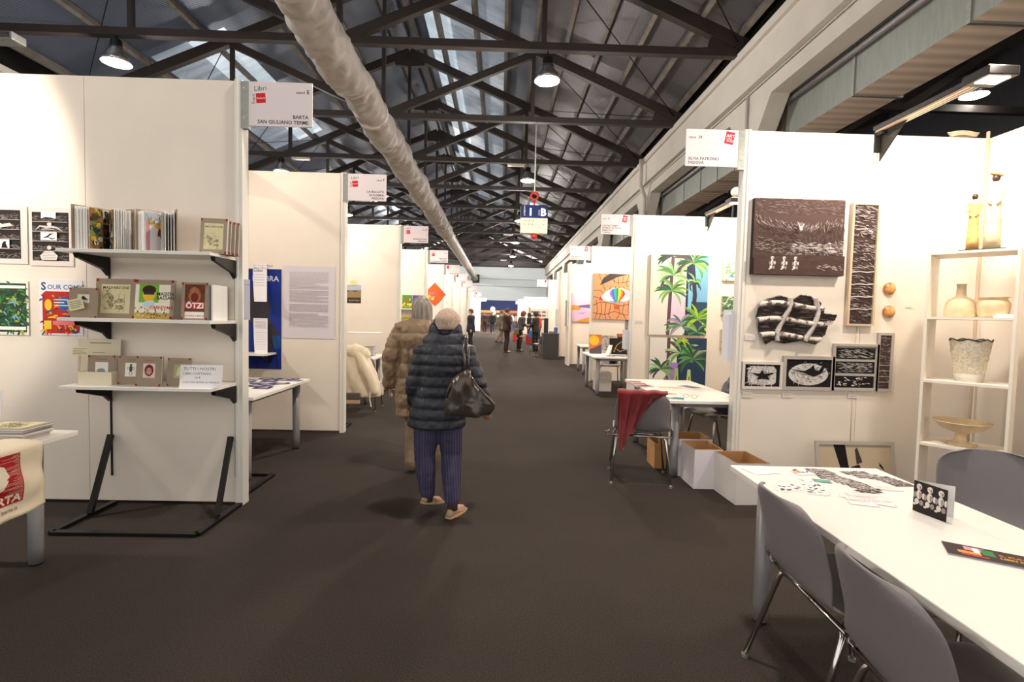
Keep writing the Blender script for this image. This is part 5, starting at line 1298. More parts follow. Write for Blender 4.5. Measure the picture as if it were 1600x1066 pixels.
# folded standing card
p0, p1 = tbl(1426, 797), tbl(1478, 817)
d = (p1-p0).normalized(); L2 = (p1-p0).length; rzc = math.atan2(d.y, d.x)
t = thing('folded_card', 'folded black card with three pale doll figures standing on the front right table', 'card', (p0.x, p0.y, zt+.001), rzc)
m = MB(); m.box(0, 0, 0, L2, .001, .115); m.build('front_leaf', mat('card_dark', (44, 38, 38), .5), t)
m = MB(); m.bar((0, .001, .0575), (.09, .075, .0575), .001, .115); m.build('back_leaf', M_paper, t)
a = Art(L2, .115, (42, 36, 36)); [doll(a, L2*x, .022, .085) for x in (.17, .5, .83)]; a.build('print', t, (0, -.0004, 0))
# brochure
t = thing('brochure', 'folded dark show brochure with coloured letters on the front right table', 'brochure', tuple(P(1481, 866, z=.7055)), rz=-.56)
BW, BH = .34, .10
for k in range(3): m = MB(); m.box(0, 0, .0012*k+.0003, BW-.003*k, BH, .0012*k+.0012); m.build('leaf', mat('broch_edge', (190, 170, 190), .6), t)
a = Art(BW, BH, (62, 50, 48))
a.rect(.05, .06, .10, .09, (220, 150, 170)); a.rect(.03, .028, .085, .05, (220, 150, 60)); a.rect(.09, .04, .12, .085, (60, 130, 70)); a.rect(.07, .045, .085, .085, W_); a.rect(.035, .015, .1, .024, (200, 60, 50))
a.text('IL PUNTO', .13, .055, .02, (214, 130, 70), bold=.03); a.text('LIBRI E ARTE', .128, .033, .018, (220, 170, 70), bold=.03); a.text('ESPOSIZIONE', .2, .05, .02, W_, bold=.02); a.text('DI GENNAIO', .2, .028, .02, W_, bold=.02); a.rect(.285, .03, .335, .075, (90, 110, 70)); a.text('MOSTRA', .29, .045, .012, W_)
a.build('print', t, (0, 0, .0042), flat=True)
# chairs round the front table
place_chair(1.29, 1.80, -93, 'grey shell chair at the aisle side of the front table, farther one')
place_chair(1.23, 1.24, -96, 'grey shell chair at the aisle side of the front table, nearest the camera')
place_chair(2.33, 2.21, 157, 'grey shell chair facing the camera behind the right side of the front table')

# ================================================================== cartons between the stands
def carton(label, x, y, w, d, h, rz, col=(226, 220, 224), open_=True):
    t = thing('carton', label, 'box', (x, y, 0), rz); mt = mat('cart_%d_%d' % (col[0], col[2]), col, .8); th = .005
    for (x0, y0, x1, y1) in ((0, 0, w, th), (0, d-th, w, d), (0, th, th, d-th), (w-th, th, w, d-th)):
        m = MB(); m.box(x0, y0, .003, x1, y1, h); m.build('side', mt, t)
        ix0, iy0, ix1, iy1 = (x0+.002 if x1-x0 > .1 else (th if x0 == 0 else w-th-.002)), (y0 if False else (th if y0 == 0 else (d-th-.002 if y0 > .05 and x1-x0 > .1 else y0))), None, None
    m = MB(); e = th+.002
    m.box(e-.0015, e-.0015, .02, w-e+.0015, e-.0005, h-.001); m.box(e-.0015, d-e+.0005, .02, w-e+.0015, d-e+.0015, h-.001); m.box(e-.0015, e, .02, e-.0005, d-e, h-.001); m.box(w-e+.0005, e, .02, w-e+.0015, d-e, h-.001); m.box(e, e, .012, w-e, d-e, .02)
    m.build('inner_lining', M_card, t)
    m = MB(); m.box(-.0008, -.0008, h-.0005, w+.0008, th, h+.001); m.box(-.0008, d-th, h-.0005, w+.0008, d+.0008, h+.001); m.box(-.0008, th, h-.0005, th, d-th, h+.001); m.box(w-th, th, h-.0005, w+.0008, d-th, h+.001); m.build('cut_edge', M_card, t)
    return t
carton('open white carton beside the table leg, brown inside', 1.63, 4.16, .235, .31, .335, .0)
carton('open white carton behind the one by the table leg', 1.62, 4.50, .30, .30, .34, .0)
carton('open white carton in front of the wave picture wall, taped along its base', 1.815, 3.80, .26, .36, .325, .05, (222, 216, 212))
carton('brown cardboard carton just left of the table leg', 1.47, 4.72, .11, .25, .24, .0, (190, 140, 90))

# ================================================================== palm painting stand (36)
YP = 7.8; r6 = random.Random(6)
G = [(60, 110, 76), (96, 150, 92), (140, 180, 120), (50, 84, 60), (170, 200, 150), (84, 70, 84), (120, 160, 80)]
def palm(a, x, y, R_, n=17, cols=G, droop=.9):
    for i in range(n):
        an = R(-20+220*i/(n-1))+r6.gauss(0, .08); a.leaf(x, y, an, R_*r6.uniform(.75, 1.1), R_*.15, r6.choice(cols), droop*r6.uniform(.4, .9), 6)
def palms1(a, w, h):
    a.rect(0, 0, w, h, (226, 222, 214)); a.rect(0, h*.5, w*.62, h, (240, 234, 196)); a.rect(w*.34, h*.1, w*.62, h*.5, (226, 200, 216)); a.rect(w*.62, 0, w*.74, h, (40, 60, 84)); a.rect(w*.72, h*.3, w, h, (122, 176, 210)); a.rect(w*.72, 0, w, h*.42, (52, 78, 104)); a.rect(w*.66, h*.3, w*.72, h*.7, (130, 190, 224))
    a.line([(w*.33, 0), (w*.35, h*.5), (w*.38, h)], w*.06, (94, 76, 82)); a.line([(w*.74, h*.1), (w*.78, h*.5), (w*.72, h*.9)], w*.07, (60, 60, 70))
    palm(a, w*.38, h*.74, w*.32); palm(a, w*.37, h*.98, w*.3); palm(a, w*.37, h*.55, w*.3, 13); palm(a, w*.72, h*.9, w*.34, 21); palm(a, w*.76, h*.66, w*.2, 9, droop=1.6)
    palm(a, w*.56, h*.12, w*.3, 17, [(120, 150, 130), (90, 120, 130), (150, 190, 110), (170, 150, 170), (80, 120, 80)]); palm(a, w*.84, h*.2, w*.3, 19, [(160, 200, 60), (110, 160, 70), (60, 110, 70), (180, 215, 90)]); palm(a, w*.84, h*.04, w*.26, 11)
def palms2(a, w, h):
    a.rect(0, 0, w, h, (226, 222, 214)); a.rect(w*.48, 0, w, h, (46, 66, 92)); a.rect(w*.3, 0, w*.36, h, (94, 76, 82)); a.rect(w*.34, 0, w*.5, h*.55, (166, 130, 190)); a.rect(0, 0, w, h*.15, (140, 76, 72)); a.rect(w*.5, .05*h, w*.56, h*.7, (40, 60, 90))
    palm(a, w*.54, h*.72, w*.34, 19); palm(a, w*.2, h*.42, w*.26, 17); palm(a, w*.76, h*.62, w*.32, 21); palm(a, w*.56, h*.94, w*.16, 9, [(190, 210, 60), (150, 180, 70)])
    for x, t_, c in ((.28, .12, (140, 170, 80)), (.48, .3, (170, 190, 110)), (.7, .28, (190, 210, 130))): a.poly([(w*(x-.06), 0), (w*(x+.06), 0), (w*(x+.03), h*(.15+t_)), (w*(x-.02), h*(.15+t_))], c); a.line([(w*x, .05*h), (w*(x+.01), h*.3)], w*.02, (80, 120, 60))
    a.line([(w*.9, 0), (w*.91, h*.12)], .02, (90, 160, 80)); a.line([(w*.96, 0), (w*.97, h*.16)], .02, (90, 160, 80))
framed('upper tall painting of palms on pale and blue grounds', 1018, 397, 1103, 525, YP, .0, (206, 190, 160), palms1, .05, 'painting', 'painting', canvas=True)
framed('lower painting of palms over a red floor, touching the upper one', 1016, 527, 1101, 615, YP, .0, (206, 190, 160), palms2, .05, 'painting', 'painting', canvas=True)
def small(pal, n=50):
    def f(a, w, h):
        a.rect(0, 0, w, h, pal[0])
        for q in range(n): a.leaf(r6.uniform(0, w), r6.uniform(0, h), r6.uniform(0, 6.3), w*.4, w*.09, r6.choice(pal), .6, 4)
    return f
framed('top small pale green painting at the wall corner', 1131, 406, 1156, 439, YP, 0, (214, 200, 176), small([(226, 232, 214), (120, 170, 100), (180, 200, 90), (90, 140, 160), (220, 190, 180)]), .05, 'painting', 'painting', canvas=True)
framed('middle small green leaf painting at the wall corner', 1129, 463, 1152, 494, YP, 0, (214, 200, 176), small([(90, 120, 80), (60, 100, 64), (190, 205, 190), (140, 170, 130)]), .05, 'painting', 'painting', canvas=True)
framed('bottom small painting of round green and violet shapes at the wall corner', 1127, 515, 1152, 547, YP, 0, (214, 200, 176), small([(150, 180, 160), (90, 150, 110), (130, 120, 150), (214, 170, 120), (70, 120, 90)]), .05, 'painting', 'painting', canvas=True)
a = Art(.12, .045, (225, 220, 214)); a.lines(.01, .01, .11, .036, 2, (160, 150, 148), r6, .4); p = P(992, 503, y=YP); poster('tiny caption strip left of the palm paintings', a, p.x, p.z-.02, YP, 'label', name='caption_label')
# hanging papers on the wave wall end
t = thing('hanging_papers', 'white papers hanging on the edge of the wave picture wall', 'paper', (2.0, 4.33, 1.06)); m = MB(); m.box(-.04, 0, 0, -.021, .15, .44); m.box(-.058, .0, .0, -.042, .12, .40); m.build('sheets', mat('paper_blueish', (226, 226, 236), .7), t)
t = thing('hanging_papers', 'white papers hanging on the edge of the palm painting wall', 'paper', (1.969, 7.83, .93)); m = MB(); m.box(-.05, 0, 0, -.0, .2, .30); m.build('sheets', mat('paper_blueish', (226, 226, 236), .7), t)
# on the 36 table
def tcard(px, py, w, h, rz, col, lab, th=.004, dr=None, name='leaflet', cat='leaflet', group=None):
    p = P(px, py, z=.7065); t = thing(name, lab, cat, (p.x, p.y, .706), rz, group); m = MB(); m.box(-w/2, -h/2, 0, w/2, h/2, th); m.build('sheets', M_paper, t)
    a = Art(w, h, col)
    if dr: dr(a, w, h)
    a.build('print', t, (-w/2, -h/2, th+.0002), flat=True)
def pinky(a, w, h): a.rect(.01, .01, w-.01, h*.6, (160, 90, 100)); a.lines(.01, h*.65, w-.01, h*.95, 2, (120, 60, 70), r6, .4)
for k, (px, py) in enumerate([(991, 597), (998, 600), (1003, 603), (1009, 604)]): tcard(px, py, .15, .12, .2*k-.3, (206, 160, 160), 'pink leaflet at the far left edge of the palm stand table, %s from the left' % ['first', 'second', 'third', 'fourth'][k], .006, pinky, group='pink leaflets')
tcard(1048, 606, .24, .09, -.1, (226, 214, 160), 'long pale yellow leaflet in the middle of the palm stand table', dr=lambda a, w, h: a.lines(.02, .01, w-.02, h-.01, 3, (190, 170, 90), r6, .5))
tcard(1077, 605, .14, .2, .5, (170, 160, 166), 'grey printed leaflet near the far right of the palm stand table', dr=lambda a, w, h: a.lines(.01, .01, w-.01, h-.01, 9, (90, 84, 96), r6, .5))
tcard(1046, 616, .12, .08, .0, (214, 190, 140), 'small tan card beside the scarf', dr=lambda a, w, h: a.circ(w*.5, h*.5, .03, .02, (90, 110, 150)))
tcard(1053, 623, .17, .12, -.3, (40, 90, 160), 'blue and green card at the near corner of the palm stand table', dr=lambda a, w, h: (a.poly([(0, 0), (w, 0), (w, h*.3), (w*.3, h*.5)], (90, 150, 80)), a.circ(w*.3, h*.7, .03, .02, (220, 210, 120))))
p = P(1078, 622, z=.712); t = thing('eyeglasses', 'pair of thin spectacles lying open on the palm stand table', 'glasses', (p.x, p.y, .711), -.5)
for s in (-1, 1):
    m = MB(); m.tube([(s*.035+.024*math.cos(q*PI/8), .0, .017+.016*math.sin(q*PI/8)) for q in range(17)], .0018, 6, False); m.build('rim', mat('gold', (190, 160, 90), .3, .8), t)
    m = MB(); m.tube([(s*.06, 0, .02), (s*.062, .13, .016)], .0018, 6); m.build('temple', mat('gold', (190, 160, 90), .3, .8), t)
m = MB(); m.tube([(-.012, 0, .02), (.012, 0, .02)], .0018, 6); m.build('bridge', mat('gold', (190, 160, 90), .3, .8), t)
# chair with red scarf
place_chair(1.245, 4.46, -10, 'grey shell chair with a red scarf over its back, on the aisle')
t = thing('red_scarf', 'dark red knitted scarf draped over the aisle chair back', 'scarf', (1.245, 4.46, 0), R(-10))
m = MB(); nu, nv = 34, 60; vs = []; fs = []
for i in range(nv+1):
    v = i/nv
    for j in range(nu+1):
        u = j/nu
        topx = -.215+.40*u                                 # along the top of the back
        # tail lengths vary along u : long at left, short to the right
        tail = (.52-.10*abs(u-.2)/.2 if u < .38 else max(.09, .40-.62*(u-.38)))+.02*math.sin(u*17)
        tail = min(tail, .56)
        fold = .013*math.sin(u*24+v*2)+.006*math.sin(u*51)
        if v < .3:   # front part, hanging to the seat side
            k = (.3-v)/.3; x = topx*(1-.1*k); y = -.262+.02*k+.006; z = .80-.26*k*(1 if u < .7 else .6)
            y += .02+fold*k
        elif v < .36:
            k = (v-.3)/.06; a_ = PI*k; x = topx; y = -.29-.035*math.cos(PI-a_)*-1 if False else -.285+.03*math.cos(a_); z = .80+.018*math.sin(a_)
        else:
            k = (v-.36)/.64; x = topx+(-.185-topx)*(.52*k if u < .5 else .3*k); y = -.325-.012+fold*min(1, k*3)+.02*k; z = .80-tail*k
            y += .035*min(1, k*2.2)
        vs.append((x, y-.004, z+.004*math.sin(u*19)))
for i in range(nv):
    for j in range(nu): q = i*(nu+1)+j; fs.append((q, q+1, q+nu+2, q+nu+1))
m.add(vs, fs); m.build('cloth', mat('red_knit', (128, 26, 30), .95, sheen=.4, bump=.5, bs=180), t, smooth=True, solid=.006)
# chair behind with dark jacket
place_chair(2.25, 5.25, 100, 'grey shell chair with a dark blue jacket on it behind the palm stand table')
t = thing('dark_jacket', 'dark blue jacket heaped on the chair behind the palm stand table', 'jacket', (2.3, 5.25, .45))
m = MB(); m.ell((0.08, 0, .1), .16, .17, .13); m.ell((.2, .02, .26), .1, .18, .22); m.tube([(.1, -.15, .15), (.14, -.2, .02), (.2, -.2, -.1)], [.06, .055, .05], 10, round_ends=True)
obj('jacket_body', fused(m, .015, mat('navy_fleece', (40, 38, 56), .95, sheen=.3), 3, disp=lambda c: .02*noise.noise(c*12)), t)
tcard2 = Art(.16, .11, (200, 214, 190)); tcard2.lines(.01, .01, .15, .1, 4, (110, 140, 110), r6, .4)
o = tcard2.build('leaflet', None, (2.03, 5.12, .462), (0, 0, .4), flat=True); tag(o, 'green and white leaflet on the chair seat behind the palm stand table', 'leaflet')

# ================================================================== eye painting stand
YE = 11.3
def eye(a, w, h):
    a.rect(0, 0, w, h, (206, 146, 104)); ln = (70, 50, 40)
    for pts in ([(0, .62), (.16, .64), (.34, .5)], [(.12, 1), (.22, .8), (.3, .62)], [(.28, 1), (.36, .9)], [(.0, .3), (.2, .38), (.42, .36), (.7, .3), (1, .36)], [(.0, .14), (.3, .1), (.55, .18), (.8, .1), (1, .12)], [(.08, .42), (.12, .2), (.06, 0)], [(.2, .38), (.22, .16), (.16, 0)], [(.33, .36), (.3, .12), (.33, 0)], [(.45, .34), (.4, .1), (.46, 0)], [(.62, .32), (.68, .14), (.6, 0)], [(.78, .36), (.74, .16), (.84, 0)], [(.9, .4), (.88, .2), (.96, 0)], [(.4, .9), (.6, .8), (.8, .82), (1, .88)], [(.5, .92), (.52, .78)], [(.62, .92), (.62, .76)], [(.74, .95), (.72, .8)], [(.88, 1), (.82, .8), (.86, .72)], [(1, .66), (.9, .6)], [(.0, .5), (.14, .46)], [(.56, .74), (.54, .68)], [(.65, .74), (.65, .69)], [(.75, .73), (.77, .68)], [(.45, .74), (.4, .66)]):
        a.line([(x*w, y*h) for x, y in pts], .012, ln)
    a.poly([(.16*w, .74*h), (.24*w, .9*h), (.4*w, h), (.88*w, .99*h), (.6*w, .93*h), (.4*w, .84*h), (.26*w, .78*h)], (66, 60, 58))
    a.poly([(.14*w, .42*h), (.3*w, .6*h), (.5*w, .69*h), (.72*w, .69*h), (.95*w, .6*h), (w, .52*h), (.86*w, .42*h), (.66*w, .37*h), (.4*w, .38*h), (.26*w, .42*h)], (238, 234, 226))
    a.poly([(.14*w, .42*h), (.18*w, .5*h), (.26*w, .42*h)], (196, 50, 46)); a.poly([(.28*w, .42*h), (.5*w, .37*h), (.66*w, .365*h), (.84*w, .41*h), (.6*w, .4*h)], (90, 160, 214))
    seg = [(150, 110, 190), (70, 110, 190), (60, 160, 190), (50, 150, 70), (240, 190, 60), (240, 130, 50), (210, 50, 44)]
    cx, cy, rx = .6*w, .55*h, .2*w
    for k, c in enumerate(seg):
        x0 = -1+2*k/7; x1 = -1+2*(k+1)/7
        up = lambda x: cy+.14*h*math.sqrt(max(0, 1-x*x)); xs = [x0+(x1-x0)*i/4 for i in range(5)]
        a.poly([(cx+rx*x, up(x)) for x in xs]+[(cx+rx*x1*.98, cy), (cx+rx*x1*.3, cy-.17*h), (cx+rx*x0*.3, cy-.17*h), (cx+rx*x0*.98, cy)], c)
    a.rect(.53*w, .22*h, .67*w, .31*h, (180, 90, 40)); a.line([(.53*w, .31*h), (.55*w, .38*h)], .006, ln); a.line([(.67*w, .31*h), (.65*w, .38*h)], .006, ln)
framed('square painting of an eye with a rainbow balloon iris on orange skin', 928, 427, 988, 500, YE, 0, (190, 150, 110), eye, .05, 'painting', 'painting', canvas=True)
def lav(a, w, h):
    a.rect(0, 0, w, h, (206, 178, 212)); a.rect(0, .5*h, w, h, (214, 190, 216)); a.poly([(0, .42*h), (.3*w, .55*h), (w*.5, .58*h), (w, .62*h), (w, .48*h), (.5*w, .5*h)], (110, 96, 130)); a.poly([(0, .4*h), (0, .58*h), (.3*w, .56*h), (.52*w, .46*h), (.4*w, .4*h)], (200, 140, 60)); a.poly([(.2*w, 0), (.8*w, .14*h), (w, .16*h), (w, 0)], (220, 150, 50)); a.poly([(.1*w, .3*h), (.8*w, .34*h), (.6*w, .26*h)], (180, 150, 196))
framed('lavender lake landscape painting with orange shore', 894, 458, 922, 503, 15.2, 0, (200, 190, 190), lav, .05, 'painting', 'painting', canvas=True)
m = MB(); m.box(2.75, YE-.012, 0, 2.98, YE-.001, 1.38); tag(m.build('grey_pillar_strip', mat('pillar_grey', (128, 120, 114), .7)), 'tall grey strip on the wall under the eye painting', 'strip')
for (px0, py0, px1, py1, x, lab, c) in [(0, 0, 0, 0, 1.925, '', 0)]: pass
t = thing('framed_picture', 'blue grey landscape canvas on the aisle end wall by the lavender painting', 'picture', (1.925, 14.7, 1.15), FACE['-X']); a = Art(.45, .75, (150, 160, 168)); small([(150, 160, 168), (110, 130, 150), (190, 196, 190), (90, 100, 90)])(a, .45, .75); a.v = [(x-.45, y, z) for x, y, z in a.v]; a.build('print', t, (0, -.032, 0)); m = MB(); m.box(-.45, -.03, 0, 0, 0, .75); m.build('canvas', M_paper, t)
t = thing('framed_picture', 'white framed small picture on the aisle end wall before the dark counter', 'picture', (1.925, 17.5, .8), FACE['-X'])
for (a0, b0, a1, b1) in ((0, 0, .45, .04), (0, .86, .45, .9), (0, .04, .04, .86), (.41, .04, .45, .86)): m = MB(); m.box(a0-.45, -.03, b0, a1-.45, 0, b1); m.build('frame_rail', M_white, t)
m = MB(); m.box(-.41, -.012, .04, -.04, -.002, .86); m.build('print', mat('pict_grey', (196, 196, 190), .7, var=.3, vs=9), t)
# items on the eye table
zt = .706; r7 = random.Random(70)
def lean_pic(x, y, w, h, lab, draw, fcol=(60, 54, 50), rz=0):
    t = thing('small_picture', lab, 'picture', (x, y, zt), rot=(-.18, 0, rz)); m = MB(); m.box(0, 0, 0, w, .015, h); m.build('board', mat('bd_%d' % fcol[0], fcol, .6), t); a = Art(w, h); draw(a, w, h); a.build('print', t, (0, -.0005, 0))
lean_pic(1.75, 10.0, .24, .38, 'upright picture of a yellow disc on orange, left on the eye painting table', lambda a, w, h: (a.rect(0, 0, w, h, (216, 120, 70)), a.circ(w*.4, h*.7, .1, .1, (240, 196, 60)), a.poly([(0, 0), (w, 0), (w, h*.5), (0, h*.2)], (90, 80, 90))))
lean_pic(1.98, 10.12, .32, .36, 'upright grey scribbled picture in the middle of the eye painting table', lambda a, w, h: (a.rect(0, 0, w, h, (196, 186, 180)), squiggle(a, .01, .01, w-.01, h-.01, 24, (90, 80, 80), r7, .008)), (140, 130, 120))
lean_pic(2.33, 10.15, .2, .4, 'small orange and black upright picture behind the others', lambda a, w, h: (a.rect(0, 0, w, h, (200, 110, 60)), a.rect(.02, .02, w-.02, h*.85, (50, 46, 44))))
lean_pic(2.13, 9.9, .34, .32, 'black upright board with a pale looping drawing on the eye painting table', lambda a, w, h: (a.rect(0, 0, w, h, (36, 32, 32)), a.line([(.08, .05), (.14, .18), (.24, .26), (.28, .18), (.32, .1), (.2, .06), (.14, .1)], .014, (196, 150, 90))))
lean_pic(2.44, 9.95, .1, .3, 'narrow dark upright folder with a white strip', lambda a, w, h: (a.rect(0, 0, w, h, (40, 36, 36)), a.rect(.03, .03, .06, h-.03, (214, 208, 200))))
t = thing('phone_stand', 'small white tilted display stand in front of the black board', 'stand', (1.98, 9.45, zt)); m = MB(); m.bar((0, 0, 0), (.08, .06, .2), .09, .012); m.bar((.08, .06, .15), (.08, .16, 0), .05, .01); m.build('stand_body', M_white, t)
for k in range(4): flat_book('dark flat catalogue lying on the eye painting table, %s from the left' % ['first', 'second', 'third', 'fourth'][k], 1.95+.15*k, 9.3+.03*(k % 2), zt, .14, .2, .01+.004*k, [(70, 66, 66), (60, 60, 66), (120, 116, 116), (170, 80, 60)][k], .1*k-.1, 'catalogues on the eye painting table')
t = thing('water_bottle', 'small green plastic bottle on the eye painting table', 'bottle', (2.62-.1, 9.75, zt)); m = MB(); m.lathe([(.035, 0), (.038, .02), (.036, .12), (.03, .17), (.014, .2), (.014, .22)], 16); m.build('bottle_body', mat('green_pet', (110, 190, 130), .2), t, smooth=True); m = MB(); m.cyl(0, 0, .22, .24, .016, 12); m.build('cap', mat('cap_green', (40, 130, 80), .4), t)
place_chair(2.3, 10.72, 178, 'pale grey shell chair at the far side of the eye painting table')
m = MB(); m.box(0, 0, 0, .3, .32, .36); tag(m.build('carton', mat('carton_w2', (206, 200, 194), .8), loc=(1.85, 9.75, 0), bevel=.004), 'closed white box under the eye painting table', 'box')
t = thing('dark_bag', 'black backpack on the chair beside the eye painting table', 'bag', (2.3, 10.75, .46)); m = MB(); m.ell((0.1, .05, .2), .14, .16, .22); obj('bag_body', fused(m, .02, M_dark, 2), t)

# ================================================================== far stands
t = thing('counter', 'dark grey box counter on the right beyond the stands', 'counter', (1.42, 17.0, 0)); m = MB(); m.box(0, 0, 0, .52, .8, .84); m.build('counter_body', mat('counter_grey', (58, 54, 56), .6), t, bevel=.006); m = MB(); m.box(-.01, -.01, .84, .53, .81, .86); m.build('counter_top', mat('counter_top', (84, 80, 82), .5), t)
for k, (x, y, w, h, c, lab) in enumerate([(1.45, 17.2, .14, .5, (30, 28, 28), 'black upright screen standing on the dark counter'), (1.78, 17.1, .12, .2, (70, 100, 150), 'blue brochure standing on the dark counter'), (1.64, 17.3, .16, .06, (150, 120, 90), 'low pile of flyers on the dark counter')]):
    m = MB(); m.box(x, y, .861, x+w, y+.05+.1*(k == 2), .861+h); tag(m.build(['screen', 'brochure', 'flyer_pile'][k], mat('ct_%d' % k, c, .5), bevel=.004), lab, ['screen', 'brochure', 'flyers'][k])
place_chair(1.3, 18.0, 60, 'grey shell chair left of the dark counter')
for k, (px, py, lab) in enumerate([(806, 533, 'left of the leaning woman'), (827, 538, 'right, behind the woman in black')]):
    p = P(px, py, z=0); t = thing('red_cube', 'red box seat %s' % lab, 'seat', (p.x, p.y, 0), 0, 'red box seats'); m = MB(); m.box(-.17, 0, 0, .19, .4, .48); m.build('cube_body', mat('red_seat', (190, 40, 44), .6), t, bevel=.01)
    m = MB(); m.box(-.15, .02, .48, .17, .38, .5); m.build('seat_pad', mat('red_pad', (170, 34, 38), .8), t, bevel=.01)
t = thing('counter', 'wooden round-edged side table between the red seats', 'table', (1.15, 28.2, 0)); m = MB(); m.box(-.2, 0, .3, .2, .4, .33); m.build('top', M_wood, t)
for sx in (-.17, .15): m = MB(); m.box(sx, .02, 0, sx+.03, .06, .3); m.build('leg', M_wood, t)
t = thing('display_rack', 'white rack with dark openings far right behind the visitors', 'rack', (2.0, 36, 0)); m = MB(); m.box(0, 0, 0, 1.6, .05, 2.0); m.build('back_panel', M_panel, t)
for j in range(3):
    for i in range(4): m = MB(); m.box(.1+.38*i, -.02, 1.2+.25*j, .36+.38*i, -.001, 1.3+.25*j); m.build('slot', mat('slot_dark', (120, 110, 104), .7), t)
for x in (-.1, 1.35): m = MB(); m.box(x, -.1, 0, x+.12, .0, 2.1); m.build('post', M_wood, t)
t = thing('grey_screen', 'pale grey panel right of the far rack', 'screen', (3.1, 33, 0)); m = MB(); m.box(0, 0, .6, 1.0, .05, 2.0); m.build('panel_face', mat('pale_grey', (196, 198, 204), .6), t)
for sx in (.05, .9): m = MB(); m.box(sx, -.1, 0, sx+.05, .15, .6); m.build('leg', M_galv, t)
# ================================================================== people
def V(*a): return Vector(a)
def hand(m, wrist, d, thumb_side, s, curl=.5, up=V(0, 0, 1)):
    """palm and five fingers; d = direction of the hand, thumb_side = vector towards the thumb"""
    d = V(*d).normalized(); th = V(*thumb_side); th = (th-d*th.dot(d)).normalized(); n = d.cross(th).normalized()
    palm = wrist+d*.045*s
    m.loft([[wrist+d*.09*s*f + th*math.cos(q*PI/5)*(.024+.014*math.sin(PI*min(1, f*.8+.1)))*s + n*math.sin(q*PI/5)*(.019-.005*f)*s for q in range(10)] for f in (-.1, .15, .4, .7, .95, 1.05)])
    for k, (off, L) in enumerate([(.030, .066), (.010, .074), (-.010, .069), (-.028, .054)]):
        b = wrist+d*.08*s+th*off*s; a1 = d; p1 = b+a1*L*.45*s; a2 = (d+n*curl*.8).normalized(); p2 = p1+a2*L*.32*s; a3 = (d+n*curl*1.8).normalized(); p3 = p2+a3*L*.24*s
        m.tube([b-d*.02*s, p1, p2, p3], [.0095*s, .0085*s, .0078*s, .0068*s], 8, round_ends=True)
    b = wrist+d*.025*s+th*.022*s; p1 = b+(d*.6+th*.8).normalized()*.035*s; p2 = p1+(d+th*.3+n*.3).normalized()*.028*s; m.tube([b, p1, p2], [.0125*s, .0105*s, .0085*s], 8, round_ends=True)
def limb(m, pts, rs, seg=14, sub=4, bulge=0):
    P_ = []; Q = []
    for i in range(len(pts)-1):
        for k in range(sub):
            f = k/sub; P_.append(pts[i].lerp(pts[i+1], f)); Q.append(rs[i]*(1-f)+rs[i+1]*f)
    P_.append(pts[-1]); Q.append(rs[-1]); m.tube(P_, Q, seg, round_ends=True)
TOR = [(.80, .150, .105, 0), (.86, .165, .112, 0), (.94, .162, .108, 0), (1.03, .138, .092, 0), (1.12, .138, .094, 0), (1.22, .152, .102, 0), (1.30, .160, .095, -.005), (1.345, .125, .075, -.01), (1.375, .07, .062, -.008)]
def torso_rings(grow=0, z0=None, extra=None, lean=V(0, 0, 0), n=24, prof=TOR):
    rings = []
    for z, rx, ry, dy in (extra or [])+[p for p in prof if z0 is None or p[0] >= z0]:
        f = (z-.86)/.5; o = lean*f
        rings.append([V(o.x+(rx+grow)*math.copysign(abs(math.cos(2*PI*q/n))**.85, math.cos(2*PI*q/n)), o.y+dy+(ry+grow)*math.sin(2*PI*q/n), z+o.z) for q in range(n)])
    return rings
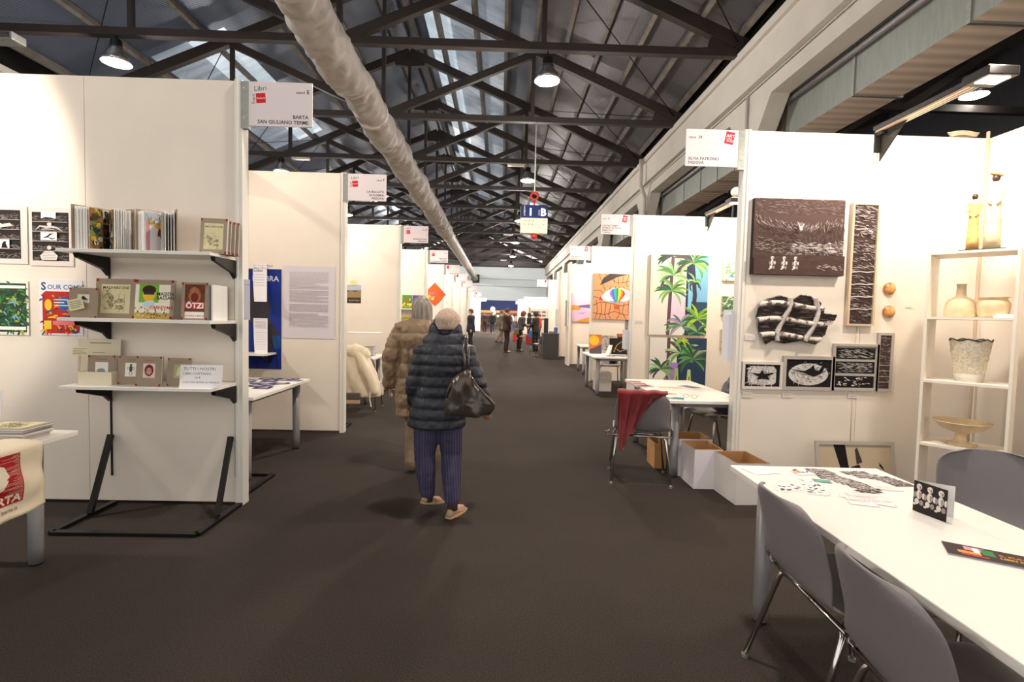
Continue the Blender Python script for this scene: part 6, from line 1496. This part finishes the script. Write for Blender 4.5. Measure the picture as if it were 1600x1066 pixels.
def person(label, x, y, rz, s, pose, top, legs, shoe, hair, skin=M_skin, group=None, voxel=.014, hat=None):
    """top/legs: dicts describing the clothes; pose: joints in a 1.6 m tall local frame, facing +Y"""
    t = thing('person', label, 'person', (x, y, 0), rz, group); t.scale = (s, s, s)
    lean = V(*pose.get('lean', (0, 0, 0)))
    J = {}
    for sd, sg in (('l', -1), ('r', 1)):
        J['hip'+sd] = V(sg*.085, 0, .84); J['knee'+sd] = V(sg*.09, .02, .46); J['ank'+sd] = V(sg*.09, -.02, .085); J['toe'+sd] = V(0, 1, 0)
        J['sho'+sd] = V(sg*.165, -.01, 1.30)+lean*.88; J['elb'+sd] = V(sg*.22, -.03, 1.05)+lean*.5; J['wri'+sd] = V(sg*.23, .03, .83)+lean*.2; J['thumb'+sd] = V(0, 1, 0)
    for k, v in pose.items():
        if k in J: J[k] = V(*v)
    hc = V(0, .015, 1.49)+lean*1.25
    nk = V(0, -.01, 1.34)+lean*.95
    hr = Matrix.Rotation(pose.get('yaw', 0), 3, 'Z') @ Matrix.Rotation(pose.get('nod', 0), 3, 'X')
    m = MB(); m.loft(torso_rings(lean=lean))
    m.tube([nk-V(0, 0, .04), nk+V(0, 0, .03), hc-V(0, 0, .05)], [.058, .05, .052], 12)
    m.ell(hc, .068, .085, .098, 18, 12, rot=hr); m.ell(hc+hr @ V(0, .022, -.045), .05, .058, .06, 14, 9, rot=hr)
    m.ell(hc+hr @ V(0, .088, -.01), .011, .016, .022, 8, 6, rot=hr); m.ell(hc+hr @ V(0, .078, -.052), .024, .012, .009, 8, 6, rot=hr)
    for sg in (-1, 1): m.ell(hc+hr @ V(sg*.069, -.005, -.005), .009, .018, .028, 8, 6, rot=hr)
    for sd in 'lr':
        limb(m, [J['hip'+sd], J['knee'+sd], J['ank'+sd]], [.085, .056, .036]); limb(m, [J['sho'+sd], J['elb'+sd], J['wri'+sd]], [.045, .038, .026])
        a = J['ank'+sd]; f = J['toe'+sd].normalized(); m.tube([a+V(0, 0, -.02), a+f*.05+V(0, 0, -.04), a+f*.13+V(0, 0, -.055)], [.036, .034, .026], 10, round_ends=True)
        dd = (J['wri'+sd]-J['elb'+sd]).normalized(); hand(m, J['wri'+sd], pose.get('hand'+sd, dd), J['thumb'+sd], 1.0, pose.get('curl', .5))
    obj('body', fused(m, min(voxel, .0085) if voxel < .012 else voxel*.75, skin, 2), t)
    for sg in (-1, 1):
        m = MB(); m.ell(hc+hr @ V(sg*.03, .072, .012), .011, .011, .009, 10, 6, rot=hr); e = m.build('eye', mat('eye_white', (220, 215, 210), .3), t, smooth=True)
        m = MB(); m.ell(hc+hr @ V(sg*.03, .081, .012), .005, .004, .005, 8, 6, rot=hr); m.build('iris', mat('iris', (50, 34, 26), .2), e)
    # trousers
    m = MB(); m.loft(torso_rings(.012, None, None, V(0, 0, 0), prof=[(.78, .13, .1, 0), (.86, .165, .112, 0), (.97, .155, .10, 0)]))
    w = legs.get('w', (.098, .068, .06))
    for sd in 'lr':
        a, b = J['knee'+sd], J['ank'+sd]; e = a.lerp(b, legs.get('end', .9))
        limb(m, [J['hip'+sd]+V(0, 0, -.02), a, a.lerp(b, .35)+V(0, -.008, 0), e], [w[0], w[1], w[1]*.98, w[2]])
        if legs.get('end', .9) < .95: pass
    obj('trousers', fused(m, voxel, legs['mat'], 2, disp=lambda c: .005*noise.noise(Vector((c.x*12, c.y*12, c.z*22)))), t)
    # shoes
    for sd in 'lr':
        a = J['ank'+sd]; f = J['toe'+sd].normalized(); f2 = V(f.x, f.y, 0).normalized(); sd2 = V(f2.y, -f2.x, 0); base = a-V(0, 0, .085); pit = pose.get('pitch'+sd, 0)
        rings = []
        for k in range(12):
            u = k/11; L = -.055+.235*u; wd = .036*math.sin(PI*min(max(u*.86+.1, 0), 1))**.45; hh = (.075 if u < .32 else .075-.045*min(1, (u-.32)/.35)) * (1 if .02 < u < .97 else .5)
            c = base+f2*L+V(0, 0, .0)+V(0, 0, -math.sin(pit)*(L-.15))
            rings.append([c+sd2*wd*math.cos(q*PI/7)+V(0, 0, hh*.5+.004+hh*.5*math.sin(q*PI/7)) for q in range(14)])
        m = MB(); m.loft(rings); sh = m.build('shoe', mat(shoe[0], shoe[1], .55), t, smooth=True)
        m = MB(); m.loft([[p*1 if False else V(c.x, c.y, c.z) for c, p in zip([(base+f2*(-.06+.248*(k/11))+sd2*((.041*math.sin(PI*min(max((k/11)*.86+.1, 0), 1))**.45)*sg_)+V(0, 0, zz)+V(0, 0, -math.sin(pit)*(-.06+.248*(k/11)-.15))) for sg_, zz in ((1, 0), (1, .014), (-1, .014), (-1, 0))], [V(0, 0, 0)]*4)] for k in range(12)]); m.build('sole', mat(shoe[0]+'_sole', shoe[2], .6), sh)
        if legs.get('sock'):
            m = MB(); m.tube([a+V(0, 0, -.03), a+V(0, 0, .09)], [.041, .043], 12); m.build('sock', mat('sock_brown', legs['sock'], .8), t, smooth=True)
    # coat / jacket
    g = top.get('grow', .02); hem = top.get('hem', .86)
    extra = [(hem, .165+g+top.get('flare', 0), .115+g+top.get('flare', 0), 0)]
    if hem < .82: extra += [(hem+(.9-hem)*.5, .172+g+top.get('flare', 0)*.6, .118+g+top.get('flare', 0)*.6, 0)]
    prof = [(z, rx+g, ry+g+(.02 if top.get('round') and .95 < z < 1.3 else 0), dy) for z, rx, ry, dy in TOR if z > max(hem+.03, .9) and z < 1.35]
    prof += [(1.36, .10+g*.5, .075+g*.4, -.01)]
    m = MB(); m.loft(torso_rings(0, None, None, lean, 28, [(a, b-0, c, d) for a, b, c, d in extra]+prof))
    aw = top.get('arm', (.07, .062, .05))
    for sd in 'lr':
        S, E, Wr = J['sho'+sd], J['elb'+sd], J['wri'+sd]
        limb(m, [V(S.x*.75, S.y, S.z-.01), S, E, Wr.lerp(E, .04)], [aw[0]*.98, aw[0], aw[1], aw[2]], 16, 5)
    if top.get('hood'):
        m.loft([[V(rx*math.cos(q*PI/12), -.075+oy+ry*math.sin(q*PI/12), z)+lean for q in range(24)] for z, rx, ry, oy in [(1.13, .06, .05, -.02), (1.17, .12, .07, -.015), (1.24, .155, .085, -.01), (1.32, .165, .095, .02), (1.37, .145, .085, .05), (1.40, .10, .07, .07)]])
    if top.get('collar'):
        m.loft([[V((rx+.006*math.sin(q))*math.cos(q*PI/14), oy+ry*math.sin(q*PI/14), z+.03*abs(math.cos(q*PI/14))**2*k)+lean for q in range(28)] for k, (z, rx, ry, oy) in enumerate([(1.29, .165, .10, -.01), (1.335, .175, .112, -.01), (1.38, .13, .105, -.005), (1.42, .11, .095, 0), (1.425, .08, .07, 0)])])
    me = fused(m, voxel*.8, top['mat'], 2, disp=top.get('disp'), cut=None)
    c = obj(top.get('name', 'jacket'), me, t)
    # hair
    if hair:
        m = MB(); kind, hm = hair; n = 40; rings = []
        lo = {'bob': -.135, 'short': -.05, 'long': -.22, 'curly': -.08}[kind]
        thick = {'bob': .016, 'short': .009, 'long': .016, 'curly': .028}[kind]
        nz = 16; vs = []; fs = []
        for i in range(nz+1):
            f = i/nz
            for q in range(n):
                an = 2*PI*q/n; front = max(0, math.sin(an)); back = 1-front
                zt = .1+thick*.6; zlow = lo*(back**.5) + (.055)*(front**.35)*(1 if front > 0.12 else front/.12) if front > 0 else lo
                ph = f*PI/2
                if f < .55:
                    e = f/.55*PI/2; r_ = math.sin(e); z = zt*math.cos(e)
                    if z < zlow: z = zlow; 
                else:
                    r_ = 1; z = zlow*(f-.55)/.45; r_ = 1+.0*f
                    if zlow > 0: z = zlow*(1); r_ = math.sqrt(max(0, 1-(z/zt)**2))
                str_ = .004*math.sin(q*2.6+1)+.003*math.sin(q*5.3)
                rr = (thick+str_)*(1 + (.35*(f-.55)/.45 if f > .55 and zlow < 0 and kind in ('bob', 'long') else 0))
                X_ = (.068+rr)*r_*math.cos(an); Y_ = (.085+rr)*r_*math.sin(an)-.004
                if kind == 'curly': k2 = 1+.12*noise.noise(V(X_, Y_, z)*28); X_ *= k2; Y_ *= k2
                if z < -.06: X_ *= 1-.5*min(1, (-.06-z)/.16)*.5; Y_ = Y_*(1-.25*min(1, (-.06-z)/.16))
                vs.append(hc+hr @ V(X_, Y_, z))
        for i in range(nz):
            for q in range(n): a = i*n; b = a+n; q2 = (q+1) % n; fs.append((a+q, b+q, b+q2, a+q2))
        m.add(vs, fs); m.build('hair', hm, t, smooth=True, solid=.012)
    if hat:
        m = MB(); rings = []
        for i in range(15):
            f = i/14; e = f*PI/2
            ring = []
            for q in range(72):
                an = 2*PI*q/72; pl = .006*math.sin(q/72*2*PI*16+f*9)*(1-f*.3)+.0025*math.sin(f*70)
                if f > .85: pl = .003*math.sin(q/72*2*PI*36)
                r_ = math.sin(min(e*1.12+.06, PI/2)); z = .135*math.cos(e)-.035*f
                slouch = .018*math.sin(e*2)
                ring.append(hc+hr @ V((.086+slouch+pl)*r_*math.cos(an), (.102+slouch+pl)*r_*math.sin(an)-.01, z))
            rings.append(ring)
        m.loft(rings, True); m.build('knit_hat', hat, t, smooth=True)
    return t, J, hc

def puff(step, depth, z0=0):
    def f(c):
        ph = ((c.z-z0)/step) % 1.0
        return depth*(abs(math.sin(PI*ph))**.6-.8) + .004*noise.noise(Vector((c.x*24, c.y*24, c.z*24)))+.0035*noise.noise(Vector((c.x*60, c.y*60, c.z*30)))
    return f
# ---- woman in the navy quilted jacket
sA = 1.475/1.655
stripe = wave_mat('pinstripe_navy', (32, 34, 62), (104, 92, 124), 26, 'X', .8, width=(.62, .98))
poseA = dict(hipl=(-.08, 0, .84), kneel=(-.105, .01, .47), ankl=(-.075, .0, .13), toel=(.55, .83, 0), kneer=(.10, .04, .47), ankr=(.125, -.05, .085), toer=(.5, .86, 0), pitchl=.25,
             elbr=(.30, -.05, 1.04), wrir=(.37, .05, .83), handr=(.05, .5, -.6), thumbr=(-1, .2, 0), elbl=(-.19, -.02, 1.02), wril=(-.185, .08, .80), nod=-.04, lean=(.045, 0, 0))
tA, JA, hA = person('woman in a navy quilted jacket and pinstriped trousers walking away with a bag', -.42, 3.55, 0.0, sA, poseA,
    dict(mat=mat('navy_quilt', (30, 33, 43), .55), grow=.040, hem=.70, flare=.018, arm=(.076, .072, .060), disp=puff(.083, .011, .02), collar=True, name='quilted_jacket', round=True),
    dict(mat=stripe, w=(.118, .083, .062), end=.88, sock=(74, 60, 44)), ('beige_shoe', (176, 148, 120), (196, 160, 116)), None, voxel=.0105, hat=mat('beige_knit', (190, 164, 144), .95, var=.18, vs=55, bump=.8, bs=120, sheen=.3))
# collar tip pulled out to the right by the strap
m = MB(); m.loft([[V(.10+.15*f, -.07-.02*f+.045*math.cos(q*PI/5)*(1-f*.6), 1.335-.10*f+.03*math.sin(q*PI/5)*(1-f*.5)) for q in range(10)] for f in (0, .3, .6, .85, 1)])
obj('collar_flap', fused(m, .008, _M['navy_quilt'], 2), tA)
# ---- her bag
def P2(px, py, y): return P(px, py, y=y)
tb = thing('shoulder_bag', 'slouchy dark glossy shoulder bag on the right hip of the woman in navy', 'bag', (0, 0, 0))
Yb = 3.345
outl = [P2(*p, Yb) for p in [(727, 578), (716, 584), (705, 593), (698, 608), (694, 628), (693, 642), (700, 648), (715, 650), (732, 653), (748, 652), (762, 648), (772, 641), (774, 632), (766, 622), (754, 612), (744, 600), (738, 588), (733, 578)]]
pts = []
for i in range(len(outl)):
    a_, b_ = outl[i], outl[(i+1) % len(outl)]; pts += [a_.lerp(b_, k/4) for k in range(4)]
cen = P2(725, 628, Yb); m = MB(); rings = []
N_ = 14
for i in range(N_*2+1):
    f = i/(N_*2); e = (f-.5)*PI; sc_ = max(math.cos(e), .02)**.6; dy = math.sin(e)*.055
    ring = []
    for k, p in enumerate(pts):
        q = cen+(p-cen)*sc_; wr_ = (noise.noise(Vector((q.x*13, 5, q.z*5+q.x*6)))*.045 + noise.noise(Vector((q.x*34, 2, q.z*9)))*.02)*(1-abs(f-.5)*.6)
        fall = max(0, (q.z-cen.z))*.25
        ring.append((q.x, Yb+dy+wr_*(1 if sc_ > .3 else .6)+fall*0, q.z))
    rings.append(ring)
m.loft(rings); M_bag = mat('glossy_grey_leather', (74, 66, 60), .22, .25, bump=.15, bs=22)
o = m.build('bag_body', M_bag, tb, smooth=True)
for k, (a_, b_) in enumerate([(727, 722), (733, 731)]):
    m = MB(); top_ = P2(726+k*3, 533, 3.44); m.tube([P2(a_, 580, Yb), P2(a_-1, 562, Yb+.01), P2(b_+1, 545, Yb+.05), top_, top_+V(0, .07, .035), top_+V(0, .16, .01)], .0085, 8); m.build('strap', M_bag, tb, smooth=True)
m = MB(); a_ = P2(731, 582, Yb-.03); m.tube([(a_.x+.018*math.cos(q*PI/8), a_.y, a_.z+.018*math.sin(q*PI/8)) for q in range(17)], .003, 6, False); m.build('ring', M_chrome, tb)
m = MB(); m.tube([P2(729, 584, Yb-.02), P2(716, 590, Yb-.03), P2(703, 604, Yb-.03), P2(697, 622, Yb-.03)], .006, 6); m.tube([P2(734, 584, Yb-.02), P2(744, 601, Yb-.03), P2(757, 616, Yb-.03), P2(771, 632, Yb-.03)], .006, 6); m.build('piping', M_bag, tb, smooth=True)

# ---- woman in the brown quilted coat
sB = 1.56/1.60
def browndisp(c):
    ph = ((c.z-.05)/.135) % 1.0; d = .011*(abs(math.sin(PI*ph))**.5-.7)
    if c.y < 0 and abs(abs(c.x)-.10) < .012 and c.z < 1.12: d -= .012
    return d+.014*noise.noise(Vector((c.x*16, c.y*16, c.z*11)))+.007*noise.noise(Vector((c.x*40, c.y*40, c.z*26)))
poseB = dict(kneel=(-.07, .03, .46), ankl=(-.06, -.06, .085), kneer=(.09, .06, .48), ankr=(.10, .16, .085), elbl=(-.27, -.02, 1.04), wril=(-.285, .03, .80), handl=(0, .3, -.9), elbr=(.24, -.02, 1.03), wrir=(.24, .08, .82))
tB, JB, hB = person('grey haired woman in a long brown quilted coat walking away beside the woman in navy', -.70, 4.55, 0.05, sB, poseB,
    dict(mat=mat('brown_quilt', (128, 104, 78), .5, sheen=.15), grow=.058, hem=.52, flare=-.005, arm=(.088, .082, .07), disp=browndisp, hood=True, name='quilted_coat', round=True),
    dict(mat=mat('tan_trousers', (122, 104, 84), .85), w=(.10, .075, .072), end=1.0), ('dark_shoe', (40, 32, 28), (30, 26, 24)), ('bob', mat('grey_hair', (140, 130, 120), .55, var=.5, vs=60, stretch=(1, 1, .12))), voxel=.0115)

# ---- visitors farther off
def jk(col, rough=.8): return mat('cloth_%d_%d_%d' % col, col, rough, bump=.2, bs=60)
hairm = lambda c: mat('hair_%d_%d_%d' % c, c, .6, var=.3, vs=50)
def visitor(label, px, py, dirdeg, h, topc, legc, hair, topname='jacket', hem=.80, shoe=((40, 34, 30), (30, 26, 24)), **pose):
    p = P(px, py, z=0); kw = dict(pose); lw = kw.pop('lw', (.088, .064, .058)); gr = kw.pop('grow', .034)
    return person(label, p.x, p.y, R(dirdeg), h/1.6, kw, dict(mat=jk(topc), hem=hem, grow=gr, name=topname, arm=(.06, .053, .043)), dict(mat=jk(legc), w=lw, end=.98), ('shoe_%d' % shoe[0][0], shoe[0], shoe[1]), hair, group=None, voxel=.018)
visitor('man in a dark brown suit with folded arms standing right of the aisle centre', 791, 551, -75, 1.72, (58, 34, 26), (50, 30, 24), ('short', hairm((70, 54, 46))), 'suit_jacket', .76, ((70, 56, 44), (50, 40, 30)),
        elbl=(-.21, .06, 1.05), wril=(.02, .17, 1.08), handl=(1, .1, .1), elbr=(.21, .06, 1.05), wrir=(-.0, .2, 1.12), handr=(-1, .1, 0), thumbl=(0, 0, 1), thumbr=(0, 0, 1))
visitor('person in an olive coat half hidden behind the man in the suit', 783, 536, -100, 1.72, (104, 98, 78), (150, 130, 116), ('short', hairm((110, 90, 70))), 'coat', .62, kneer=(.09, -.02, .46), ankr=(.1, -.22, .12))
visitor('red haired woman in a grey purple jacket leaning forward to talk', 811, 549, -65, 1.66, (70, 60, 70), (30, 28, 30), ('curly', hairm((110, 50, 34))), 'jacket', .80, lean=(0, .12, -.03), elbl=(-.2, .06, 1.06), wril=(-.08, .22, 1.04), handl=(.5, 1, .1), elbr=(.2, .06, 1.04), wrir=(.1, .22, 1.0), handr=(0, 1, .1), thumbl=(0, 0, 1), thumbr=(0, 0, 1), lw=(.085, .058, .046))
visitor('short haired woman dressed in black standing by the grey shell chair', 836, 549, 60, 1.62, (40, 38, 32), (36, 36, 34), ('curly', hairm((24, 20, 20))), 'blouse', .74, elbl=(-.22, .04, 1.05), wril=(-.12, .18, 1.02), handl=(.4, 1, .2), elbr=(.21, .0, 1.04), wrir=(.1, .16, 1.0), handr=(0, 1, .1), thumbl=(0, 0, 1), thumbr=(0, 0, 1), lw=(.10, .085, .08))
visitor('long haired woman in black between the leaning woman and the woman in black', 826, 535, 95, 1.62, (34, 30, 32), (30, 30, 34), ('long', hairm((44, 30, 26))), 'jacket', .8)
visitor('woman in a red cardigan behind the woman in black', 842, 533, 100, 1.58, (196, 44, 40), (60, 50, 50), ('short', hairm((120, 50, 36))), 'cardigan', .8, grow=.035)
visitor('man in a dark jacket and maroon trousers walking far down the aisle', 756.5, 521, 180, 1.72, (80, 50, 52), (84, 34, 42), ('short', hairm((120, 90, 76))), 'jacket', .78, kneer=(.09, .08, .47), ankr=(.08, .16, .1))
visitor('man in a black jacket and blue jeans walking far down the aisle', 769, 521, 175, 1.72, (34, 36, 38), (56, 64, 90), ('short', hairm((60, 46, 40))), 'jacket', .74, grow=.04, kneel=(-.09, .08, .47), ankl=(-.08, .14, .1))
visitor('distant person in dark clothes left behind the two walking men', 762, 513, 180, 1.65, (46, 44, 50), (40, 44, 60), ('short', hairm((60, 46, 40))))
visitor('distant person in white and blue standing in the far crowd', 800, 516, 120, 1.65, (196, 196, 206), (60, 80, 130), ('short', hairm((80, 60, 50))))
visitor('distant person in a pale blouse beside the far doorway', 807, 514, 200, 1.68, (190, 180, 176), (90, 80, 90), ('long', hairm((140, 100, 70))))
visitor('distant person in dark blue behind the man in the suit', 796, 519, 150, 1.65, (50, 56, 80), (70, 100, 150), ('short', hairm((60, 46, 40))))
visitor('person in dark clothes partly hidden at the sixth left stand', 735, 548, 110, 1.66, (32, 38, 56), (36, 38, 50), ('short', hairm((60, 50, 44))), 'jacket', .7, grow=.04)
# small things held
p = P(836, 528, z=1.0)
t = thing('shopping_bag', 'bright blue bag hanging in front of the woman in black', 'bag', (P(829, 517, y=20.4).x, 20.4, .55)); m = MB(); m.box(-.07, -.03, 0, .07, .03, .30); m.build('bag_body', mat('blue_bag', (50, 110, 170), .6), t, bevel=.01); m = MB(); m.tube([(-.05, 0, .36), (-.03, 0, .46), (.03, 0, .46), (.05, 0, .36)], .008, 6); m.build('handle', mat('blue_bag', (50, 110, 170), .6), t)
t = thing('shopping_bag', 'olive shoulder bag on the back of the leaning woman', 'bag', (P(807, 515, y=20.2).x, 20.2, .68)); m = MB(); m.box(-.10, -.05, 0, .10, .05, .24); m.build('bag_body', mat('olive_bag', (120, 112, 80), .7), t, bevel=.03); m = MB(); m.tube([(-.1, 0, .26), (0, 0, .62), (.1, 0, .26)], .01, 6); m.build('strap', mat('olive_bag', (120, 112, 80), .7), t)

bpy.data.scenes.remove(SCR)
